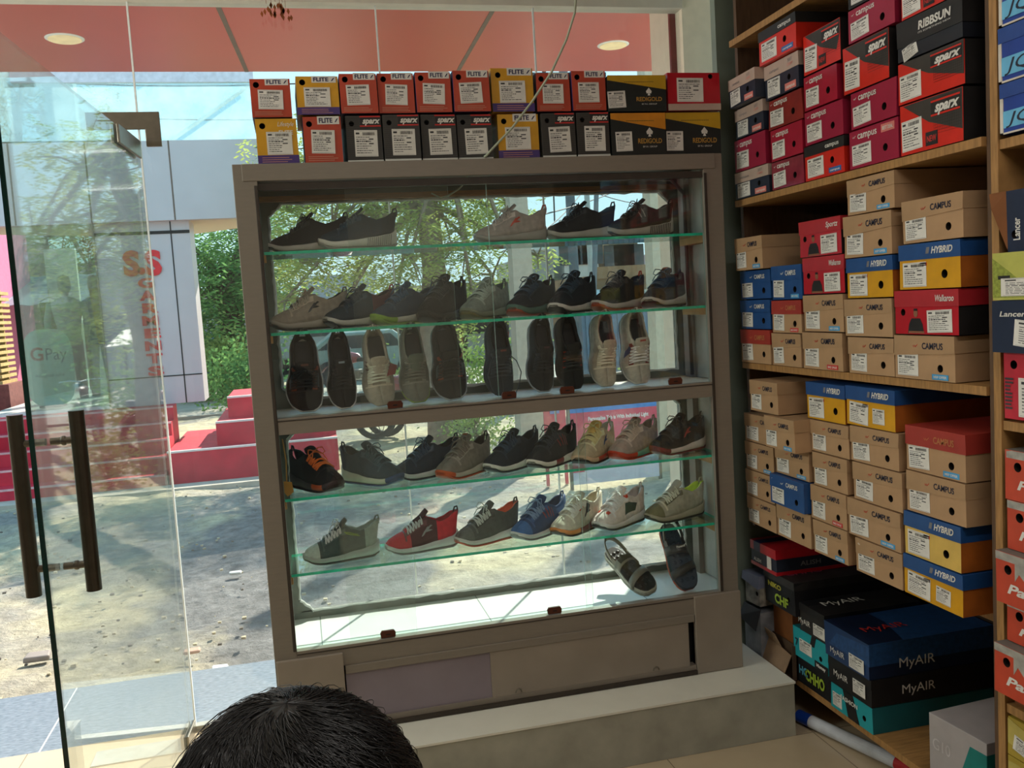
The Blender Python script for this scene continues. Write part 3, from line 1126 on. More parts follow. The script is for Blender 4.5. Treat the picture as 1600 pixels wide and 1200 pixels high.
        if kind == 'yel2':
            b.text('Lifestyle', h * .14, (w * .22, y, h * .82), 0, shear=.3, width=w * .4)
            b.text('FLITE', h * .13, (w * .22, y, h * .64), 0, bold=.02, width=w * .34)
        else:
            b.box(-w * .12, w * .46, y - .0006, y + .0006, h * .82, h * .99, 0)
            b.text('FLITE', h * .14, (w * .10, y - .0007, h * .855), 1, bold=.03, width=w * .36)
            b.prism([(w * .34, y - .001, h * .86), (w * .37, y - .001, h * .86), (w * .44, y - .001, h * .95), (w * .39, y - .001, h * .93)], (0, .0004, 0), 1)
        P(b, 'brand_lettering', [M_wink, mat('violet ink', '#2c2650', .6)])
        sticker(-w * .01 if kind != 'yel2' else w * .05, h * .2, w * .62, h * .50)
        b = MB()
        if kind == 'ora':
            for k in range(3):
                b.ink((-w * .42, y, h * (.05 + k * .04)), w * r.uniform(.65, .8), h * .012, mi=1)
        else:
            b.box(-w * .5 - .0008, w * .5 + .0008, y - .0003, y + .004, 0, h * .19, 0)
            for k in range(3):
                b.ink((-w * .40, y - .0004, h * (.04 + k * .045)), w * r.uniform(.6, .75), h * .012, mi=1)
        P(b, 'base_print', [M_cpurple, mat('pale small print', '#c98f78', .6)])
    elif kind == 'spx':
        P(card_body(w, d, h - .003, r, (-w * .33, h * .82, .009), (0, 0, 1)), 'body', [M_cgrid, M_hole])
        b = MB()
        for k in range(22):
            b.ink((-w * .49, y, h * (.03 + k * .043)), w * .98, .0007, mi=0)
        b.box(-w * .08, w * .48, y - .0006, y, h * .78, h * .95, 0)
        b.ink((-w * .10, y - .0006, h * .95), w * .58, h * .03, mi=1)
        b.ink((-w * .10, y - .0006, h * .75), w * .58, h * .03, mi=1)
        b.text('sparx', h * .17, (w * .20, y - .0007, h * .82), 2, bold=.04, shear=.3, width=w * .5)
        P(b, 'brand_print', [M_cblack, M_rink, M_wink])
        sticker(w * .04, h * .12, w * .64, h * .56, tilt=r.uniform(-2, 2))
        b = MB(); b.box(-w * .5, w * .5, y - .0002, .004, 0, h * .045)
        P(b, 'base_fold', M_white)
    elif kind in ('redi', 'redi2'):
        P(card_body(w, d, h - .003, r, None, (0, 0, 1)), 'body', [mat('dark green card', '#1b211e', .45, var=.12), M_hole])
        b = MB()
        yy = -.0016
        fm = 0 if kind == 'redi' else 1
        b.prism([(-w * .5, yy, h * .86), (w * .5, yy, h * .60), (w * .5, yy, h * .995), (-w * .5, yy, h * .995)][::-1], (0, .0016, 0), fm)
        for k in range(16):
            b.ink((-w * .22 + k * w * .032, yy - .0001, h * .80), w * .024, h * .022, mi=2)
        P(b, 'lid_flap', [M_cgold, mat('orange flap', '#cd8518', .5), mat('olive small print', '#7a6420', .6)])
        b = MB()
        b.text('REDIGOLD', h * .16, (w * .20, y, h * .28), 0, bold=.02, width=w * .44)
        b.text('BY R.I. GROUP', h * .055, (w * .20, y, h * .18), 1, width=w * .26)
        sp = [(0, .2), (.13, .05), (.1, -.05), (.03, -.03), (.06, -.13), (-.06, -.13), (-.03, -.03), (-.1, -.05), (-.13, .05)]
        b.prism([(w * .20 + q[0] * h * .65, y - .0004, h * .52 + q[1] * h * .65) for q in sp], (0, .0004, 0), 1)
        P(b, 'brand_lettering', [M_gink, M_wink])
        sticker(-w * .35 if kind == 'redi' else -w * .27, h * .1, w * .30, h * .46)
    elif kind == 'red':
        P(card_body(w, d, h - .003, r, (w * .32, h * .88, .009), (0, 0, 1)), 'body', [M_cred, M_hole])
        b = MB(); b.box(-w * .5 - .0006, w * .5 + .0006, -.002, .004, 0, h * .17)
        P(b, 'base_tray', M_ccream)
        sticker(-w * .08, h * .22, w * .50, h * .62)
    return root
# ------------------------------------------------------------------ wooden shelving along the right wall
SX = 1.70
shv = empty('shelving_unit', (1.72, 1.0, 0), label='open plywood shelving along the right wall, crammed with shoe boxes', cat='shelf')
for nm, ya, yb, x0, zl in (('upright', 3.274, 3.296, 1.735, .752), ('leg', 3.274, 3.296, 2.19, 0), ('upright', 1.938, 1.966, 1.715, 0), ('upright', 0.60, 0.625, 1.72, 0)):
    b = MB(); b.box(x0, 2.31, ya, yb, zl, ZC - 0.02 if nm == 'upright' else .752)
    kid(b, nm, M_ply_dark, shv, bevel=.001)
b = MB(); b.box(1.70, 2.31, 1.912, 1.936, 0.0, ZC - 0.02)
kid(b, 'upright', M_ply, shv, bevel=.001)
for z, x0, z1 in ((2.654, 1.70, 0), (2.048, 1.70, 0), (1.418, 1.705, 0), (0.776, 1.80, 0), (0.168, 1.80, 0)):
    b = MB(); b.box(x0, 2.31, 1.967, 3.273, z - 0.024, z)
    kid(b, 'shelf_board', M_ply, shv, bevel=.001)
for z in (2.66, 2.03, 1.337, 0.60, 0.168):
    b = MB(); b.box(1.705, 2.31, 0.626, 1.911, z - 0.024, z)
    kid(b, 'shelf_board', M_ply, shv, bevel=.001)
b = MB(); b.box(2.311, 2.325, 0.6, 3.296, 0.0, ZC - 0.02)
kid(b, 'back_panel', M_back, shv)

BOX_TOP=[
 [('navy',1.700,3.007,3.264,2.050,2.154),('maroon',1.700,3.022,3.260,2.154,2.277),('navy',1.700,3.028,3.245,2.277,2.388),('navy',1.665,3.016,3.225,2.388,2.496)],
 [('maroonwrap',1.700,2.778,2.987,2.050,2.150),('redcam',1.700,2.775,2.992,2.150,2.262),('torn',1.700,2.773,2.998,2.262,2.369),('navy',1.700,2.787,3.013,2.369,2.490),('redblack',1.680,2.763,3.012,2.490,2.609)],
 [('redblack',1.700,2.540,2.772,2.050,2.166),('maroon',1.700,2.545,2.764,2.166,2.279),('redcam',1.700,2.570,2.765,2.279,2.393),('sparx',1.700,2.546,2.760,2.393,2.523)],
 [('maroon',1.700,2.281,2.518,2.050,2.168),('maroon',1.700,2.284,2.509,2.168,2.280),('sparx',1.700,2.313,2.543,2.280,2.424),('maroon',1.700,2.284,2.508,2.424,2.524),('black',1.700,2.303,2.504,2.524,2.624)],
 [('sparx',1.700,2.026,2.276,2.050,2.191),('sparx',1.700,2.018,2.281,2.191,2.308),('ribb',1.700,2.023,2.280,2.308,2.418),('sparx',1.700,2.039,2.264,2.418,2.518)],
]
BOX_MID=[
 [('redtop',1.700,3.034,3.267,1.420,1.551),('blue',1.700,3.031,3.258,1.551,1.665),('blue',1.700,3.023,3.248,1.665,1.776),('kraft',1.670,3.019,3.228,1.776,1.901)],
 [('kraft',1.700,2.827,3.026,1.420,1.540),('redtop',1.700,2.820,3.017,1.540,1.659),('blue',1.700,2.808,3.016,1.659,1.783)],
 [('kraft',1.700,2.582,2.817,1.420,1.548),('kraft',1.700,2.570,2.805,1.548,1.674),('walk',1.700,2.561,2.802,1.674,1.799),('walk',1.700,2.572,2.818,1.799,1.923)],
 [('kraft',1.700,2.326,2.548,1.420,1.537),('kraft',1.700,2.328,2.567,1.537,1.656),('hybrid',1.700,2.320,2.550,1.656,1.781),('kraft',1.700,2.322,2.558,1.781,1.912),('kraft',1.700,2.303,2.538,1.912,2.023)],
 [('kraft',1.700,2.071,2.323,1.420,1.548),('walk',1.700,2.053,2.317,1.548,1.675),('hybrid',1.700,2.043,2.293,1.675,1.804),('kraft',1.700,2.031,2.275,1.804,1.926)],
]
BOX_LOW=[
 [('kraft',1.700,3.037,3.265,0.778,0.889),('kraft',1.700,3.048,3.269,0.889,0.996),('kraft',1.700,3.044,3.262,0.996,1.109),('kraft',1.700,3.000,3.262,1.109,1.222),('kraft',1.660,2.925,3.135,1.245,1.365)],
 [('kraft',1.700,2.803,3.034,0.778,0.905),('blue',1.680,2.805,3.041,0.905,1.018),('kraft',1.700,2.801,3.031,1.018,1.127),('kraft',1.640,2.788,2.995,1.127,1.245)],
 [('kraft',1.700,2.584,2.787,0.778,0.896),('kraft',1.700,2.583,2.800,0.896,1.017),('kraft',1.700,2.573,2.779,1.017,1.136),('kraft',1.700,2.561,2.786,1.136,1.248),('hybrid',1.700,2.576,2.803,1.248,1.377)],
 [('kraft',1.700,2.306,2.541,0.778,0.891),('kraft',1.700,2.312,2.580,0.891,1.015),('kraft',1.700,2.300,2.544,1.015,1.138),('kraft',1.700,2.312,2.553,1.138,1.254),('hybrid',1.700,2.326,2.572,1.254,1.381)],
 [('hybrid',1.700,2.054,2.303,0.778,0.900),('hybridpale',1.700,2.060,2.296,0.900,1.032),('kraft',1.700,2.038,2.282,1.032,1.154),('redtop',1.700,2.036,2.281,1.154,1.287)],
]
KIND_WORDS = {'kraft': 'brown kraft', 'redtop': 'brown kraft box with red top band,', 'blue': 'plain blue', 'maroon': 'glossy maroon', 'redcam': 'glossy crimson',
              'maroonwrap': 'plastic-wrapped maroon', 'torn': 'worn torn dark red', 'navy': 'navy and cream', 'redblack': 'red box with black lid,', 'sparx': 'red and grid-patterned black',
              'black': 'black', 'ribb': 'black lidded', 'hybrid': 'yellow box with blue lid,', 'hybridpale': 'faded yellow box with blue lid,', 'walk': 'red box with a man printed on it,'}
COLW = ['column by the cabinet', 'second column', 'middle column', 'fourth column', 'column by the upright']
TABS = {('mid', 0, 3): 'sky', ('mid', 1, 0): 'teal', ('mid', 2, 0): 'red', ('mid', 2, 1): 'sky', ('mid', 3, 0): 'none', ('mid', 3, 1): 'redtl', ('mid', 3, 3): 'sky', ('mid', 3, 4): 'sky', ('mid', 4, 0): 'sky', ('mid', 4, 3): 'none',
        ('low', 2, 3): 'ys', ('low', 2, 2): 'teal', ('low', 2, 1): 'red', ('low', 2, 0): 'sky', ('low', 3, 0): 'teal', ('low', 3, 1): 'sky', ('low', 3, 2): 'redtl', ('low', 3, 3): 'teal', ('low', 4, 2): 'redtl', ('low', 0, 4): 'teal', ('low', 1, 0): 'none', ('low', 1, 2): 'sky'}
seed = 100
for sec, table, secw in (('top', BOX_TOP, 'top shelf'), ('mid', BOX_MID, 'middle shelf'), ('low', BOX_LOW, 'low shelf')):
    for c, col in enumerate(table):
        for i, (kind, X, ya, yb, za, zb) in enumerate(col):
            seed += 1
            pos = 'topmost' if i == len(col) - 1 else 'lowest' if i == 0 else ORD[i] + ' from bottom'
            lab = '%s shoe box, %s, %s, %s' % (KIND_WORDS[kind], pos, COLW[c], secw)
            lab = lab.replace('box with red top band, shoe box', 'shoe box with red top band').replace('box with black lid, shoe box', 'shoe box with black lid').replace('box with blue lid, shoe box', 'shoe box with blue lid').replace('box with a man printed on it, shoe box', 'shoe box with printed man')
            op = {'tab': TABS.get((sec, c, i), None)}
            if op['tab'] is None:
                del op['tab']
                if kind == 'maroon' and c == 3 and i == 0:
                    op['tab'] = 1
                if kind == 'sparx' and c in (2, 4) and i in (0, 3):
                    op['tab'] = 1
            if kind == 'walk' and i == 3:
                op['name'] = 'Sportz'
            if kind == 'hybrid' and ((c == 4 and i == 0) or (c == 3 and sec == 'low')):
                op['lab2'] = 1
            dep = 0.32 if sec != 'low' else 0.33
            hgt = zb - za - 0.0022
            if kind in ('kraft', 'redtop', 'blue', 'navy', 'redblack', 'ribb', 'hybrid', 'hybridpale', 'walk'):
                hgt -= .001
            shoebox(kind, yb - ya - 0.005, dep, hgt, (X, (ya + yb) / 2, za + 0.0005), -PI / 2 + R(rnd.uniform(-.9, .9) if yb - ya < .235 else 0), lab, 'shoe boxes on the %s' % secw, seed, op)

# ------------------------------------------------------------------ two rows of boxes on the cabinet
TB=[['yel2', -0.082, 0.057, 2.236, 2.378], ['ora', 0.074, 0.205, 2.239, 2.383], ['spx', 0.217, 0.344, 2.238, 2.388], ['spx', 0.345, 0.475, 2.239, 2.388], ['spx', 0.477, 0.606, 2.239, 2.387], ['spx', 0.607, 0.736, 2.236, 2.387], ['yel', 0.755, 0.909, 2.237, 2.392], ['spx', 0.916, 1.046, 2.236, 2.388], ['spx', 1.048, 1.176, 2.238, 2.388], ['redi2', 1.178, 1.397, 2.234, 2.379], ['redi', 1.4, 1.626, 2.23, 2.381]]
TT=[['ora', -0.091, 0.045, 2.379, 2.511], ['yel', 0.06, 0.205, 2.383, 2.518], ['ora', 0.206, 0.337, 2.39, 2.528], ['ora', 0.338, 0.466, 2.389, 2.53], ['ora', 0.468, 0.597, 2.392, 2.532], ['ora', 0.6, 0.734, 2.39, 2.534], ['yel', 0.741, 0.899, 2.393, 2.545], ['ora', 0.906, 1.036, 2.389, 2.529], ['ora', 1.039, 1.171, 2.388, 2.534], ['redi', 1.173, 1.405, 2.379, 2.515], ['red', 1.41, 1.625, 2.381, 2.527]]
TW = {'ora': 'orange', 'yel': 'yellow and violet', 'yel2': 'yellow and violet slogan-printed', 'spx': 'dark striped', 'redi': 'dark green box with gold flap', 'redi2': 'dark green box with orange flap', 'red': 'bright red'}
for row, tab_, rw in ((0, TB, 'lower row'), (1, TT, 'upper row')):
    cnt = {}
    tot = {}
    for q in tab_:
        tot[q[0]] = tot.get(q[0], 0) + 1
    for k, (kind, xa, xb, za, zb) in enumerate(tab_):
        cnt[kind] = cnt.get(kind, 0) + 1
        if row == 0:
            z0 = ZT + .0005
            z1 = min(zb, 2.3855) if kind not in ('yel2', 'redi2') else 2.379 if kind == 'redi2' else 2.377
            tab_[k].append(z1)
        else:
            z0 = TB[k][5] + .003
            z1 = max(zb, z0 + .13) if zb - z0 < .13 else zb
        which = '' if tot[kind] == 1 else ', %s of its colour from left' % (['first', 'second', 'third', 'fourth', 'fifth', 'sixth', 'seventh'][cnt[kind] - 1])
        seed += 1
        shoebox(kind, xb - xa - .004, 0.28, z1 - z0 - .0025, ((xa + xb) / 2, 3.215 + rnd.uniform(-.008, .01), z0), R(rnd.uniform(-.3, .3)),
                ('%s shoe box, %s on the cabinet%s' % (TW[kind], rw, which)).replace('box with gold flap shoe box', 'gold-flapped shoe box').replace('box with orange flap shoe box', 'orange-flapped shoe box'),
                'shoe boxes on top of the cabinet', seed)

# ------------------------------------------------------------------ second bay, at the right edge
M_jqr_w = mat('white card edge', '#cfc8bd', .5)
M_jqr_b = mat('royal blue card', '#1c3f95', .45)
M_jqr_s = mat('light blue card', '#68b4dc', .45)


def bay2(kind, X, ya, yb, za, zb, label):
    w, h = yb - ya, zb - za - .002
    root = empty('shoe_box', (X, (ya + yb) / 2, za), (0, 0, -PI / 2), label, 'shoe box', 'shoe boxes in the near bay')
    r = random.Random(int(za * 1000))
    y = -.0008
    if kind == 'jqr':
        card_body(w, .32, h - .003, r, None, (0, 0, 0)).obj('body', M_jqr_b, root)
        b = lid_mb(w, .32, h - .003, h * .26, r)
        b.obj('lid', mat('blue lid', '#24478f', .45), root)
        b = MB()
        b.box(-w / 2 - .001, w / 2, y - .0004, y, h * .12, h * .45, 0)
        b.box(-w / 2 - .0016, -w / 2 + .008, y - .001, .01, 0, h * .72, 1)
        b.box(-w / 2 - .0016, w / 2, y - .001, .01, 0, h * .035, 1)
        b.text('JQR', h * .32, (-w * .22, y - .0006, h * .19), 2, bold=.02, shear=.25, width=w * .42)
        b.text('SPORTS', h * .07, (-w * .10, y - .0006, h * .135), 2, shear=.25, width=w * .22)
        b.obj('brand_print', [M_jqr_s, M_jqr_w, M_dink], root)
    elif kind == 'lancer':
        card_body(w, .32, h, r, (-w * .12, h * .8, .011), (0, 0, 1)).obj('body', [mat('lancer navy card', '#1d2740', .4), M_hole], root)
        b = MB()
        b.text('Lancer', h * .14, (-w * .30, y, h * .70), 0, bold=.02, shear=.2, width=w * .26)
        b.obj('brand_lettering', [M_wink], root)
        reuse('label_sticker', label_mesh(w * .7, h * .5, 1), root, (w * .06, y, h * .06), (0, R(6), 0))
    elif kind == 'lancerflap':
        card_body(w, .32, h, r, (-w * .42, h * .28, .010), (0, 0, 1)).obj('body', [mat('lancer navy card', '#1d2740', .4), M_hole], root)
        b = MB()
        b.prism([(-w / 2 - .001, 0, h), (-w / 2 - .035, -.02, h * .98), (-w / 2 - .028, -.02, h * .72), (-w / 2 - .001, 0, h * .05)], (.001, .001, 0))
        b.obj('open_flap', M_cbrown, root)
        b = MB()
        F90 = Matrix(((0, -1, 0), (0, 0, -1), (1, 0, 0)))
        b.text('Lancer', h * .20, (-w * .36, y, h * .36), 0, bold=.02, frame=F90, width=h * .36)
        b.obj('brand_lettering', [M_wink], root)
        reuse('label_sticker', label_mesh(w * .5, h * .75, 2), root, (w * .0, y, h * .15))
    elif kind == 'lime':
        card_body(w, .32, h, r, (w * .1, h * .72, .012), (0, 1, 1)).obj('body', [mat('lime yellow card', '#b8b95a', .5), M_cblack], root)
        b = MB()
        b.prism([(-w * .5, y, h * .05), (-w * .02, y, h * .05), (-w * .5, y, h * .9)], (0, .0005, 0), 0)
        b.box(-w * .44, -w * .32, y - .0008, y, h * .44, h * .52, 1)
        b.obj('front_print', [mat('olive pattern', '#8f9a3e', .5, var=.3, scale=120), M_cblack], root)
        reuse('label_sticker', label_mesh(w * .7, h * .38, 3), root, (-w * .06, y - .0006, h * .08))
    elif kind == 'redbox':
        card_body(w, .32, h, r, (-w * .40, h * .82, .011), (0, 0, 1)).obj('body', [mat('pink red card', '#c02a3c', .4), M_hole], root)
        b = MB()
        for k in range(9):
            b.ink((-w * .49, y, h * (.15 + k * .055)), w * r.uniform(.05, .09), h * .03, mi=0)
        b.obj('side_print', [M_ink], root)
        reuse('label_sticker', label_mesh(w * .5, h * .58, 0), root, (-w * .10, y, h * .05))
    elif kind == 'pasand':
        card_body(w, .32, h, r, (-w * .38, h * .68, .012), (0, 1, 2)).obj('body', [mat('brush orange card', '#bf452c', .45, var=.1), mat('grey box side', '#6d6a64', .6), M_hole], root)
        b = MB()
        # torn-brush grey top with drips, cut around the finger hole
        n = 13
        top = []
        for k in range(n + 1):
            x = -w / 2 + w * k / n
            top.append((x, y, h * (.50 + (.28 if k % 2 else .0) * r.uniform(.5, 1)) if k > 2 else h * .50))
        b.prism([(-w / 2 + w * .19, y, h * .995), (-w / 2 + w * .19, y, top[2][2])] + [t for t in top if t[0] > -w / 2 + w * .19] + [(w / 2, y, h * .995)], (0, .0005, 0), 0)
        b.prism([(-w / 2, y, h * .84), (-w / 2 + w * .19, y, h * .84), (-w / 2 + w * .19, y, h * .995), (-w / 2, y, h * .995)], (0, .0005, 0), 0)
        b.text('Pasand', h * .26, (-w * .14, y, h * .24), 1, bold=.03, shear=.25, width=w * .52)
        b.ink((-w * .05, y, h * .12), w * .3, h * .02, mi=2)
        b.obj('brand_print', [mat('grey brushed card', '#a2a099', .6, var=.25, scale=30), M_wink, M_gink], root)
        reuse('label_sticker', label_mesh(w * .3, h * .35, 2), root, (w * .30, y, h * .08))
    elif kind == 'gold':
        card_body(w, .32, h, r, (w * .0, h * .45, .012), (0, 0, 1)).obj('body', [mat('olive gold card', '#a89238', .45, var=.08), M_hole], root)
        b = MB()
        b.prism([(-w * .5, y, h * .3), (w * .2, y, 0), (w * .5, y, 0), (w * .5, y, h * .2), (-w * .5, y, h * .95)], (0, .0004, 0), 0)
        b.obj('front_print', [mat('pale olive card', '#b9a95a', .5)], root)
        reuse('label_sticker', label_mesh(w * .42, h * .4, 1), root, (-w * .24, y - .0005, h * .1), (0, R(10), 0))
    return root


bay2('jqr', 1.70, 1.60, 1.90, 2.038, 2.160, 'royal blue and sky blue shoe box, lowest of three at the top right edge')
bay2('jqr', 1.70, 1.60, 1.903, 2.160, 2.292, 'royal blue and sky blue shoe box, middle of three at the top right edge')
bay2('jqr', 1.70, 1.60, 1.90, 2.292, 2.42, 'royal blue and sky blue shoe box, topmost of three at the top right edge')
bay2('redbox', 1.70, 1.59, 1.90, 1.345, 1.512, 'pink-red shoe box under the navy and lime boxes at the right edge')
bay2('lancer', 1.672, 1.59, 1.905, 1.512, 1.64, 'navy shoe box with white lettering between the lime and pink-red boxes')
bay2('lime', 1.672, 1.59, 1.902, 1.64, 1.755, 'lime yellow shoe box with a patterned corner at the right edge')
bay2('lancerflap', 1.70, 1.59, 1.885, 1.755, 1.905, 'navy shoe box with an open flap, on top of the lime yellow box')
bay2('pasand', 1.665, 1.57, 1.905, 0.645, 0.775, 'orange and grey brush-print shoe box, lowest and most battered of five')
bay2('pasand', 1.70, 1.57, 1.90, 0.775, 0.882, 'orange and grey brush-print shoe box, second from the bottom of five')
bay2('pasand', 1.668, 1.57, 1.90, 0.882, 1.015, 'orange and grey brush-print shoe box, middle of five, jutting out')
bay2('pasand', 1.70, 1.57, 1.895, 1.015, 1.141, 'orange and grey brush-print shoe box, second from the top of five')
bay2('pasand', 1.70, 1.57, 1.90, 1.141, 1.268, 'orange and grey brush-print shoe box, topmost of five')
b = MB(); b.box(1.72, 2.2, 1.58, 1.90, 0.602, 0.643)
tag(b.obj('cardboard_sheet_pile', M_cbrown), 'flattened brown card under the orange brush-print boxes', 'cardboard')
bay2('gold', 1.70, 1.59, 1.902, 0.47, 0.574, 'olive gold shoe box at the bottom right corner, upper of two')
bay2('gold', 1.70, 1.59, 1.902, 0.365, 0.469, 'olive gold shoe box at the bottom right corner, lower of two')
bay2('gold', 1.70, 1.59, 1.90, 0.170, 0.364, 'tall olive gold box under the two olive gold shoe boxes')

# ------------------------------------------------------------------ the pile on the bottom board
M_floorblack = mat('matt black card', '#17181c', .55, var=.12)
M_tealcard = mat('bright teal card', '#1ea0ac', .45, var=.06)
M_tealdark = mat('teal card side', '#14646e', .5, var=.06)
SIDE = Matrix(((1, 0, 0), (0, 0, -1), (0, 1, 0)))


def bigbox(name, loc, w, d, h, rz, body, lid, lh, label, front=None, side=None, top=None, group='boxes piled on the bottom board'):
    """w along the end face, d = length; local -y is the end face; local +x side faces the viewer"""
    root = empty(name, loc, (0, 0, rz), label, 'shoe box', group)
    r = random.Random(int(loc[2] * 977) + int(w * 1e4))
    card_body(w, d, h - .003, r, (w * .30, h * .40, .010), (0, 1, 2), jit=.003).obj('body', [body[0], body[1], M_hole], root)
    if lid:
        lid_mb(w, d, h - .003, lh, r).obj('lid', lid, root)
    FS = Matrix(((0, 0, 1), (1, 0, 0), (0, 1, 0)))     # text on the +x side, reading along +y
    FT = Matrix(((0, -1, 0), (1, 0, 0), (0, 0, 1)))    # text on the top, reading along +y
    b = MB()
    mats_ = []

    def use(m):
        if m not in mats_:
            mats_.append(m)
        return mats_.index(m)
    for t, sz, x, z, m, wd, bo in (front or []):
        b.text(t, sz, (x, -.0034, z), use(m), bold=bo, width=wd)
    for t, sz, y_, z, m, wd in (side or []):
        b.text(t, sz, (w / 2 + .0034, y_, z), use(m), bold=0, frame=FS, width=wd)
    for t, sz, x, y_, m, wd in (top or []):
        b.text(t, sz, (x, y_, h + .0012), use(m), bold=0, frame=FT, width=wd)
    if b.v:
        b.obj('brand_lettering', mats_, root)
    return root


ZB = 0.1685
RZ = -PI / 2
CY = 2.735
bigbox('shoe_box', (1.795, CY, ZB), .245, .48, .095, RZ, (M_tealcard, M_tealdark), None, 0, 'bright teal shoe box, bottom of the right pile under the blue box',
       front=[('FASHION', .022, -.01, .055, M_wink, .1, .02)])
b = MB()
o = [o_ for o_ in bpy.data.objects if o_.get('label', '').startswith('bright teal shoe box, bottom')][0]
b.prism([(-.02, -.0012, .0), (.045, -.0012, .0), (.01, -.0012, .092), (-.05, -.0012, .092)], (0, .001, 0))
b.obj('front_band', M_floorblack, o)
reuse('label_sticker', label_mesh(.055, .05, 1), o, (-.085, -.0012, .012))
bigbox('shoe_box', (1.79, CY, ZB + .0965), .25, .48, .098, RZ, (M_floorblack, M_floorblack), M_floorblack, .03, 'black shoe box with grey lettering, between the teal and the blue box',
       front=[('MyAIR', .032, -.05, .035, M_wink, .085, 0)], side=[('MyAIR', .045, .18, .035, M_wink, .13)])
o = [o_ for o_ in bpy.data.objects if o_.get('label', '').startswith('black shoe box with grey lettering')][0]
reuse('label_sticker', label_mesh(.07, .05, 2), o, (.06, -.0036, .02))
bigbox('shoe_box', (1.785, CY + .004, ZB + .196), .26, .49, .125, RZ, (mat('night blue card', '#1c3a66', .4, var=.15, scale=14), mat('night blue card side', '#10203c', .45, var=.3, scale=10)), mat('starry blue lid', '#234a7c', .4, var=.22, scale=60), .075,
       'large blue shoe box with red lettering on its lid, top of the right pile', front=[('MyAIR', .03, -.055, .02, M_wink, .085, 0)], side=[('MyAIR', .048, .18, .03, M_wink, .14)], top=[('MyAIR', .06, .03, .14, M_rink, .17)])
o = [o_ for o_ in bpy.data.objects if o_.get('label', '').startswith('large blue shoe box')][0]
reuse('label_sticker', label_mesh(.085, .05, 3), o, (.06, -.0036, .008))
# left pile
bigbox('shoe_box', (1.80, 2.99, ZB), .25, .34, .105, RZ, (M_floorblack, M_floorblack), None, 0, 'black graffiti-print shoe box at the bottom of the left pile',
       front=[('CHHO', .06, .02, .03, mat('lime print', '#9ab63a', .6), .13, .04), ('HC', .045, -.06, .04, mat('cyan print', '#4f9ab0', .6), .06, .04)])
bigbox('shoe_box', (1.79, 2.985, ZB + .107), .235, .34, .118, RZ, (M_tealcard, M_tealdark), None, 0, 'teal shoe box with a white label reading 7, in the left pile',
       front=[('7', .04, -.09, .045, M_dink, None, .03), ('Mismay', .018, .075, .012, M_wink, .06, .03)])
o = [o_ for o_ in bpy.data.objects if o_.get('label', '').startswith('teal shoe box with a white')][0]
reuse('label_sticker', label_mesh(.085, .05, 3), o, (-.03, -.0012, .03))
b = MB(); b.prism([(.0, -.0012, .075), (.03, -.0012, .075), (.045, -.0012, .117), (.015, -.0012, .117)], (0, .001, 0)); b.box(.03, .117, -.0012, 0, .002, .03)
b.obj('front_band', M_floorblack, o)
bigbox('shoe_box', (1.785, 2.957, ZB + .2275), .165, .40, .108, RZ, (mat('dusty black card', '#2b2a2a', .5, var=.3), M_floorblack), mat('worn black lid', '#232325', .45, var=.3), .028,
       'black shoe box with white lettering on lid, left of the large blue box', front=[('MyAIR', .03, -.05, .03, M_wink, .08, 0)], top=[('MyAIR', .06, .0, .14, M_wink, .17)])
o = [o_ for o_ in bpy.data.objects if o_.get('label', '').startswith('black shoe box with white lettering on lid')][0]
reuse('label_sticker', label_mesh(.075, .045, 0), o, (.05, -.0036, .012))
g = bigbox('shoe_box', (1.765, 3.155, ZB + .275), .225, .42, .135, RZ, (M_floorblack, M_floorblack), mat('graffiti lid', '#2c2a2b', .5, var=.3, scale=20), .03,
           'black graffiti-print shoe box with pink letters on lid, below the red and navy box',
           front=[('CHF', .05, .02, .02, mat('lime print', '#9ab63a', .6), .10, .04), ('NIKO', .026, -.03, .075, mat('lemon print', '#b8b03a', .6), .10, .04)],
           top=[('CHHO', .055, .03, .10, mat('magenta print', '#cc4a7c', .6), .16)])
# supports: card boxes under the graffiti box
b = MB(); b.box(1.80, 2.16, 3.125, 3.27, ZB, ZB + .273)
tag(b.obj('cardboard_carton', M_cbrown, bevel=.002), 'plain brown carton behind the torn box under the pink-lettered graffiti box', 'carton')
# red and navy box at the far end
rb = empty('shoe_box', (1.745, 3.235, ZB + .4125), (0, 0, RZ), 'red and navy striped shoe box just above the graffiti box, by the column', 'shoe box', 'boxes piled on the bottom board')
rr_ = random.Random(5)
card_body(.20, .36, .10, rr_, None, (0, 0, 0)).obj('body', M_cnavy, rb)
lid_mb(.20, .36, .10, .035, rr_).obj('lid', M_cred, rb)
b = MB()
b.box(-.101, .101, -.0012, .001, 0, .014, 0)
b.box(.03, .062, -.0016, .0, .014, .064, 1)
b.box(-.0705, -.02, -.0034, .0, .0651, .102, 2)
b.prism([(-.07, .0, .1023), (-.02, .0, .1023), (-.02, .36, .1023), (-.07, .36, .1023)], (0, 0, .0006), 2)
b.box(.1, .1012, 0, .36, 0, .014, 0)
b.text('ALISH', .02, (-.045, -.0016, .022), 1, bold=.03, width=.06)
b.text('ALISH', .026, (.1012, .15, .03), 3, bold=.02, frame=Matrix(((0, 0, 1), (1, 0, 0), (0, 1, 0))), width=.09)
b.obj('brand_print', [M_cred, M_wink, mat('violet stripe', '#2c2a55', .45), M_inkgrey], rb)
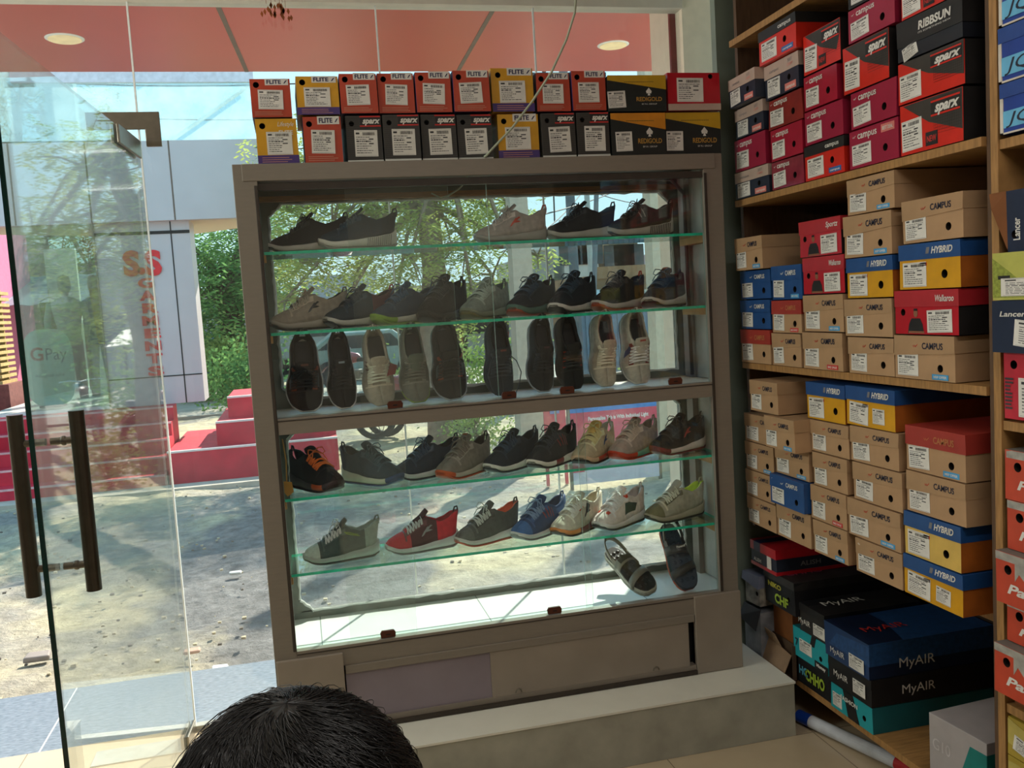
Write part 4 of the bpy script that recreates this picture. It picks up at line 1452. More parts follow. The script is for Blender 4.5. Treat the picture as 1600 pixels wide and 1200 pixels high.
# white and grey open boxes at the far end, with torn flaps
ow = empty('open_shoe_box', (1.745, 3.335, ZB + .24), (0, 0, RZ + R(6)), 'white and grey shoe box with a lilac lid at the column, beside the graffiti box', 'shoe box', 'boxes piled on the bottom board')
card_body(.10, .2, .12, random.Random(3), (.03, .05, .009), (0, 0, 1)).obj('body', [mat('white printed card', '#b3aca0', .5, col2='#4a4a4c', scale=22), M_hole], ow)
b = MB(); b.hexa([(-.06, -.012, .095), (.055, -.012, .075), (.055, .2, .10), (-.06, .2, .10), (-.06, -.006, .128), (.055, -.004, .128), (.055, .2, .128), (-.06, .2, .128)])
b.obj('lid', mat('lilac grey lid', '#8087a0', .45), ow)
ow = empty('open_shoe_box', (1.735, 3.325, ZB + .03), (0, 0, RZ + R(4)), 'grey shoe box lying open under the white and grey box at the column', 'shoe box', 'boxes piled on the bottom board')
card_body(.12, .2, .19, random.Random(4), None, (0, 0, 1)).obj('body', [mat('grey printed card', '#5f6168', .5, col2='#8f9197', scale=14), M_hole], ow)
b = MB(); b.hexa([(-.06, -.03, .15), (.06, -.025, .12), (.06, -.023, .123), (-.06, -.028, .153), (-.06, 0, .205), (.06, 0, .205), (.06, .003, .205), (-.06, .003, .205)])
b.obj('lid_flap', mat('charcoal card', '#3a3b40', .5), ow)
tb = empty('torn_cardboard_box', (1.775, 3.19, ZB), (0, 0, RZ), 'torn brown cardboard box with its flaps hanging open at the floor edge', 'box', 'boxes piled on the bottom board')
M_brk = mat('brown corrugated card', '#8d745c', .8, var=.12)
b = MB()
b.box(-.10, -.097, 0, .02, 0, .14); b.box(.097, .10, 0, .02, 0, .14); b.box(-.10, .10, 0, .02, 0, .003); b.box(-.10, .10, .017, .02, 0, .14)
b.obj('shell', mat('dark card inside', '#4b392a', .8), tb)
b = MB(); b.hexa([(-.10, -.05, .0), (.10, -.06, -.01), (.10, -.057, -.01), (-.10, -.047, .0), (-.09, .0, .12), (.09, .0, .10), (.09, .003, .10), (-.09, .003, .12)])
b.obj('flap', M_brk, tb)
b = MB(); b.hexa([(-.09, -.002, .12), (.02, -.002, .11), (.02, 0.001, .11), (-.09, .001, .12), (-.06, -.03, .17), (.0, -.02, .16), (.0, -.017, .16), (-.06, -.027, .17)])
b.obj('flap', M_brk, tb)
# white and teal box near the upright, on the board
wb = empty('carton', (1.78, 2.19, ZB), (0, 0, RZ + R(4)), 'white and teal cardboard carton standing beside the dark upright', 'carton', 'boxes piled on the bottom board')
b = MB(); b.box(-.11, .11, 0, .36, 0, .225)
b.obj('body', M_ccream if False else mat('grey white card', '#a9a3a4', .5, var=.05), wb, bevel=.002)
b = MB()
b.prism([(-.02, -.0008, 0), (.11, -.0008, 0), (.11, -.0008, .19), (.05, -.0008, .19)], (0, .0006, 0), 0)
b.prism([(.1108, 0, 0), (.1108, .36, 0), (.1108, .36, .19), (.1108, 0, .19)], (-.0006, 0, 0), 0)
b.obj('teal_panel', [mat('deep teal card', '#147a76', .45)], wb)
b = MB(); b.text('G10', .05, (-.06, -.0008, .12), 0, width=.07); b.obj('brand_lettering', mat('pale grey print', '#c4bfc0', .6), wb)
# striped tube on the floor
pa = Vector((1.80, 3.10, .034)); pb = Vector((2.0, 2.60, .034))
pa = on(1248, 1118, 'Z', .03); pb = on(1480, 1228, 'Z', .03)
st = empty('striped_tube', pa, label='long white tube with blue and red ends lying on the floor beside the platform', cat='tube')
dirv = (pb - pa)
for n_, a, c, m in (('blue_end', 0, .10, mat('blue film', '#163f9c', .3)), ('white_middle', .10, .70, mat('white film', '#c6ccd6', .3)), ('red_end', .70, 1.0, mat('red film', '#b3202c', .3))):
    b = MB(); b.tube([dirv * a, dirv * c], .024, 18); b.obj(n_, m, st, smooth=False)
# ------------------------------------------------------------------ shoes
def interp(tab, t):
    if t <= tab[0][0]:
        return tab[0][1]
    for (a, va), (b_, vb) in zip(tab, tab[1:]):
        if t <= b_:
            u = (t - a) / (b_ - a)
            u = u * u * (3 - 2 * u)
            return va + (vb - va) * u
    return tab[-1][1]


SW = [(0, .018), (.03, .032), (.08, .042), (.16, .050), (.28, .0545), (.38, .0535), (.52, .046), (.66, .041), (.8, .040), (.9, .0365), (.96, .029), (1.0, .016)]


def cmat(hexv, kind='fabric'):
    if kind == 'fabric':
        return mat('knit %s' % hexv, hexv, 0.8, var=.14, scale=60, bump=.25, bscale=420)
    if kind == 'rubber':
        return mat('rubber %s' % hexv, hexv, 0.5, var=.06, scale=30)
    return mat('%s %s' % (kind, hexv), hexv, 0.35, var=.06, scale=30)


def shade(h, k):
    """laces and panels of a slightly paler yarn than the knit"""
    v = [min(255, int(int(h[i:i + 2], 16) * k + 6)) for i in (1, 3, 5)]
    return '#%02x%02x%02x' % tuple(v)


def make_shoe(spec, label, group):
    """sneaker: toe at -x, heel at +x, sole on z = 0"""
    L = spec.get('L', .278)
    spec = dict(spec)
    for k_ in ('upper', 'sole', 'heel', 'toecap', 'tongue', 'lining'):      # pale shoes are paler than they look through the dusty glass
        if k_ in spec:
            v_ = max(int(spec[k_][i_:i_ + 2], 16) for i_ in (1, 3, 5))
            spec[k_] = shade(spec[k_], 1.0 + .28 * max(0, min(1, (v_ - 60) / 70)))
    hs = spec.get('hs', 1.0)
    thick = spec.get('thick', 1.0)
    root = empty('sneaker', label=label, cat='shoe', group=group)
    X = lambda t: (t - .5) * L

    def zb(t):
        return .020 * max(0, 1 - t / .24) ** 2 + .008 * max(0, (t - .9) / .1) ** 2

    def zt(t):
        return zb(t) * .8 + thick * interp([(0, .024), (.1, .026), (.4, .030), (.7, .038), (.9, .045), (1, .050)], t)
    cy = lambda t: .006 * math.sin(min(1, t / .5) * PI) * spec.get('side', 1)

    # midsole
    def sole_pt(u, v, lo, hi, grow):
        # v along 0..1, u around the ring
        t = v
        w = interp(SW, t) + grow
        a = 2 * PI * u
        ca, sa = math.cos(a), math.sin(a)
        yy = math.copysign(abs(ca) ** .45, ca) * w
        k = (math.copysign(abs(sa) ** .6, sa) + 1) / 2
        return (X(t) + (-.003 if t < .02 else .004 if t > .98 else 0), cy(t) + yy * (1 - .06 * (1 - k)), lo(t) + (hi(t) - lo(t)) * k)
    st = [0, .012, .035, .07, .12, .18, .25, .33, .42, .52, .62, .72, .8, .87, .92, .96, .985, 1]

    def loft(fn, nu, mi=0, mb=None, cap=True):
        mb = mb or MB()
        vs, fs = [], []
        for t in st:
            for k in range(nu):
                vs.append(fn(k / nu, t))
        for j in range(len(st) - 1):
            for k in range(nu):
                a, b_ = j * nu + k, j * nu + (k + 1) % nu
                fs.append((a, b_, b_ + nu, a + nu))
        if cap:
            fs.append(tuple(range(nu))[::-1])
            fs.append(tuple(range((len(st) - 1) * nu, len(st) * nu)))
        mb.add(vs, fs, mi)
        return mb
    osh = .0065
    ms = loft(lambda u, v: sole_pt(u, v, lambda t: zb(t) + osh * .8, zt, .0045), 16)
    if spec.get('sole2'):
        # rear or toe of the midsole in a second colour
        t0, t1 = spec.get('sole2r', (.0, .28))
        mi = []
        nu = 16
        for j in range(len(st) - 1):
            tm = (st[j] + st[j + 1]) / 2
            mi += [1 if t0 <= tm <= t1 else 0] * nu
        mi += [1 if t0 <= 0.01 else 0, 1 if t1 >= .99 else 0]
        ms.m = mi
    so = ms.obj('midsole', [cmat(spec['sole'], 'rubber'), cmat(spec.get('sole2', spec['sole']), 'rubber')], root, smooth=True)
    ou = loft(lambda u, v: sole_pt(u, v, zb, lambda t: zb(t) + osh + (.006 if t < .06 else .004 if t > .95 else 0), .002), 16)
    ou.obj('outsole', cmat(spec.get('out', '#1c1b1b'), 'rubber'), so, smooth=True)
    if spec.get('ribs'):
        rb = MB()
        for k in range(12):
            t = .60 + k * .028
            for s in (-1, 1):
                w = interp(SW, t) + .0052
                rb.hexa([(X(t), cy(t) + s * (w - .001), zb(t) + .009), (X(t) + .0028, cy(t) + s * (w - .001), zb(t) + .009), (X(t) + .0028, cy(t) + s * (w + .0008), zb(t) + .009), (X(t), cy(t) + s * (w + .0008), zb(t) + .009),
                         (X(t) + .004, cy(t) + s * (w - .001), zt(t) - .006), (X(t) + .0068, cy(t) + s * (w - .001), zt(t) - .006), (X(t) + .0068, cy(t) + s * (w + .0008), zt(t) - .006), (X(t) + .004, cy(t) + s * (w + .0008), zt(t) - .006)])
        rb.obj('sole_ribs', cmat(spec['ribs'], 'rubber'), so)

    # upper: outer wall up to the collar, then the lining down inside
    top_c = [(0, .036), (.04, .050), (.12, .060), (.22, .068), (.32, .082), (.42, .099), (.50, .112), (.56, .116), (.66, .102), (.76, .094), (.86, .102), (.94, .115), (1, .121)]
    op = [(0, 0), (.47, 0), (.54, .024), (.62, .031), (.80, .030), (.90, .026), (.96, .019), (1.0, .006)]
    zs = lambda t: zt(t) - .004
    ztop = lambda t: max(zs(t) + .006, interp(top_c, t) * hs + (thick - 1) * .02)
    NA = 9

    def outer(t, q, side, off=0.0):
        """q 0..1 from the sole edge to the collar or the ridge"""
        w = interp(SW, t) * .985
        ow = interp(op, t)
        a = q * PI / 2
        pw = .85 if t > .5 else 1.0
        yy = ow + (w - ow) * max(0, math.cos(a)) ** pw
        zz = zs(t) + (ztop(t) - zs(t)) * math.sin(a) ** (1.0 if t > .5 else .95)
        # heel leans back, collar tucks
        xx = X(t) + (.010 * math.sin(a) if t > .97 else 0) - (.004 if t > .995 else 0)
        if t > .8:
            xx += (.006 * (q ** 2)) * (t - .8) / .2
        n = Vector((0, math.cos(a), math.sin(a)))
        return Vector((xx, cy(t) + side * (yy + off * n.y), zz + off * n.z))

    def ring(t):
        pts = []
        for k in range(NA):
            pts.append(outer(t, k / (NA - 1), -1))
        # inner wall
        w = interp(SW, t) * .985 - .007
        ow = max(0.0, interp(op, t) - .0045)
        inn = []
        zt_i = ztop(t) - .0035
        zlo = zs(t) + .003
        for k in range(6):
            q = 1 - k / 5
            a = q * PI / 2
            yy = ow + (max(.004, w) - ow) * math.cos(a)
            inn.append((yy, zlo + (zt_i - zlo) * math.sin(a)))
        x = X(t) * .985
        for yy, zz in inn:
            pts.append(Vector((x, cy(t) - yy, zz)))
        for yy, zz in inn[::-1]:
            pts.append(Vector((x, cy(t) + yy, zz)))
        for k in range(NA - 1, -1, -1):
            pts.append(outer(t, k / (NA - 1), 1))
        return pts
    st2 = [0, .015, .04, .08, .13, .19, .25, .31, .37, .43, .47, .50, .54, .58, .63, .69, .75, .81, .86, .90, .935, .96, .98, 1]
    nu = 2 * NA + 12
    up = MB()
    vs, fs, mi = [], [], []
    tc_end = spec.get('toecap_t', .20)
    for t in st2:
        vs += ring(t)
    for j in range(len(st2) - 1):
        tm = (st2[j] + st2[j + 1]) / 2
        for k in range(nu):
            a, b_ = j * nu + k, j * nu + (k + 1) % nu
            fs.append((a, b_, b_ + nu, a + nu))
            is_in = NA - 1 <= k < nu - NA
            mi.append(1 if is_in else (2 if (tm < tc_end and spec.get('toecap')) else 3 if (tm > spec.get('heel_t', .80) and spec.get('heel')) else 0))
    fs.append(tuple(range(nu))[::-1])
    fs.append(tuple(range((len(st2) - 1) * nu, len(st2) * nu)))
    mi += [2 if spec.get('toecap') else 0, 3 if spec.get('heel') else 0]
    up.add(vs, fs, 0)
    up.m = mi
    C = spec['upper']
    up.obj('upper', [cmat(C), cmat(spec.get('lining', '#1d1d20')), cmat(spec.get('toecap', C)), cmat(spec.get('heel', C))], root, smooth=True)
    # sock liner
    sl = MB()
    pts = [(X(t), cy(t) - interp(SW, t) * .78, zs(t) + .006) for t in (.35, .5, .65, .8, .93)] + [(X(t), cy(t) + interp(SW, t) * .78, zs(t) + .006) for t in (.93, .8, .65, .5, .35)]
    sl.prism(pts, (0, 0, .002))
    sl.obj('insole', cmat(spec.get('insole', '#3a3a3e')), root)

    def patch(mb, t0, t1, q0, q1, side, skew=0.0, off=.0012, mi=0, nu_=5, nv_=5):
        def fn(u, v):
            q = q0 + (q1 - q0) * v
            t = t0 + (t1 - t0) * u + skew * (v - .5)
            e = 0 if (0 < u < 1 and 0 < v < 1) else -.0008
            return outer(min(1, max(0, t)), q, side, off + e)
        mb.grid(fn, nu_, nv_, mi)
    # eyestay (lace panels) on both sides of the throat, and the toe seam
    ey = MB()
    for s in (-1, 1):
        patch(ey, .26, .55, .50, .72, s, off=.0018, nu_=10)
    se = MB()
    for s in (-1, 1):
        patch(se, .235, .258, .30, 1.0, s, off=.0015, nu_=3, nv_=8)
    se.obj('toe_seam', cmat(shade(C, 1.2), 'leather'), root, smooth=True)
    ey.obj('eyestay', cmat(spec.get('stay', shade(C, 1.25)), 'leather'), root, smooth=True)
    # heel counter and other coloured side pieces
    if spec.get('panels'):
        for (nm, colr, t0, t1, q0, q1, sk) in spec['panels']:
            pb_ = MB()
            for s in (-1, 1):
                patch(pb_, t0, t1, q0, q1, s, sk, off=.0020)
            pb_.obj(nm, cmat(colr, 'leather'), root, smooth=True)
    # tongue
    tg = MB()
    tz = spec.get('tongue_h', 1.0)
    path = [(.40, .100), (.46, .110), (.51, .119), (.55, .129), (.59, .137)]
    wv = [.016, .020, .0245, .028, .024]
    NU = 9

    def tong(u, v):
        k = v * (len(path) - 1)
        i0 = min(int(k), len(path) - 2)
        f = k - i0
        t = path[i0][0] + (path[i0 + 1][0] - path[i0][0]) * f
        z = path[i0][1] + (path[i0 + 1][1] - path[i0][1]) * f
        w = wv[i0] + (wv[i0 + 1] - wv[i0]) * f
        a = 2 * PI * u
        th = .0042
        y_ = w * math.cos(a)
        return (X(t) - th * math.sin(a) * .8, cy(t) + y_, z * hs + (thick - 1) * .02 + th * math.sin(a) * .7 - (y_ / .024) ** 2 * .006)
    tg.grid(tong, 14, 12, 0, closeu=True)
    tg.add([tong(k / 14, 1.0) for k in range(14)], [tuple(range(14))], 0)
    to = tg.obj('tongue', cmat(spec.get('tongue', C)), root, smooth=True)
    if spec.get('badge'):
        bd = MB()
        for row in range(3):
            pass
        y0 = .011
        vs = []
        for (u_, v_) in ((-1, .80), (1, .80), (1, .95), (-1, .95)):
            k = v_
            c_ = tong(.25, k)
            vs.append((c_[0] - .0012, c_[1] + u_ * y0, c_[2] + .0005))
        bd.add(vs, [(0, 1, 2, 3)], 0)
        bd.obj('tongue_badge', cmat(spec['badge'], 'leather'), to)
    # laces: crossing bars over the throat, a bow and its loops
    la = MB()
    n = 6
    rl = .0027
    for k in range(n):
        t = .285 + k * .041

        def lp_(tt, yf):
            qq = 1 - .46 * abs(yf)
            p = outer(tt, qq, 1 if yf >= 0 else -1, .0042 + .0015 * (1 - abs(yf)))
            return p
        for d_ in ((0, .030), (.030, 0)) if k < n - 1 else ((0, 0),):
            pts = [lp_(t + d_[0] * (1 - (yf + 1) / 2) + d_[1] * ((yf + 1) / 2), yf) for yf in (-1, -.6, -.2, .2, .6, 1)]
            la.tube(pts, rl, 6)
    lm = cmat(shade(spec.get('lace', C), 1.5), 'lace')
    if not spec.get('nobow'):
        base = Vector((X(.49), cy(.5), .1205 * hs + (thick - 1) * .02))
        rr = random.Random(sum(ord(c_) * (i_ + 3) for i_, c_ in enumerate(label)) % 9999)
        for s in (-1, 1):
            a1 = rr.uniform(.7, 1.2)
            loop = [base, base + Vector((-.004, s * .014, .010 * a1)), base + Vector((-.010, s * .030, .012 * a1)), base + Vector((-.018, s * .036, -.002)), base + Vector((-.014, s * .026, -.008)), base + Vector((-.004, s * .010, -.002)), base]
            la.tube(loop, .0019, 6)
            la.tube([base, base + Vector((-.012, s * .012, .002)), base + Vector((-.026, s * .024, -.010)), base + Vector((-.032, s * .034, -.028))], .0018, 6)
        la.tube([base + Vector((0, -.005, .001)), base + Vector((0, .005, .001))], .005, 8)
    la.obj('laces', lm, root, smooth=True)
    if spec.get('hang'):
        hg = MB()
        for s in (-1, 1):
            p0 = Vector((X(.52), cy(.5) + s * .026, .10))
            hg.tube([p0, p0 + Vector((-.03, s * .022, .012)), p0 + Vector((-.075, s * .036, .006)), p0 + Vector((-.12, s * .026, -.01)), p0 + Vector((-.15, s * .012, -.02))], .0021, 6)
        hg.obj('loose_lace_ends', lm, root, smooth=True)
    # pull tab at the heel
    ht = MB()
    xh = X(1.0) + .004
    zh = ztop(1.0)
    ht.tube([(xh - .010, 0, zh - .006), (xh - .004, 0, zh + .009), (xh + .006, 0, zh + .011), (xh + .008, 0, zh - .002), (xh + .006, 0, zh - .018)], [.0035, .0032, .0032, .0035, .003], 8)
    ht.obj('heel_tab', cmat(spec.get('tab', C), 'leather'), root, smooth=True)
    # side logo
    if spec.get('logo'):
        lg = MB()
        for s in (-1, 1):
            if spec.get('logotype') == 'stripes':
                for k in range(spec.get('nst', 4)):
                    patch(lg, .46 + k * .055, .475 + k * .055, .28, .62, s, skew=-.04, off=.0024, nu_=3, nv_=4)
            elif spec.get('logotype') == 'dots':
                for k in range(4):
                    patch(lg, .29 + k * .060, .330 + k * .060, .52, .66, s, off=.0048, nu_=3, nv_=3)
            else:
                patch(lg, .50, .53, .22, .44, s, skew=.09, off=.0024, nu_=3, nv_=5)
                patch(lg, .55, .60, .30, .36, s, skew=.05, off=.0024, nu_=3, nv_=3)
                patch(lg, .56, .585, .30, .52, s, skew=.08, off=.0024, nu_=3, nv_=5)
        lg.obj('side_logo', cmat(spec['logo'], 'print'), root, smooth=True)
    return root


def pose(root, x, y, z, yaw, roll=0.0, sc=1.0, zs_=1.0):
    root.matrix_world = Matrix.Translation((x, y, z)) @ Matrix.Rotation(R(yaw), 4, 'Z') @ Matrix.Rotation(R(roll), 4, 'X') @ Matrix.Diagonal((sc * .98, sc, sc * zs_, 1))


def stand(root, x, y, z, lean, roll, L=.278, sc=1.0, yawz=0, ws=1.0):
    """toe down, sole against the back, seen from above the instep"""
    B = Matrix(((0, -1, 0, 0), (0, 0, -1, 0), (1, 0, 0, 0), (0, 0, 0, 1)))
    M = Matrix.Translation((x, y, z)) @ Matrix.Rotation(R(yawz), 4, 'Z') @ Matrix.Rotation(R(roll), 4, 'Y') @ Matrix.Rotation(R(-lean), 4, 'X') @ B @ Matrix.Diagonal((sc, sc * ws, sc, 1)) @ Matrix.Translation((L / 2 - .001, 0, 0))
    root.matrix_world = M


def sx(px, py, y=3.37):
    return on(px, py, 'Y', y).x


G1 = 'sneakers on the top glass shelf'
G2 = 'sneakers on the second glass shelf'
G3 = 'sneakers standing on their toes on the deck'
G4 = 'sneakers on the third glass shelf'
G5 = 'sneakers on the lowest glass shelf'
Z1, Z2, Z3, Z4, Z5 = 1.9305, 1.6525, 1.3578, 1.0685, .7975
ROW = [
 # px of centre, y, z, yaw, group, label, spec
 (480, 3.395, Z1, -3, G1, 'black sneaker in profile with pale grey sole, far left of the top shelf', dict(upper='#17171b', sole='#a39c98', out='#141414', lining='#101012', tab='#151518')),
 (558, 3.33, Z1, 3, G1, 'navy teal slip-on sneaker with ribbed pale sole, overlapping the black one', dict(upper='#122b3d', sole='#b3b0aa', out='#a8a59f', lining='#121820', ribs='#8d8a84', nobow=1, thick=1.12, heel='#0f2433', tab='#16202c')),
 (797, 3.37, Z1, 2, G1, 'light grey sneaker with coral side mark and coral heel tab, top shelf', dict(upper='#8f8784', sole='#85827f', out='#9b9793', lining='#77706e', logo='#d4503c', tab='#d0503e', lace='#8a8380', insole='#c05a48')),
 (907, 3.37, Z1, 3, G1, 'charcoal sneaker with tall lace bow and pale sole, top shelf', dict(upper='#2b2d33', sole='#8f8d89', out='#777570', lining='#1a1b1f', lace='#22242a', thick=1.1)),
 (998, 3.36, Z1, 2, G1, 'dark brown sneaker with two grey side stripes, far right of the top shelf', dict(upper='#2d2523', sole='#8e8984', out='#5d5955', lining='#17181a', heel='#22281f', logo='#8d8782', logotype='stripes', nst=2, ribs='#1f1d1c', thick=1.15, lace='#1b1818')),
 # second shelf
 (482, 3.39, Z2, 12, G2, 'taupe sneaker with black side mark, first on the second shelf', dict(upper='#857a70', sole='#8e857d', out='#211f1e', lining='#26252a', logo='#1e1c1c', tab='#6f665e', lace='#857c72')),
 (562, 3.36, Z2, 24, G2, 'navy teal sneaker with maroon heel and coral tab, second shelf', dict(upper='#10293a', sole='#9d9995', out='#14202a', lining='#3a1a22', heel='#54202c', heel_t=.62, tab='#c43f42', lace='#0e2230')),
 (632, 3.36, Z2, 30, G2, 'dark blue sneaker with lime toe bumper, second shelf', dict(upper='#15304a', sole='#a8a49c', sole2='#93b53a', sole2r=(0, .22), out='#8fae3c', lining='#123048', lace='#17324c', stay='#26405a', tab='#1d4156')),
 (694, 3.37, Z2, 48, G2, 'all-black high-cut sneaker with webbing pull tabs, second shelf', dict(upper='#131519', sole='#141517', out='#0f1012', lining='#0f1013', hs=1.12, tab='#16181c', lace='#16191d', thick=1.1)),
 (760, 3.37, Z2, 45, G2, 'sage grey monochrome sneaker, second shelf centre', dict(upper='#717a74', sole='#6f7566', out='#85805c', lining='#5c625e', lace='#7a837d', tab='#666e69')),
 (833, 3.37, Z2, 42, G2, 'navy sneaker with green-grey sole and orange outsole, second shelf', dict(upper='#142230', sole='#41635a', out='#a8482c', lining='#101a24', lace='#17293a', thick=1.15)),
 (897, 3.365, Z2, 40, G2, 'blue-black sneaker with white wedge sole, middle right of the second shelf', dict(upper='#18222d', sole='#a9a6a2', out='#20252a', lining='#121a22', lace='#1c2a38', hs=1.05)),
 (968, 3.36, Z2, 30, G2, 'black sneaker with orange toe tread and red heel tab, second shelf', dict(upper='#1b1d20', sole='#98928e', out='#b9522f', lining='#1a1416', heel='#3a1c1c', tab='#b8392c', lace='#2a2626')),
 (1040, 3.36, Z2, 40, G2, 'navy sneaker with rust tongue label, last on the second shelf', dict(upper='#15202c', sole='#9a9590', out='#1d1e22', lining='#101820', tongue='#3b2624', badge='#9a4a34', tab='#26394a', lace='#182533')),
]
for px, y, z, yaw, g, lab, sp in ROW:
    s_ = make_shoe(sp, lab, g)
    py = 365 if z == Z1 else 490
    pose(s_, sx(px, py, y), y, z + .0004, yaw, zs_=1.06 if z == Z1 else 1.13)
STAND = [
 (481, 'black upright sneaker with orange eyelets and blue-grey flashes, far left of the standing row', dict(upper='#1b1c20', sole='#9b9a98', out='#2a2a2c', lining='#101114', stay='#8a4028', lace='#15161a', panels=[('side_flash', '#4d5c6a', .30, .48, .40, .62, .03)], badge='#6a3a30'), 0),
 (540, 'black upright sneaker with a small white tongue label, second in the standing row', dict(upper='#131418', sole='#a9a7a5', out='#1c1c1e', lining='#0d0e10', lace='#111216', badge='#9fb0bd', nobow=1, panels=[('side_flash', '#6e6f66', .36, .44, .18, .34, .05)]), -2),
 (599, 'stone grey upright sneaker with a dark red swing tag', dict(upper='#968c80', sole='#8d8578', out='#5a2a22', lining='#857b70', lace='#aca397', nobow=1, logo='#6a3434', logotype='stripes', nst=3, tongue='#a1978b'), -4),
 (655, 'olive grey upright sneaker with dark green lining and lime sole edge', dict(upper='#6d6b64', sole='#8f958c', sole2='#93a84c', sole2r=(0, .2), out='#23241f', lining='#24382f', lace='#5c5a55', nobow=1, panels=[('side_flash', '#24434e', .36, .54, .52, .70, .0)], tongue='#5f665d'), -3),
 (711, 'black upright sneaker with orange eyelets, centre left of the standing row', dict(upper='#1a1c21', sole='#84898e', out='#28292c', lining='#0e1013', stay='#934530', lace='#15171b', panels=[('side_flash', '#55646f', .30, .46, .40, .62, .03)]), -5),
 (786, 'dark grey upright sneaker with loose laces hanging down both sides', dict(upper='#2c333a', sole='#33393f', out='#2b2f33', lining='#191d22', lace='#2a3037', nobow=1, hang=1, badge='#7a403c'), -1),
 (850, 'plain black upright sneaker with pale sole rim, between loose-laced and orange-dotted ones', dict(upper='#12151a', sole='#80868b', out='#1a1b1e', lining='#0d0f13', lace='#15181d', nobow=1, badge='#4a2a36'), 1),
 (899, 'black upright sneaker with two columns of orange dots', dict(upper='#1b1d1e', sole='#2a2c2e', out='#1f2022', lining='#141b22', lace='#1d2023', nobow=1, logo='#c4482c', logotype='dots'), -4),
 (949, 'beige upright sneaker with pinkish lining, second from the right of the standing row', dict(upper='#9a9283', sole='#8f8f85', out='#29251d', lining='#8a6f69', lace='#a89f91', nobow=1), 0),
 (1002, 'pale grey upright sneaker with red and blue side flashes, far right of the standing row', dict(upper='#98948a', sole='#a09e97', out='#2b2822', lining='#7f7b70', lace='#c2bbae', nobow=1, stay='#8c3a3c', badge='#b04a44', panels=[('side_flash', '#3d5a86', .40, .50, .2, .5, .05)]), -3),
]
for k, (px, lab, sp, roll) in enumerate(STAND):
    s_ = make_shoe(sp, lab, G3)
    ymid = 3.36
    y0 = 3.300
    scl = .97 if k != 4 else 1.0
    xb = sx(px, 632 - (px - 481) * .085, 3.30)
    stand(s_, xb, y0 + .035, Z3 + .002, 13, roll, sc=scl, ws=(1.22, .98, 1.08, 1.05, 1.2, 1.05, 1.0, 1.0, 1.0, 1.1)[k])
    if k == 2:
        b = MB()
        b.prism([(-.118, -.022, .0), (-.118, -.050, .008), (-.085, -.062, .008), (-.072, -.040, .004)], (0, 0, .0015))
        b.M = None
        sw = b.obj('swing_tag', cmat('#7c1420', 'print'), s_)
        sw.location = (.075, 0, .098)
        b = MB()
        b.text('JOY', .014, (0, 0, 0), 0, bold=.04, frame=Matrix(((0, 1, 0), (-1, 0, 0), (0, 0, 1))), width=.020)
        tt = b.obj('tongue_lettering', cmat('#a03030', 'print'), s_)
        tt.location = (.012, 0, .124)
        tt.rotation_euler = (0, R(-40), 0)
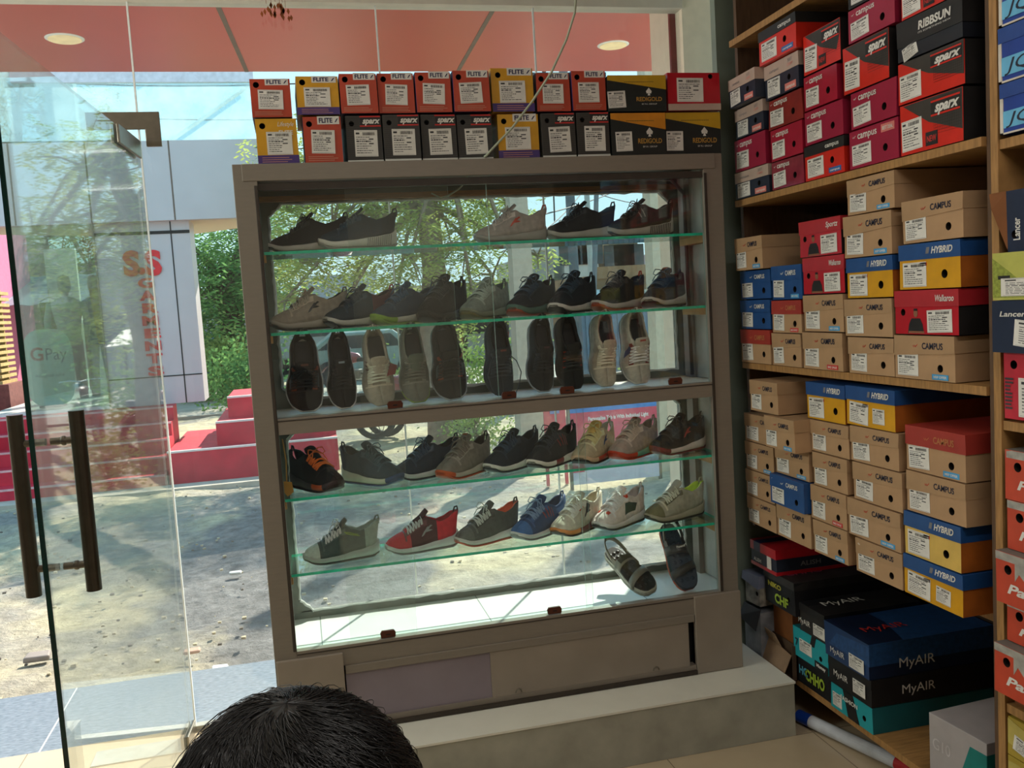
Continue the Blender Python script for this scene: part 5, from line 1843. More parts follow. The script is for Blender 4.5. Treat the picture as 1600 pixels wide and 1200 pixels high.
LOW = [
 (493, 3.36, Z4, 122, G4, 'black sneaker with bright orange laces and orange sole flash, left end of the third shelf', dict(upper='#15141a', sole='#2c2029', sole2='#c4531e', sole2r=(.12, .30), out='#1d1a1e', lining='#111014', lace='#e0501c', stay='#241f24', side=-1, thick=1.15)),
 (582, 3.36, Z4, 132, G4, 'blue-grey sneaker with cream sole, toe turned right, third shelf', dict(upper='#2f4150', sole='#aeb0a0', sole2='#34578a', sole2r=(0, .12), out='#3a5c8c', lining='#26343f', lace='#33444f', side=-1, thick=1.1)),
 (668, 3.385, Z4, 24, G4, 'navy sneaker with grey sole tucked behind the taupe one, third shelf', dict(upper='#1a2c40', sole='#a3a8a8', out='#31404c', lining='#142434', lace='#1c3046')),
 (727, 3.34, Z4, 40, G4, 'taupe sneaker with orange toe bumper, third shelf', dict(upper='#6b6760', sole='#98948a', sole2='#cf5a24', sole2r=(0, .12), out='#c5562a', lining='#34312f', lace='#5a554f', badge='#a35c38', tab='#2d2a28')),
 (802, 3.365, Z4, 34, G4, 'dark navy sneaker with white wedge sole, centre of the third shelf', dict(upper='#192736', sole='#b9bbb4', out='#39434c', lining='#142030', lace='#1f3042')),
 (866, 3.365, Z4, 38, G4, 'dark sneaker with red side prints and red and white sole, third shelf', dict(upper='#25282e', sole='#c1bbb4', sole2='#8c2b30', sole2r=(.3, .5), out='#2a2b2f', lining='#14161a', logo='#8c2a2e', logotype='stripes', lace='#282c33', hs=1.05)),
 (932, 3.36, Z4, 45, G4, 'cream sneaker with a blue side swoosh, third shelf', dict(upper='#a3937b', sole='#b89a80', sole2='#c04a34', sole2r=(.28, .5), out='#22242a', lining='#a8a39a', logo='#2a4f86', lace='#b09a72', tongue='#c29a5a')),
 (993, 3.36, Z4, 33, G4, 'pinkish grey sneaker with red toe and green heel sole, third shelf', dict(upper='#8c7f78', sole='#5d8a76', sole2='#d6401e', sole2r=(0, .30), out='#cf4526', lining='#7b7069', lace='#97887f', badge='#c04a38')),
 (1062, 3.36, Z4, 22, G4, 'blue-black sneaker with red and white sole, right end of the third shelf', dict(upper='#131519', sole='#b8a8a2', sole2='#8a2a2c', sole2r=(0, .2), out='#7a2628', lining='#0e0f12', lace='#15171b', logo='#a8302e')),
 # lowest glass shelf
 (533, 3.35, Z5, 8, G5, 'sage and charcoal sneaker with lime side lines, left end of the lowest glass shelf', dict(upper='#495654', toecap='#a3b0a8', sole='#8b948f', out='#59625e', lining='#8b978f', heel='#7f8c85', lace='#c5cfc6', panels=[('side_line', '#a6c23c', .50, .74, .50, .53, .0), ('side_line', '#a6c23c', .48, .72, .56, .59, .0)], tab='#8c9892', tongue='#3f4a49')),
 (660, 3.35, Z5, 8, G5, 'red slip-on sneaker with dark saddle and white sole, lowest glass shelf', dict(upper='#4c2a32', toecap='#a3182c', toecap_t=.30, heel='#a8182c', heel_t=.66, sole='#a2a8a8', out='#8f9595', lining='#8f1c2c', lace='#8f9494', logo='#9aa0a2', tongue='#3a1a22', tab='#1f1c1e', nobow=1)),
 (763, 3.36, Z5, 22, G5, 'charcoal knit sneaker with coral lining, lowest glass shelf', dict(upper='#4a5250', sole='#aeb0ac', out='#c9604a', lining='#d95a3c', lace='#8f9793', stay='#333a38', insole='#d9603c', toecap='#5a625f')),
 (845, 3.36, Z5, 32, G5, 'blue sneaker with red side bars, lowest glass shelf', dict(upper='#1f3d66', sole='#a9adae', out='#8b9093', lining='#2c3f5c', logo='#9c4040', logotype='stripes', lace='#5a6f8a', toecap='#2b578c')),
 (905, 3.35, Z5, 34, G5, 'cream sneaker with orange and maroon sole, lowest glass shelf', dict(upper='#a49f8f', sole='#b06a2a', sole2='#6c2433', sole2r=(.3, .6), out='#2b2d2c', lining='#b0a68e', lace='#cfc49e', panels=[('side_panel', '#c4502c', .40, .50, .5, .72, .0), ('side_panel', '#2b1f24', .52, .60, .3, .6, .05)], logo='#2b1f24')),
 (970, 3.36, Z5, 30, G5, 'white sneaker with dark teal panel and red spots, lowest glass shelf', dict(upper='#b7b0ab', sole='#b0aeac', out='#232a30', lining='#a89c98', lace='#d5d3d4', panels=[('side_panel', '#1e4646', .46, .72, .15, .45, .06), ('toe_spot', '#cf4628', .16, .22, .6, .8, .0), ('side_spot', '#d9421f', .50, .56, .62, .8, .0)], heel='#b0a39c')),
 (1057, 3.36, Z5, 16, G5, 'beige sneaker with olive toe cap and lime lining, right end of the lowest glass shelf', dict(upper='#8d8878', toecap='#6e6b4e', sole='#8a8271', out='#3c3a30', lining='#a8d040', lace='#9a9a8c', stay='#6f6a50', insole='#9fc83c', nobow=1)),
]
for px, y, z, yaw, g, lab, sp in LOW:
    s_ = make_shoe(sp, lab, g)
    pose(s_, sx(px, 745 if z == Z4 else 855, y), y, z + .0004, yaw, zs_=1.13)


# ------------------------------------------------------------------ sandals on the cabinet floor
def sandal(label, c, cstrap, cedge, accent):
    root = empty('sandal', label=label, cat='sandal', group='sandals on the cabinet floor')
    L = .275
    X = lambda t: (t - .5) * L
    ts = [0, .03, .08, .16, .28, .4, .54, .68, .8, .9, .97, 1]
    out = [(X(t), -interp(SW, t) * .98) for t in ts] + [(X(t), interp(SW, t) * .98) for t in reversed(ts)]
    b = MB(); b.prism([(x, y, 0) for x, y in out], (0, 0, .012)); b.obj('outsole', cmat(cedge, 'rubber'), root, bevel=.002)
    b = MB(); b.prism([(x, y * .99, .0122) for x, y in out], (0, 0, .014)); b.obj('midsole', cmat(accent, 'rubber'), root, bevel=.003)
    b = MB(); b.prism([(x * .97, y * .92, .0264) for x, y in out], (0, 0, .004)); fb = b.obj('footbed', cmat(c, 'rubber'), root, bevel=.001)
    b = MB()
    for i in range(9):
        for j in range(-1, 2):
            t = .14 + i * .09
            b.lathe([(.008, .0304), (.006, .0325), (.0, .033)], 8, c=(X(t), j * .022 * interp(SW, t) / .045, 0), cap=False)
    b.obj('footbed_studs', cmat(c, 'rubber'), fb, smooth=True)

    def strap(t, wdt, hgt, m, name, skew=0, th=.004):
        b = MB()

        def fn(u, v):
            a = PI * v
            w = interp(SW, t) * 1.0
            r_ = w
            yy = -r_ * math.cos(a)
            zz = .016 + hgt * math.sin(a) ** .8
            return (X(t) + (u - .5) * wdt + skew * math.cos(a), yy, zz)
        b.grid(fn, 2, 15, 0)
        o_ = b.obj(name, m, root, smooth=True)
        md = o_.modifiers.new('thick', 'SOLIDIFY')
        md.thickness = th
        return o_
    s1 = strap(.28, .032, .045, cmat(cstrap, 'leather'), 'toe_strap', .012)
    s2 = strap(.56, .034, .062, cmat(cstrap, 'leather'), 'instep_strap', -.008)
    b = MB()

    def tab_(u, v):
        a = PI * (.35 + v * .42)
        w = interp(SW, .56) * 1.04
        return (X(.56) + (u - .5) * .024 + -.008 * math.cos(a), -w * math.cos(a), .020 + .065 * math.sin(a) ** .8)
    b.grid(tab_, 2, 8, 0)
    b.obj('strap_tab', cmat('#22201f', 'print'), s2, smooth=True)
    b = MB()
    pts = []
    for k in range(13):
        a = -PI / 2 + PI * k / 12
        pts.append((X(.74) + .078 * math.cos(a), .036 * math.sin(a), .045 + .035 * math.cos(a)))

    def heel(u, v):
        k = v * 12
        i0 = min(int(k), 11)
        p = Vector(pts[i0]).lerp(Vector(pts[i0 + 1]), k - i0)
        return (p.x, p.y, p.z + (u - .5) * .022)
    b.grid(heel, 2, 20, 0)
    o_ = b.obj('heel_strap', cmat(cstrap, 'leather'), root, smooth=True)
    md = o_.modifiers.new('thick', 'SOLIDIFY'); md.thickness = .004
    for s in (-1, 1):
        b = MB(); b.hexa([(X(.60), s * .034, .016), (X(.72), s * .034, .016), (X(.72), s * .039, .016), (X(.60), s * .039, .016), (X(.64), s * .033, .056), (X(.76), s * .033, .056), (X(.76), s * .037, .056), (X(.64), s * .037, .056)])
        b.obj('side_strap', cmat(cstrap, 'leather'), root)
    return root


s1 = sandal('grey strap sandal propped on the cabinet floor, beside the taller black one', '#2f2e2c', '#7c796e', '#8f8d82', '#b5b2a4')
p = on(1003, 940, 'Y', 3.24)
Bs = Matrix(((0, -1, 0, 0), (0, 0, -1, 0), (1, 0, 0, 0), (0, 0, 0, 1)))
s1.matrix_world = Matrix.Translation((p.x + .045, 3.245, .540)) @ Matrix.Rotation(R(14), 4, 'Z') @ Matrix.Rotation(R(-16), 4, 'Y') @ Matrix.Rotation(R(-64), 4, 'X') @ Bs @ Matrix.Translation((.1375, 0, 0))
s2 = sandal('black and orange strap sandal standing on its toe in the right corner of the cabinet', '#2b3a4c', '#3b3733', '#c4522a', '#23262c')
p = on(1066, 935, 'Y', 3.26)
s2.matrix_world = Matrix.Translation((p.x + .025, 3.252, .532)) @ Matrix.Rotation(R(-7), 4, 'Y') @ Matrix.Rotation(R(-32), 4, 'X') @ Bs @ Matrix.Translation((.1375, 0, 0))
for s_, t_ in ((s2, 'Pasand'),):
    b = MB()
    b.text(t_, .012, (0, 0, 0), 0, bold=.03, frame=Matrix(((0, 1, 0), (-1, 0, 0), (0, 0, 1))), width=.035)
    o_ = b.obj('strap_lettering', M_wink, s_)
    o_.location = (.0165 - .0, 0, .0895)
# ------------------------------------------------------------------ the street
def ground_mat():
    m = bpy.data.materials.new('sandy ground')
    m.use_nodes = True
    nt = m.node_tree
    b = nt.nodes['Principled BSDF']
    b.inputs['Roughness'].default_value = .95
    b.inputs['Specular IOR Level'].default_value = .1
    tc = nt.nodes.new('ShaderNodeTexCoord')
    n1 = nt.nodes.new('ShaderNodeTexNoise'); n1.inputs['Scale'].default_value = .8; n1.inputs['Detail'].default_value = 8
    n2 = nt.nodes.new('ShaderNodeTexNoise'); n2.inputs['Scale'].default_value = 9; n2.inputs['Detail'].default_value = 8; n2.inputs['Roughness'].default_value = .7
    r1 = nt.nodes.new('ShaderNodeValToRGB')
    r1.color_ramp.elements[0].position = .40; r1.color_ramp.elements[0].color = lin('#a09a90')
    r1.color_ramp.elements[1].position = .56; r1.color_ramp.elements[1].color = lin('#cdc09f')
    r2 = nt.nodes.new('ShaderNodeValToRGB')
    r2.color_ramp.elements[0].position = .30; r2.color_ramp.elements[0].color = (.45, .45, .46, 1)
    r2.color_ramp.elements[1].position = .7; r2.color_ramp.elements[1].color = (1.15, 1.15, 1.15, 1)
    mx = nt.nodes.new('ShaderNodeMixRGB'); mx.blend_type = 'MULTIPLY'; mx.inputs[0].default_value = .8
    for n_ in (n1, n2):
        nt.links.new(tc.outputs['Object'], n_.inputs['Vector'])
    nt.links.new(n1.outputs['Fac'], r1.inputs[0]); nt.links.new(n2.outputs['Fac'], r2.inputs[0])
    nt.links.new(r1.outputs[0], mx.inputs[1]); nt.links.new(r2.outputs[0], mx.inputs[2])
    # grey gravel and yard shade painted as one dark patch with ragged outline
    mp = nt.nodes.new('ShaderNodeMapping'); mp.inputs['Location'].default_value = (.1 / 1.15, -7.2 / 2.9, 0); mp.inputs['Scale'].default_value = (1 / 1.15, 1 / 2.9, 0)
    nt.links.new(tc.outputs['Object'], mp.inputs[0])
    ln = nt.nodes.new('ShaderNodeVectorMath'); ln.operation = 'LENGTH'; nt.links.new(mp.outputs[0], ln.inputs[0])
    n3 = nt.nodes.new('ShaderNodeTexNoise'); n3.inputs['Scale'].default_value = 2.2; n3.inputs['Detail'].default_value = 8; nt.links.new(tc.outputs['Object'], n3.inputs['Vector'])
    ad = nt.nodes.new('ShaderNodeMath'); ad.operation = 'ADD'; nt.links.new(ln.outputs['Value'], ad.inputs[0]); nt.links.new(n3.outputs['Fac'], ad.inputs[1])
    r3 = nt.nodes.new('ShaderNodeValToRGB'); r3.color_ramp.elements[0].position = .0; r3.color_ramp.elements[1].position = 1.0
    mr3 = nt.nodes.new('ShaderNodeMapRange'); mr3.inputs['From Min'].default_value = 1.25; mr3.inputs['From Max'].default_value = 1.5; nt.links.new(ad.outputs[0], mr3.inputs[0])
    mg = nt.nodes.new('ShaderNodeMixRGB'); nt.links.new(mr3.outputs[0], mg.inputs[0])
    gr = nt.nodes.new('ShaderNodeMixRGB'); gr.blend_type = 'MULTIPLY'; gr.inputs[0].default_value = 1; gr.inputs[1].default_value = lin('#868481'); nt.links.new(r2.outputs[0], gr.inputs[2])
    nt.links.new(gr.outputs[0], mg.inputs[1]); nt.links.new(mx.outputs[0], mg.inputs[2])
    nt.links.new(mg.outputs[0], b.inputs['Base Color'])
    bp = nt.nodes.new('ShaderNodeBump'); bp.inputs['Strength'].default_value = .9; bp.inputs['Distance'].default_value = .05
    nt.links.new(n2.outputs['Fac'], bp.inputs['Height']); nt.links.new(bp.outputs[0], b.inputs['Normal'])
    return m


ZG = -0.2
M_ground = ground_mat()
gx = [-70, -40, -25] + [-14 + i * .5 for i in range(60)] + [20, 30, 45, 80]
gy = [4.70 + i * .22 for i in range(50)] + [16, 17, 18, 20, 23, 27, 32, 40, 60, 120]
rg = random.Random(11)
vs, fs = [], []
for yv in gy:
    for xv in gx:
        amp = 0.035 if 4.8 < yv < 14 else .03
        ed = 0 if yv < 4.75 else 1
        vs.append((xv, yv, ZG + (rg.uniform(-amp, amp) + .03 * math.sin(xv * 1.3 + yv) ) * ed * (1 if yv < 30 else 0)))
nx = len(gx)
for j in range(len(gy) - 1):
    for i in range(nx - 1):
        a = j * nx + i
        fs.append((a, a + 1, a + 1 + nx, a + nx))
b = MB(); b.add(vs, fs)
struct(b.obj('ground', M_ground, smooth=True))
b = MB(); b.box(-4.5, 2.6, G + .02, 4.66, -.3, -.03)
struct(b.obj('pavement', M_granite))
b = MB()
for x in (-2.9, -1.18, .55):
    b.box(x, x + .006, G + .02, 4.66, -.0305, -.0292)
o = b.obj('paving_joint', M_silicone); struct(o)
# road beyond, sun bleached
b = MB(); b.box(-70, 80, 19.0, 25.5, ZG - .05, ZG + .05)
struct(b.obj('road', mat('dusty asphalt', '#9b9689', .9, var=.1, scale=3, bump=.2)))
# stones and litter
b = MB()
for k in range(1100):
    x = rg.uniform(-5, 6); y = 4.8 + 7.5 * rg.random() ** 1.4
    s = rg.uniform(.004, .017)
    c = Vector((x, y, ZG + .02 + s * .3))
    pts = [c + Vector((rg.uniform(.6, 1) * s * dx, rg.uniform(.6, 1) * s * dy, rg.uniform(.3, .6) * s * dz)) for dz in (-1, 1) for dx, dy in ((-1, -1), (1, -1), (1, 1), (-1, 1))]
    b.hexa(pts, rg.choice([0, 0, 1]))
tag(b.obj('gravel', [mat('pale pebble', '#b5a88c', .9, var=.2), mat('dark pebble', '#6d655c', .9, var=.2)]), 'loose pebbles and clods scattered over the sandy ground', 'gravel', kind='stuff')
for k, (px, py, s, hexv, lab) in enumerate(((345, 1046, .05, '#dfe3e4', 'crumpled white plastic scrap on the ground beyond the pavement'), (368, 897, .05, '#c4c4be', 'flat pale stone lying on the gravel outside the glass'),
                                 (60, 1028, .08, '#8a8079', 'dark broken stone near the left edge of the sandy yard'), (300, 1020, .05, '#b5907c', 'pinkish rag lying against the pavement edge outside'))):
    p = on(px, py, 'Z', ZG + .03)
    b = MB()
    pts = [p + Vector((dx * s * rg.uniform(.7, 1), dy * s * rg.uniform(.4, .8), dz * s * .22 + .01)) for dz in (-1, 1) for dx, dy in ((-1, -1), (1, -1), (1, 1), (-1, 1))]
    b.hexa(pts)
    tag(b.obj('litter_scrap' if k in (0, 3) else 'stone', mat('scrap %s' % hexv, hexv, .7, var=.1), bevel=.01), lab, 'litter' if k in (0, 3) else 'stone')

# ---- the neighbouring garment shop
NY = 12.5
nb = empty('garment_shop', (-1.6, NY, ZG), label='grey panelled garment shop with glass front and red lettering, beyond the yard', cat='building')
b = MB(); b.box(-3.9, -0.27, NY, NY + .15, 3.04, 4.05)
kid(b, 'fascia', M_fascia, nb)
b = MB()
for x in (-1.42, -2.42, -3.3):
    b.box(x, x + .02, NY - .002, NY, 3.04, 4.05)
kid(b, 'panel_joint', M_joint, nb)
b = MB(); b.prism([(-3.9, NY + .15, 3.05), (-.28, NY + .15, 3.05), (-.74, 14.05, 3.05), (-1.74, 15.0, 3.05), (-3.9, 13.6, 3.05)], (0, 0, .25))
kid(b, 'canopy_soffit', mat('cream soffit', '#cfc3a6', .5, var=.05), nb)
b = MB(); b.box(-2.42, -1.26, 12.62, 13.2, .66, 3.05)
kid(b, 'column', M_fascia, nb)
b = MB()
b.box(-1.50, -1.485, 12.615, 12.62, .66, 3.05)
b.box(-2.42, -1.26, 12.615, 12.62, 1.02, 1.035)
b.box(-2.42, -1.26, 12.61, 12.62, 2.88, 2.92)
kid(b, 'panel_joint', M_black, nb)
# lettering, vertical
M_let = mat('red acrylic letter', '#d8202a', .4)
let = MB()
let.text('S', .42, (on(207, 430, 'Y', 12.6).x, 12.6, on(207, 429, 'Y', 12.6).z), 1, bold=.05)
let.text('.', .42, (on(222, 430, 'Y', 12.6).x, 12.6, on(222, 426, 'Y', 12.6).z), 0, bold=.05)
let.text('S', .42, (on(241, 430, 'Y', 12.6).x, 12.6, on(241, 428, 'Y', 12.6).z), 0, bold=.05)
for k, ch in enumerate('GARMENTS'):
    px = 229 + k * 2.2
    py = 449 + k * 19.6
    p = on(px, py, 'Y', 12.6)
    let.text(ch, .165, (p.x, 12.6, p.z), 0, bold=.05, width=.2)
kid(let, 'lettering', [M_let, mat('orange red letter', '#c8502c', .4)], nb)
# glass balcony above the fascia
b = MB(); b.box(-3.6, -.30, NY + .1, NY + .112, 4.07, 5.4)
kid(b, 'balcony_glass', glass_mat('balcony glass', '#dceff2', dust=.30, dustcol='#e6f4f6'), nb)
b = MB(); b.box(-3.2, -.29, NY + .08, NY + .16, 4.80, 4.93)
kid(b, 'balcony_rail', mat('white rail', '#d4d4dd', .4), nb)
b = MB()
for xa, za, xb, zb in ((-.36, 4.80, -1.45, 4.07), (-.9, 5.4, -1.6, 4.93)):
    b.tube([(xa, NY + .3, za), (xb, NY + .3, zb)], .025, 6)
b.box(-2.9, -2.55, NY + .4, NY + .6, 4.07, 6.0)
kid(b, 'balcony_frame', mat('pale steel frame', '#c3cfc8', .5), nb)
# glass front, floor, hanging clothes, mannequins
b = MB(); b.box(-3.9, -2.44, 12.58, 16.3, .62, .70)
kid(b, 'showroom_floor', mat('polished white floor', '#d7dcd4', .2, var=.04), nb)
b = MB(); b.box(-3.42, -2.43, 12.60, 12.61, .70, 3.04)
kid(b, 'shop_window', glass_mat('shop window glass', '#dcebe6', dust=.03), nb)
b = MB()
for x in (-3.43, -2.44):
    b.box(x, x + .02, 12.59, 12.62, .70, 3.04)
kid(b, 'window_frame', M_steel, nb)
b = MB(); b.box(-3.9, -3.43, 16.2, 16.3, .7, 3.04)
kid(b, 'back_pier', mat('pale partition', '#c9cbbb', .7), nb)
b = MB(); b.box(-2.95, -2.72, 14.6, 14.8, .7, 2.3)
b.box(-2.62, -2.44, 13.5, 13.9, .7, 1.9)
kid(b, 'inner_partition', mat('pale partition', '#c9cbbb', .7), nb)


def mannequin(x, y, z, lab, c1, c2):
    r_ = empty('mannequin', (x, y, z), label=lab, cat='mannequin', group='mannequins in the garment shop window')
    b = MB(); b.lathe([(.03, 1.42), (.035, 1.47), (.075, 1.55), (.085, 1.63), (.07, 1.72), (.0, 1.75)], 14, cap=False)
    b.obj('head', mat('mannequin plastic', '#b9a893', .35), r_, smooth=True)
    b = MB(); b.lathe([(.13, .80), (.16, .86), (.14, 1.05), (.18, 1.28), (.19, 1.38), (.10, 1.44), (.04, 1.46)], 16)
    for s in (-1, 1):
        b.tube([(s * .19, 0, 1.37), (s * .25, .0, 1.15), (s * .24, -.08, .92)], [.055, .045, .035], 10)
    b.obj('shirt', mat('shirt ' + c1, c1, .8), r_, smooth=True)
    b = MB()
    for s in (-1, 1):
        b.tube([(s * .08, 0, .86), (s * .10, -.01, .48), (s * .11, .01, .08)], [.085, .07, .055], 10)
    b.obj('trousers', mat('trousers ' + c2, c2, .8), r_, smooth=True)
    b = MB(); b.box(-.16, .16, -.1, .1, 0, .02); b.obj('stand', M_white, r_)
    return r_


mannequin(-2.98, 13.25, .70, 'mannequin in a pale shirt and grey trousers in the garment shop window', '#a9a79c', '#77736c')
mannequin(-2.66, 13.5, .70, 'mannequin in cream trousers, behind the pale-shirted one in the shop window', '#7f8a90', '#a09884')
hs_ = [(-2.52, 13.1, 1.5, '#b98a2c', 'mustard garment hanging at the right end of the shop window'), (-2.62, 13.9, 1.0, '#22314a', 'dark blue trousers hanging in the garment shop'), (-3.22, 13.4, 1.35, '#6a5a3a', 'olive checked garment hanging in the garment shop')]
for x, y, z, c, lab in hs_:
    g_ = empty('hanging_garment', (x, y, z), label=lab, cat='garment', group='clothes hanging in the garment shop')
    b = MB(); b.hexa([(-.08, -.02, 0), (.08, -.02, 0), (.07, .03, 0), (-.07, .03, 0), (-.13, -.03, .75), (.13, -.03, .75), (.12, .04, .75), (-.12, .04, .75)])
    b.obj('cloth', mat('cloth ' + c, c, .85, var=.2), g_, bevel=.02)
    b = MB(); b.tube([(-.12, 0, .76), (0, 0, .82), (.12, 0, .76)], .006, 6); b.tube([(0, 0, .82), (0, 0, .90), (.03, 0, .93)], .004, 6)
    b.obj('hanger', M_steel, g_)
gp = empty('payment_sign', (-3.16, 12.80, .72), (0, 0, R(-6)), 'rounded white payment sign with coloured letter, standing behind the shop window', 'sign')
b = MB()
pts = [(.31 * math.copysign(abs(math.cos(a)) ** .6, math.cos(a)), 0, .52 + .5 * math.copysign(abs(math.sin(a)) ** .6, math.sin(a))) for a in [2 * PI * k / 28 for k in range(28)]]
b.prism(pts, (0, .02, 0)); b.obj('panel', mat('sign white', '#c5cbb8', .5), gp)
b = MB()
b.text('G', .24, (-.13, -.002, .62), 0, bold=.02); b.text('Pay', .22, (.10, -.002, .62), 1, width=.26); b.text('Accepted here', .06, (0, -.002, .40), 1, width=.36)
b.obj('lettering', [mat('payment letter red', '#c0503c', .5), mat('sign grey', '#6a7076', .5)], gp)
b = MB(); b.box(-.15, .15, -.05, .08, 0, .03); b.box(-.02, .02, .02, .04, .03, .3); b.obj('stand', M_black, gp)

# red steps up to the garment shop
st_ = empty('red_steps', (-3, 11, ZG), label='flight of red painted steps with white nosings in front of the garment shop', cat='steps')
for k in range(5):
    y0 = 11.05 + k * .3
    b = MB(); b.box(-5.6, -1.62, y0, 12.6, ZG + k * .172, ZG + (k + 1) * .172)
    s_ = kid(b, 'step', M_redpaint, st_)
    b = MB(); b.box(-5.6, -1.62, y0 - .003, y0 + .02, ZG + (k + 1) * .172 - .02, ZG + (k + 1) * .172 + .002)
    kid(b, 'nosing', mat('worn pink nosing', '#d8a6a4', .7, var=.15), st_)
sb = empty('red_side_steps', (-.6, 11.4, ZG), label='stepped red masonry block at the right end of the red steps', cat='steps')
for (xa, xb, ya, z1) in ((-1.60, .38, 11.2, .20), (-1.05, .38, 11.5, .475), (-.93, -.45, 12.0, .73)):
    b = MB(); b.box(xa, xb, ya, 13.3, ZG, z1)
    kid(b, 'block', M_redpaint, sb)
    b = MB(); b.box(xa, xb, ya - .004, ya + .06, z1 - .01, z1 + .012)
    kid(b, 'ledge', mat('pale ledge', '#d9c9c4', .7, var=.1), sb)
b = MB(); b.box(-4.5, -.0, 10.75, 11.05, ZG - .02, ZG + .045)
struct(b.obj('kerb', M_concrete))
bk = empty('bucket', (-3.75, 11.62, .33), label='orange bucket with a printed band standing on the red steps', cat='bucket')
b = MB(); b.lathe([(.13, 0), (.16, .3), (.168, .3), (.168, .315), (.155, .315), (.125, .01)], 24); b.obj('body', mat('orange plastic', '#d2562a', .4), bk, smooth=False)
b = MB(); b.lathe([(.1475, .10), (.1605, .22)], 24, cap=False); b.obj('printed_band', mat('printed band', '#e2d8dc', .5, col2='#b8405a', scale=28), bk)
b = MB(); b.tube([(-.165, 0, .3), (-.12, 0, .40), (0, 0, .45), (.12, 0, .40), (.165, 0, .3)], .006, 8); b.obj('handle', mat('orange plastic', '#d2562a', .4), bk)

# ---- things at the far left, beyond the steps
b = MB()
for k in range(16):
    z = 1.0 + k * .085
    b.box(-5.1, -4.1, 14.1, 14.8, z, z + .045)
    b.box(-5.0, -4.9, 14.1, 14.8, z + .045, z + .085); b.box(-4.3, -4.2, 14.1, 14.8, z + .045, z + .085)
tag(b.obj('pallet_stack', mat('pale timber', '#b39a63', .8, var=.15)), 'tall stack of pale timber slats beyond the red steps at the left edge', 'timber')
b = MB(); b.box(-5.3, -4.0, 14.0, 14.9, ZG, 1.0)
tag(b.obj('masonry_ledge', mat('brown red masonry', '#70403a', .8, var=.2)), 'brown red masonry ledge under the timber slats', 'ledge')
b = MB(); b.box(-8.0, -4.75, 15.4, 18.6, ZG, 3.6)
tag(b.obj('pink_building', mat('pink wall', '#c06a88', .8, var=.06)), 'pink walled building at the far left edge', 'building')
b = MB()
for k in range(14):
    b.prism([(-5.6 + k * .22, 16.6, 2.15 + .03 * (k % 2)), (-5.6 + (k + 1) * .22, 16.6, 2.15 + .03 * ((k + 1) % 2)), (-5.6 + (k + 1) * .22, 19, 2.75 + .03 * ((k + 1) % 2)), (-5.6 + k * .22, 19, 2.75 + .03 * (k % 2))], (0, 0, .008))
for xx in (-5.5, -2.7):
    b.box(xx, xx + .08, 17, 17.08, ZG, 2.3)
tag(b.obj('tin_roof_stall', mat('galvanised sheet', '#8f9aa4', .45, metal=.4)), 'corrugated tin roofed stall seen through the garment shop window', 'stall')


# ---- trees
def tree(name, label, base, trunk_pts, radii, blobs, nleaf, lm, seed, group=None, bark='#6a5d4e', ls=1.0):
    r_ = random.Random(seed)
    root = empty(name, base, label=label, cat='tree', group=group)
    b = MB()
    b.tube(trunk_pts, radii, 12)
    tip = Vector(trunk_pts[-1])
    for c, rad in blobs:
        c = Vector(c)
        s = Vector(trunk_pts[-1]) if r_.random() < .5 else Vector(trunk_pts[-2])
        mid = s.lerp(c, .5) + Vector((r_.uniform(-.2, .2), r_.uniform(-.2, .2), .15))
        b.tube([s, mid, c], [radii[-1] * .7, radii[-1] * .4, .02], 6)
        for q in range(5):
            d = Vector((r_.gauss(0, 1), r_.gauss(0, 1), r_.gauss(0, .8))).normalized() * rad * .8
            b.tube([c, c + d * .5 + Vector((0, 0, .05)), c + d], [.02, .012, .005], 4)
    b.obj('trunk', mat('bark ' + bark, bark, .95, var=.25, scale=14, bump=.6), root, smooth=True)
    vs, fs = [], []
    tot = sum(rad ** 2 for c, rad in blobs)
    for c, rad in blobs:
        n = int(nleaf * rad ** 2 / tot)
        for k in range(n // 7):
            d = Vector((r_.gauss(0, 1), r_.gauss(0, 1), r_.gauss(0, 1))).normalized() * rad * (r_.random() ** .45)
            o_ = Vector(c) + d
            ax = Vector((r_.gauss(0, 1), r_.gauss(0, 1), r_.uniform(-1.2, .1))).normalized()
            sd = ax.cross(Vector((0, 0, 1)))
            sd = sd.normalized() if sd.length > 1e-3 else Vector((1, 0, 0))
            fr = .26 * ls * r_.uniform(.7, 1.2)
            for q in range(7):        # leaflets along one drooping frond
                s = (1 if q % 2 else -1)
                p = o_ + ax * fr * (q / 7)
                le = .085 * ls * r_.uniform(.7, 1.2)
                wd = .017 * ls
                dd = (sd * s + ax * .6).normalized()
                nn = dd.cross(ax).normalized() * .3
                w_ = (ax + nn).normalized() * wd
                i = len(vs)
                vs += [p, p + dd * le * .5 + w_, p + dd * le, p + dd * le * .5 - w_]
                fs.append((i, i + 1, i + 2, i + 3))
    m_ = MB(); m_.add(vs, fs)
    m_.obj('foliage', lm, root)
    return root


LM1 = leaf_mat('neem leaf', '#7d9550', '#bcc670')
LM2 = leaf_mat('dark green leaf', '#4f7c4c', '#86ad62')
LM3 = leaf_mat('bush leaf', '#7c9a50', '#b4c278')


def rel(px, py, Y, base):
    p = on(px, py, 'Y', Y)
    return (p.x - base[0], p.y - base[1], p.z - base[2])


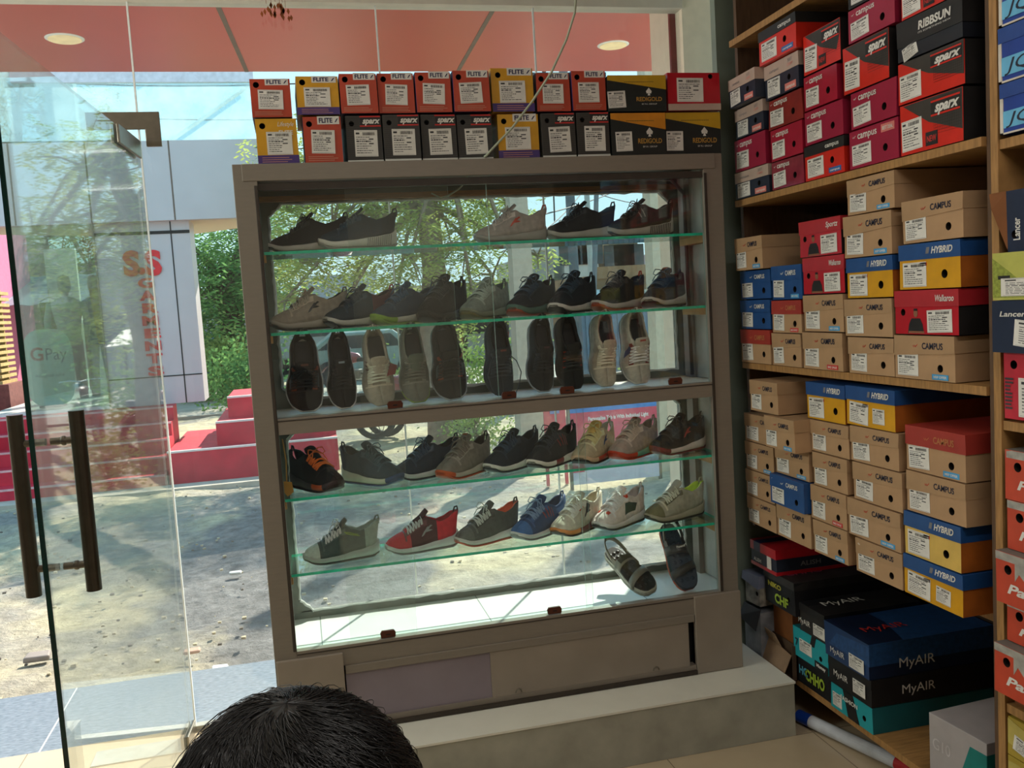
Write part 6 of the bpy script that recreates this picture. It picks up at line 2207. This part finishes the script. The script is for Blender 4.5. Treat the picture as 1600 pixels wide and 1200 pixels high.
bs = on(690, 705, 'Z', ZG); B0 = (bs.x, bs.y, ZG)
YB0 = bs.y
bl = []
rt = random.Random(21)
for px, py, rad, dy in ((450, 330, .62, .4), (470, 410, .55, .2), (445, 470, .42, 0), (520, 360, .7, -.3), (560, 420, .55, .5), (600, 330, .75, 0), (640, 400, .65, -.5), (690, 330, .75, .5), (730, 380, .6, -.2), (770, 430, .55, .2), (800, 330, .45, 0), (760, 320, .5, .4), (820, 460, .35, -.2), (620, 460, .42, 0), (700, 470, .45, .6), (540, 470, .3, .3), (430, 400, .4, .8), (840, 400, .3, .2), (600, 250, .9, 0), (480, 250, .8, 0), (720, 240, .8, 0), (510, 300, .6, .8), (740, 470, .4, -.4)):
    bl.append((rel(px, py, YB0 + dy, B0), rad))
t0 = [(0, 0, -.1), (.02, 0, .8), (-.03, 0, 1.6), (.05, 0, 2.4), (.0, 0, 3.3), (.1, 0, 4.2)]
tree('neem_tree', 'large light green neem tree seen through the back glass of the cabinet', B0, t0, [.19, .16, .15, .14, .12, .07], bl, 26000, LM1, 5, bark='#837768')
bs = on(370, 618, 'Z', ZG); B1 = (bs.x, bs.y, ZG)
bl = [(rel(px, py, bs.y + dy, B1), rad) for px, py, rad, dy in ((320, 420, 1.5, 0), (340, 470, 1.3, -1), (390, 400, 1.3, 1), (300, 480, 1.1, .5), (380, 480, 1.1, 0), (410, 360, 1.4, .6), (400, 440, 1.2, -.4), (350, 530, .7, -.6), (300, 430, 1.0, 1), (440, 470, 1.0, 0), (290, 370, .9, 0))]
tree('shade_tree', 'dense dark green tree with a thick trunk to the right of the garment shop', B1, [(0, 0, -.1), (.05, 0, 1.2), (0, 0, 2.2), (.1, 0, 3.0)], [.42, .34, .30, .22], bl, 17000, LM2, 8, bark='#5a4c42', ls=1.9)
# tree added behind the shop in place of one mirrored in the glass
B2 = (-5.3, 21.0, ZG)
bl = [(rel(px, py, 21 + dy, B2), rad) for px, py, rad, dy in ((110, 290, .9, 0), (150, 350, .8, .5), (200, 380, .8, 0), (60, 250, .6, .2), (170, 270, .8, -.5), (100, 370, .7, .2), (30, 150, 1.0, 0), (130, 200, 1.1, .4), (200, 320, .7, 0), (140, 420, .5, 0))]
tree('reflection_tree', 'tree with a thick pale trunk, added in place of a glass reflection', B2, [(0, 0, -.1), (.1, 0, 2.5), (.0, 0, 4.0), (-.1, 0, 5.6)], [.42, .38, .34, .22], bl, 11000, leaf_mat('olive leaf', '#65713a', '#9aa050'), 31, bark='#a3937c', ls=1.4)


def bush(label, px, py, rad, n, seed, lm, ls=1.0, Zg=ZG, hz=1.0):
    c = on(px, py, 'Z', Zg)
    r_ = random.Random(seed)
    root = empty('shrub', (c.x, c.y, Zg), label=label, cat='shrub')
    b = MB()
    for k in range(9):
        d = Vector((r_.gauss(0, .5) * rad, r_.gauss(0, .4) * rad, rad * r_.uniform(.8, 1.5) * hz))
        b.tube([(0, 0, 0), d * .5 + Vector((0, 0, .05)), d], [.014, .010, .004], 5)
    b.obj('stems', mat('stem brown', '#6b5a3e', .9), root)
    vs, fs = [], []
    for k in range(n):
        d = Vector((r_.gauss(0, .5) * rad, r_.gauss(0, .4) * rad, abs(r_.gauss(.8, .45)) * rad * hz))
        a = Vector((r_.gauss(0, 1), r_.gauss(0, 1), r_.gauss(0, .7))).normalized()
        w = a.orthogonal().normalized() * .022 * ls
        le = a * .07 * ls
        i = len(vs)
        vs += [d, d + le * .5 + w, d + le, d + le * .5 - w]
        fs.append((i, i + 1, i + 2, i + 3))
    m_ = MB(); m_.add(vs, fs); m_.obj('leaves', lm, root)


bush('leafy shrub below the dark green tree, right of the grey column', 345, 628, 1.0, 2600, 3, LM3, 1.6)
bush('low shrub in front of the thick tree trunk by the garment shop', 385, 640, .8, 1800, 4, LM2, 1.6)
bush('green shrub behind the upper standing sneakers, near the pale trunk', 752, 640, .85, 1500, 5, LM3, 1.3)
bush('small shrub between two pale trunks seen above the third glass shelf', 745, 712, .40, 1100, 6, LM3, .8)
bush('shrub at the right end of the cabinet back window', 1070, 705, .55, 1300, 7, LM3, .9)
bush('grassy shrub behind the left standing sneakers', 640, 640, .5, 1000, 9, LM3, 1.2)

# ---- poles, wires
wires = []


def pole(label, px, py, Y, h, r0, r1, col, arms=(), lean=0.0, square=False):
    c = on(px, py, 'Z', ZG) if Y is None else on(px, py, 'Y', Y)
    root = empty('utility_pole', (c.x, c.y, ZG), label=label, cat='pole', group=None)
    b = MB()
    if square:
        b.hexa([(-r0, -r0, 0), (r0, -r0, 0), (r0, r0, 0), (-r0, r0, 0), (-r1 + lean, -r1, h), (r1 + lean, -r1, h), (r1 + lean, r1, h), (-r1 + lean, r1, h)])
    else:
        b.tube([(0, 0, 0), (lean, 0, h)], [r0, r1], 12)
    b.obj('shaft', mat('pole ' + col, col, .8, var=.08), root)
    for z, w in arms:
        lx = lean * z / h
        b = MB(); b.box(lx - w, lx + w, -.04, .04, z - .04, z + .04)
        a = b.obj('crossarm', mat('dark crossarm', '#3d4146', .7), root)
        b = MB()
        for s in (-.9, -.45, .45, .9):
            b.lathe([(.03, .04), (.045, .07), (.03, .10), (.04, .13), (.0, .15)], 8, c=(lx + s * w, 0, z), cap=False)
        b.obj('insulators', mat('dark porcelain', '#4a3a34', .4), a, smooth=True)
    return root


pole('thick pale concrete pole seen between the sneakers through the cabinet back', 831, 722, None, 4.6, .15, .085, '#b5aa97', square=True)
pole('cream concrete post near the right side of the cabinet back window', 1044, 735, None, 5.0, .115, .10, '#bfb49c', square=True)
pole('electric pole with dark crossarms in the distance, right of the neem tree', 908, 628, None, 6.1, .10, .08, '#5c656c', arms=((5.95, .8), (5.2, .35)))
pole('slim steel pole leaning beside the electric pole', 924, 634, None, 5.6, .05, .04, '#6b747a', lean=.45)
pole('white and green banded slim pole beyond the cabinet', 934, 630, None, 6.0, .05, .05, '#a9b0ac', lean=0)
pole('leaning electric pole with crossarms, added in place of a glass reflection', 78, 620, 24.5, 6.0, .22, .18, '#9a8d7c', arms=((4.6, .9), (3.7, .7)), lean=-.5)  # stands behind the shop instead of a mirrored pole
pole('tall curved dark branch-like pole leaning in front of the sky at the far left', 108, 620, 22.5, 7.4, .12, .16, '#77706c', lean=-1.8)
b = MB()
for (x0_, y0_, z0_, x1_, y1_, z1_) in ((-8, 14.5, 5.85, 2.5, 14.5, 5.35), (-8, 15, 5.55, 3, 15, 4.9), (-8, 15.5, 5.1, 3, 15.5, 4.55), (-9, 24, 5.0, -3.6, 24.5, 4.6), (-9, 24, 4.7, -3.6, 24.5, 4.2)):
    pts = []
    for k in range(17):
        t = k / 16
        pts.append((x0_ + (x1_ - x0_) * t, y0_ + (y1_ - y0_) * t, z0_ + (z1_ - z0_) * t - .35 * math.sin(PI * t)))
    w = MB(); w.tube(pts, .011, 5)
    tag(w.obj('overhead_wire', mat('black wire', '#22282c', .7)), 'thin overhead electric wire sagging above the yard and garment shop', 'wire', group='overhead wires')
for (pa_, Ya, pb_, Yb) in (((790, 350), 12, (1030, 258), 26), ((905, 292), 22, (1060, 318), 26), ((780, 395), 14, (910, 300), 22), ((864, 280), 13, (866, 345), 13)):
    A = on(pa_[0], pa_[1], 'Y', Ya); Bq = on(pb_[0], pb_[1], 'Y', Yb)
    w = MB(); w.tube([A.lerp(Bq, k / 10) - Vector((0, 0, .2 * math.sin(PI * k / 10))) for k in range(11)], .012, 5)
    tag(w.obj('overhead_wire', mat('black wire', '#22282c', .7)), 'thin wire crossing the sky behind the top shelf sneakers', 'wire', group='wires behind the cabinet')


# ---- far buildings
def house(label, pxa, pxb, pyt, Y, dep, col, wins=3, roof=None, floors=1, shop=None, cat='building'):
    a = on(pxa, 500, 'Y', Y); c = on(pxb, 500, 'Y', Y)
    zt = on((pxa + pxb) / 2, pyt, 'Y', Y).z
    w = c.x - a.x - .35
    root = empty('street_building', ((a.x + c.x) / 2, Y, ZG), label=label, cat=cat, group=None)
    h = zt - ZG
    b = MB(); b.box(-w / 2, w / 2, 0, dep, 0, h)
    b.obj('walls', mat('plaster ' + col, col, .9, var=.16, scale=1.4, bump=.3, bscale=6), root)
    b = MB(); b.box(-w / 2 - .1, w / 2 + .1, -.1, .12, h - .12, h + .25)
    b.obj('parapet', mat('parapet ' + col, col, .9, var=.2, scale=2), root)
    for f in range(floors):
        for k in range(wins):
            x = -w / 2 + w * (k + .5) / wins
            z0 = h * (f + .35) / floors
            b = MB(); b.box(x - .45, x + .45, -.05, .02, z0, z0 + min(1.1, h / floors * .4))
            fo = b.obj('window', mat('dark opening', '#3f4344', .5), root)
            b = MB(); b.box(x - .55, x + .55, -.35, .0, z0 + min(1.1, h / floors * .4) + .05, z0 + min(1.1, h / floors * .4) + .12)
            b.obj('window_hood', M_concrete, fo)
    if roof:
        b = MB(); b.prism([(-w / 2 - .4, -1.9, h * .62), (w / 2 + .5, -1.9, h * .52), (w / 2 + .5, 0, h * .72), (-w / 2 - .4, 0, h * .82)], (0, 0, .05))
        b.obj('awning', mat('tin ' + roof, roof, .5, var=.08, scale=3), root)
        b = MB()
        for x in (-w / 2, 0, w / 2):
            b.box(x - .04, x + .04, -1.8, -1.72, 0, h * .56)
        b.obj('awning_posts', M_ply_dark, root)
    if shop:
        b = MB()
        for k, cl in enumerate(shop):
            x = -w / 2 + w * (k + .1) / len(shop)
            b.box(x, x + w / len(shop) * .8, -.5, -.03, .1, h * .38, k)
        b.obj('goods', [mat('goods ' + c_, c_, .7, var=.25, scale=3) for c_ in shop], root)
    return root


house('low grey plastered house right behind the electric pole', 824, 876, 400, 36, 6, '#98958d', 3, floors=1)
house('pale two storey building left of the electric pole', 880, 946, 352, 36, 6, '#c4beb2', 3, floors=2)
house('brown brick building with broken parapet above the second shelf', 951, 1008, 360, 36, 6, '#a39380', 3, floors=2)
house('lilac walled house behind the cream post', 1014, 1082, 395, 36, 6, '#b6b8d8', 2, floors=1)
house('market stall row under a bright tin roof behind the second shelf', 925, 1120, 425, 27, 5, '#8c6a4a', 3, roof='#d8d8cf', shop=('#b08a3a', '#a65232', '#8f8f60', '#b0762c'))
house('grey house with a blue front behind the taupe sneaker', 470, 596, 440, 34, 6, '#a8aab0', 4, floors=1, shop=('#5a88b4', '#7a94a8', '#c8c8c0'))
house('row of small shops with red goods behind the standing sneakers', 602, 800, 455, 31, 5, '#ad9c84', 5, floors=1, roof='#a8a294', shop=('#a63c34', '#3c5a8c', '#c08a3c', '#b0b4b0', '#8c3030'))
house('low shop row behind the leftmost standing sneakers', 352, 464, 470, 36, 5, '#b4aea2', 3, shop=('#8a9aa6', '#5a6a74', '#b0a890'))
house('brick house with terrace seen through the garment shop window', 50, 175, 425, 30, 6, '#8b7f70', 4, floors=1)
house('long pale wall building behind the dark green tree', 235, 345, 470, 42, 5, '#b4ac9e', 4, shop=('#4a6a90', '#a6463c', '#b8b8b0', '#a08a50'))
house('building far beyond the yard at the right of the cabinet', 1088, 1250, 380, 36, 6, '#b0aa98', 3, floors=2)
b = MB()
for k in range(60):
    x = 5.2 + k * .11
    b.box(x, x + .055, 17.0, 17.03, ZG, 1.55)
    b.box(x + .055, x + .11, 17.02, 17.05, ZG, 1.55)
tag(b.obj('corrugated_fence', mat('blue grey sheet', '#62788a', .5, metal=.2)), 'blue-grey corrugated sheet fence behind the right standing sneakers', 'fence')

# ---- vehicles
M_tyre = mat('tyre', '#26262a', .8)
M_chrome = mat('chrome', '#b5b8ba', .25, metal=.9)


def motorbike(x, y, z, yaw, col, label, group):
    root = empty('motorcycle', (x, y, z), (0, 0, yaw), label, 'motorcycle', group)
    for wx in (-.62, .62):
        b = MB()
        pts = [(wx + .27 * math.cos(2 * PI * k / 24), 0, .31 + .27 * math.sin(2 * PI * k / 24)) for k in range(25)]
        b.tube(pts, .045, 8, cap=False)
        w = b.obj('wheel', M_tyre, root, smooth=True)
        b = MB()
        for k in range(10):
            a = 2 * PI * k / 10
            b.tube([(wx, 0, .31), (wx + .23 * math.cos(a), 0, .31 + .23 * math.sin(a))], .006, 4)
        b.tube([(wx, -.06, .31), (wx, .06, .31)], .05, 10)
        b.obj('spokes', M_chrome, w)
    b = MB()
    b.tube([(.62, 0, .31), (.40, 0, .85), (.36, 0, .98)], .028, 8)
    b.tube([(-.62, 0, .31), (-.2, 0, .42), (.15, 0, .38), (.36, 0, .85), (-.1, 0, .72), (-.7, 0, .74)], .022, 8)
    b.tube([(-.62, 0, .31), (-.45, 0, .70)], .025, 8)
    b.obj('frame', M_black, root)
    b = MB(); b.lathe([(.0, -.26), (.10, -.2), (.15, 0), (.12, .2), (.0, .28)], 12)
    t = b.obj('fuel_tank', mat('tank ' + col, col, .25, coat=.5), root, smooth=True)
    t.rotation_euler = (0, R(90), 0); t.location = (.12, 0, .80)
    b = MB(); b.hexa([(-.75, -.12, .74), (-.05, -.12, .70), (-.05, .12, .70), (-.75, .12, .74), (-.80, -.10, .86), (-.08, -.11, .80), (-.08, .11, .80), (-.80, .10, .86)])
    b.obj('seat', M_black, root, bevel=.03)
    b = MB(); b.box(-.12, .18, -.11, .11, .28, .52); b.obj('engine', M_steel, root, bevel=.03)
    b = MB(); b.tube([(.30, -.34, 1.02), (.36, -.15, 1.03), (.38, 0, 1.0), (.36, .15, 1.03), (.30, .34, 1.02)], .014, 8); b.obj('handlebar', M_chrome, root)
    b = MB(); b.lathe([(.0, -.05), (.08, -.03), (.09, .04)], 14)
    h_ = b.obj('headlight', M_chrome, root, smooth=True); h_.rotation_euler = (0, R(90), 0); h_.location = (.47, 0, .90)
    b = MB(); b.tube([(.1, -.12, .30), (-.3, -.14, .26), (-.75, -.15, .34)], .035, 8); b.obj('exhaust', M_chrome, root)
    for wx in (-.62, .62):
        b = MB()
        b.grid(lambda u, v: (wx + .345 * math.cos(PI * (.15 + .7 * v)), (u - .5) * .12, .31 + .345 * math.sin(PI * (.15 + .7 * v))), 3, 10)
        f_ = b.obj('mudguard', mat('tank ' + col, col, .25, coat=.5), root, smooth=True)
        md = f_.modifiers.new('thick', 'SOLIDIFY'); md.thickness = .006
    return root


mb0 = motorbike(0, 0, 0, 0, '#7c2a2a', 'motorcycle parked on the sand behind the third shelf, its wheels showing under the middle rail', None)
p = on(618, 688, 'Z', ZG); mb0.location = (p.x + .35, p.y, ZG + .03); mb0.rotation_euler = (0, 0, R(172))
for px, py, yaw, lab in ((668, 678, 10, 'second motorcycle parked close behind the first, seen under the middle rail'), (815, 640, 60, 'motorcycle parked by the thick pale pole, behind the standing sneakers'), (1080, 610, 30, 'motorcycle parked near the cream post at the right of the back window'),
                       (1098, 626, 35, 'motorcycle at the right edge of the back window, in front of another'), (300, 596, 20, 'motorcycle under the dark green tree, right of the grey column'), (560, 612, 150, 'motorcycle standing across the road behind the stone grey sneaker')):
    c = copy_tree(mb0); p = on(px, py, 'Z', ZG)
    c.location = (p.x, p.y, ZG + .03); c.rotation_euler = (0, 0, R(yaw)); c['label'] = lab


def car(px, py, Y, w, h, col, label, cat='car', yaw=0):
    p = on(px, py, 'Z', ZG)
    root = empty('parked_car' if cat == 'car' else 'delivery_truck', (p.x, p.y, ZG), (0, 0, yaw), label, cat)
    L = w / 2
    b = MB()
    if cat == 'car':
        b.prism([(-L, -.8, .35), (L, -.8, .35), (L, -.8, .8), (L * .75, -.8, .9), (L * .4, -.8, h), (-L * .5, -.8, h), (-L * .85, -.8, .95), (-L, -.8, .85)], (0, 1.6, 0))
    else:
        b.box(-L, L * .55, -.9, .9, .6, h); b.box(L * .58, L, -.85, .85, .5, h * .8)
    b.obj('body', mat('car ' + col, col, .3, coat=.4), root, bevel=.06)
    b = MB()
    if cat == 'car':
        b.prism([(-L * .75, -.805, .95), (L * .55, -.805, .95), (L * .36, -.805, h - .1), (-L * .46, -.805, h - .1)], (0, 1.61, 0))
    else:
        b.box(L * .62, L * .93, -.86, .86, h * .5, h * .72)
    b.obj('windows', mat('car glass', '#26333a', .1), root)
    for wx in (-L * .6, L * .6):
        b = MB(); b.tube([(wx, -.85, .32), (wx, .85, .32)], .32, 18); b.obj('wheels', M_tyre, root)


car(500, 580, 0, 3.8, 1.45, '#b9c4cc', 'pale blue car parked across the road behind the left standing sneakers')
car(575, 594, 0, 3.6, 1.4, '#7f928c', 'grey green car across the road between two standing sneakers')
car(420, 592, 0, 4.5, 2.5, '#8a9296', 'grey delivery truck across the road at the left of the cabinet', cat='truck')
car(300, 602, 0, 4.0, 1.5, '#4c6c9a', 'blue car parked behind the shrubs right of the grey column')
car(345, 592, 0, 4.0, 2.1, '#b9bcc0', 'white truck parked beyond the dark green tree', cat='truck')
# advertising banner and boulder
p0 = on(893, 690, 'Y', 8.6)
p1 = on(1028, 690, 'Y', 8.6)
bn = empty('advertising_banner', (p0.x, 8.6, ZG), label='pink and blue printed advertising banner standing outside behind the third shelf', cat='banner')
W_ = p1.x - p0.x
ztop_ = on(960, 640, 'Y', 8.6).z + .10
hh = ztop_ - ZG
b = MB(); b.box(0, W_, 0, .03, .05, hh); b.obj('sheet', mat('banner white', '#c2c2cc', .6, col2='#c6c4cc', scale=5), bn)
b = MB()
b.box(-.001, W_ + .001, -.003, .0, hh - .10, hh, 0)
b.box(-.001, W_ + .001, -.003, .0, hh - .42, hh - .10, 1)
b.box(-.001, .12, -.004, .0, hh * .2, hh - .10, 1)
b.text('Personalise Tab is With Individual Light', .055, (W_ * .55, -.004, hh - .19), 2, bold=.03, width=W_ * .7)
b.text('9x2 Meter', .05, (W_ * .30, -.004, hh - .28), 2, bold=.03)
b.text('24x7 CCTV', .05, (W_ * .32, -.004, hh - .37), 2, bold=.03)
b.text('Security', .05, (W_ * .72, -.004, hh - .40), 2, bold=.03)
b.obj('print', [mat('banner blue', '#3f7ec4', .6), mat('banner pink', '#c94a60', .6), M_wink], bn)
b = MB(); b.box(-.03, 0, 0, .03, 0, hh); b.box(W_, W_ + .03, 0, .03, 0, hh); b.obj('posts', M_steel, bn)
p0 = on(852, 690, 'Y', 8.9); p1 = on(886, 690, 'Y', 8.9)
b = MB(); b.box(p0.x, p1.x, 8.9, 8.92, ZG + .3, on(870, 640, 'Y', 8.9).z + .05)
b.lathe([(.06, 0), (.06, .001)], 20, 1)
b.box((p0.x + p1.x) / 2 - .05, (p0.x + p1.x) / 2 + .05, 8.895, 8.9, 1.0 - .45, 1.0 - .25, 2)
b.box(p0.x, p0.x + .03, 8.92, 8.95, ZG, ZG + .3); b.box(p1.x - .03, p1.x, 8.92, 8.95, ZG, ZG + .3)
b.v = b.v; tag(b.obj('small_poster_board', [mat('poster red', '#b8505a', .6), mat('poster red', '#b8505a', .6), mat('poster blue grey', '#7a86b0', .6)]), 'small red poster board left of the large pink banner', 'poster')
# dried garland scraps under the header inside the glass
gd = MB()
for px, py in ((416, 6), (424, 10), (437, 9), (441, 4), (446, 12), (430, 3)):
    p = on(px, py, 'Y', 3.84)
    for q in range(4):
        d = Vector((rg.uniform(-.02, .02), 0, rg.uniform(-.03, .0)))
        gd.prism([p + d, p + d + Vector((.006, 0, -.012)), p + d + Vector((.001, 0, -.026)), p + d + Vector((-.006, 0, -.012))], (0, .001, 0))
    gd.tube([p, (p.x, 3.84, 2.99)], .0008, 4)
tag(gd.obj('dried_leaf_garland', mat('dried leaf', '#8a4a22', .8, var=.3)), 'scraps of a dried leaf garland hanging from the header above the glass', 'garland')

# ------------------------------------------------------------------ the person in front
M_hair = mat('black hair', '#0c0a0b', .45, var=.3, scale=60, spec=.5)
M_sk = mat('skin', '#7d5540', .6, var=.06)
PX_, PY_ = -0.031, .70
pr = empty('person', (PX_, PY_, 0), label='person with short black hair seen from behind, seated on a stool facing the cabinet', cat='person')


def skin_body(name, verts, edges, radii, m, parent, sub=2, rootv=0):
    me = bpy.data.meshes.new(name)
    me.from_pydata(verts, edges, [])
    me.materials.append(m)
    o_ = bpy.data.objects.new(name, me)
    COL.objects.link(o_)
    o_.parent = parent
    md = o_.modifiers.new('skin', 'SKIN')
    md.use_smooth_shade = True
    for i, r_ in enumerate(radii):
        sv = me.skin_vertices[0].data[i]
        sv.radius = (r_, r_) if not isinstance(r_, tuple) else r_
        sv.use_root = (i == rootv)
    s = o_.modifiers.new('sub', 'SUBSURF'); s.levels = sub; s.render_levels = sub
    return o_


V, E_, RR = [], [], []


def chain(pts, start=None):
    prev = start
    for p, r_ in pts:
        V.append(p); RR.append(r_)
        i = len(V) - 1
        if prev is not None:
            E_.append((prev, i))
        prev = i
    return prev


chain([((0, 0, .60), (.15, .11))])
t1 = chain([((0, 0, .74), (.14, .10)), ((0, .0, .90), (.15, .105)), ((0, .0, 1.04), (.14, .09)), ((0, .0, 1.10), (.075, .06)), ((0, .005, 1.16), .052), ((0, .015, 1.22), .055), ((0, .025, 1.295), (.074, .088)), ((0, .02, 1.35), (.068, .082))], 0)
sh = 3
for s in (-1, 1):
    e_ = chain([((s * .17, 0, 1.04), .05), ((s * .21, .03, .92), .043), ((s * .235, .07, .78), .037), ((s * .20, .18, .70), .033), ((s * .15, .29, .665), .024), ((s * .14, .335, .655), (.034, .016))], sh)
    for k, (dx, ln) in enumerate(((-.027, .060), (-.010, .070), (.008, .066), (.025, .052))):
        chain([((s * .14 + dx, .37, .655), .0088), ((s * .14 + dx * 1.1, .37 + ln * .5, .652), .0082), ((s * .14 + dx * 1.15, .37 + ln, .640), .0068)], e_)
    chain([((s * .14 - s * .030, .315, .655), .010), ((s * .14 - s * .050, .345, .652), .008)], e_ - 1)
    chain([((s * .09, .04, .58), .085), ((s * .11, .24, .60), .075), ((s * .12, .44, .575), .056), ((s * .12, .455, .33), .048), ((s * .12, .46, .10), .034), ((s * .12, .54, .05), (.036, .028)), ((s * .12, .62, .035), (.036, .02))], 0)
body = skin_body('body', V, E_, RR, M_sk, pr)
shv_ = skin_body('shirt', [(0, 0, .58), (0, 0, .74), (0, 0, .90), (0, 0, 1.04), (0, 0, 1.105), (-.17, 0, 1.045), (-.215, .03, .91), (.17, 0, 1.045), (.215, .03, .91)],
                 [(0, 1), (1, 2), (2, 3), (3, 4), (3, 5), (5, 6), (3, 7), (7, 8)], [(.168, .13), (.155, .115), (.165, .12), (.155, .105), (.085, .07), .062, .056, .062, .056], mat('dark blue shirt', '#26303f', .85, var=.08), pr)
tr_ = skin_body('trousers', [(0, 0, .56), (-.09, .04, .575), (-.11, .24, .60), (-.12, .44, .575), (-.12, .455, .33), (-.12, .46, .13), (.09, .04, .575), (.11, .24, .60), (.12, .44, .575), (.12, .455, .33), (.12, .46, .13)],
                [(0, 1), (1, 2), (2, 3), (3, 4), (4, 5), (0, 6), (6, 7), (7, 8), (8, 9), (9, 10)], [(.165, .13), .10, .087, .068, .06, .052, .10, .087, .068, .06, .052], mat('grey trousers', '#4a4a4e', .85, var=.08), pr)
# face: nose, ears, eyes, mouth on the far side
b = MB()
b.hexa([(-.013, .105, 1.275), (.013, .105, 1.275), (.010, .128, 1.272), (-.010, .128, 1.272), (-.006, .104, 1.315), (.006, .104, 1.315), (.004, .110, 1.315), (-.004, .110, 1.315)])
b.obj('nose', M_sk, pr, bevel=.004)
for s in (-1, 1):
    b = MB(); b.lathe([(.0, -.006), (.022, -.004), (.026, .004), (.018, .006)], 14)
    e_ = b.obj('ear', M_sk, pr, smooth=True); e_.location = (s * .079, .02, 1.285); e_.rotation_euler = (0, R(90 * s), 0); e_.scale = (1.3, .8, 1)
    b = MB(); b.lathe([(0, -.012), (.009, -.008), (.012, 0), (.009, .008), (0, .012)], 12)
    e_ = b.obj('eye', M_paper, pr, smooth=True); e_.location = (s * .03, .100, 1.312)
b = MB(); b.tube([(-.024, .103, 1.25), (0, .112, 1.252), (.024, .103, 1.25)], [.003, .006, .003], 8); b.obj('mouth', mat('lips', '#7c4440', .5), pr)
# hair: a cap with many combed strands over it
HC = Vector((0, .015, 1.298))
HR = Vector((.1045, .114, .103))


def hair_pt(th, ph, off=1.0):
    """th from the crown down, ph around"""
    return Vector((HC.x + HR.x * off * math.sin(th) * math.cos(ph), HC.y + HR.y * off * math.sin(th) * math.sin(ph), HC.z + HR.z * off * math.cos(th)))


def hlim(ph):
    f = math.sin(ph)                 # +1 is the face side
    return R(118) - R(58) * max(0, f) ** 1.2


b = MB()
rh = random.Random(77)
nP, nT = 48, 18
vs, fs = [], []
for j in range(nT):
    for i in range(nP):
        ph = 2 * PI * i / nP
        th = hlim(ph) * (j + .001) / (nT - 1)
        of = 1.0 + rh.uniform(-.008, .008)
        vs.append(hair_pt(th, ph, of if j < nT - 1 else .94))
for j in range(nT - 1):
    for i in range(nP):
        a, c = j * nP + i, j * nP + (i + 1) % nP
        fs.append((a, a + nP, c + nP, c))
b.add(vs, fs)
hair = b.obj('hair', M_hair, pr, smooth=True)
# strands, swept from a whorl near the back of the crown
b = MB()
for k in range(5200):
    ph = rh.uniform(0, 2 * PI)
    th = R(5) + (hlim(ph) - R(8)) * rh.random() ** .7
    n = 6
    ln = rh.uniform(.25, .55)
    dph = rh.gauss(.35, .18)
    lift = rh.uniform(.995, 1.03) if rh.random() > .05 else rh.uniform(1.03, 1.06)
    pts, rs = [], []
    for q in range(n):
        u = q / (n - 1)
        t_ = min(th + ln * u, hlim(ph) + .12)
        pts.append(hair_pt(t_, ph + dph * u * (1.0 if th > .4 else 1.6), 1.0 + (lift - 1) * (1 - (2 * u - 1) ** 2 * .8) + .004))
        rs.append(.0005 * (1.0 - .7 * u))
    if min((pts[a + 1] - pts[a]).length for a in range(n - 1)) > 1e-5:
        b.tube(pts, rs, 3, cap=False)
ho = b.obj('hair_strands', M_hair, hair, smooth=True)
ho['kind'] = 'stuff'
# the stool
sl_ = empty('stool', (PX_, PY_ - .02, 0), label='plain wooden stool under the seated person', cat='stool')
b = MB(); b.lathe([(.15, .42), (.17, .425), (.17, .45), (.15, .455)], 24); b.obj('seat', M_ply, sl_)
for sx_, sy_ in ((-1, -1), (1, -1), (1, 1), (-1, 1)):
    b = MB(); b.tube([(sx_ * .09, sy_ * .09, .42), (sx_ * .13, sy_ * .13, 0)], [.016, .013], 10); b.obj('leg', M_ply_dark, sl_)
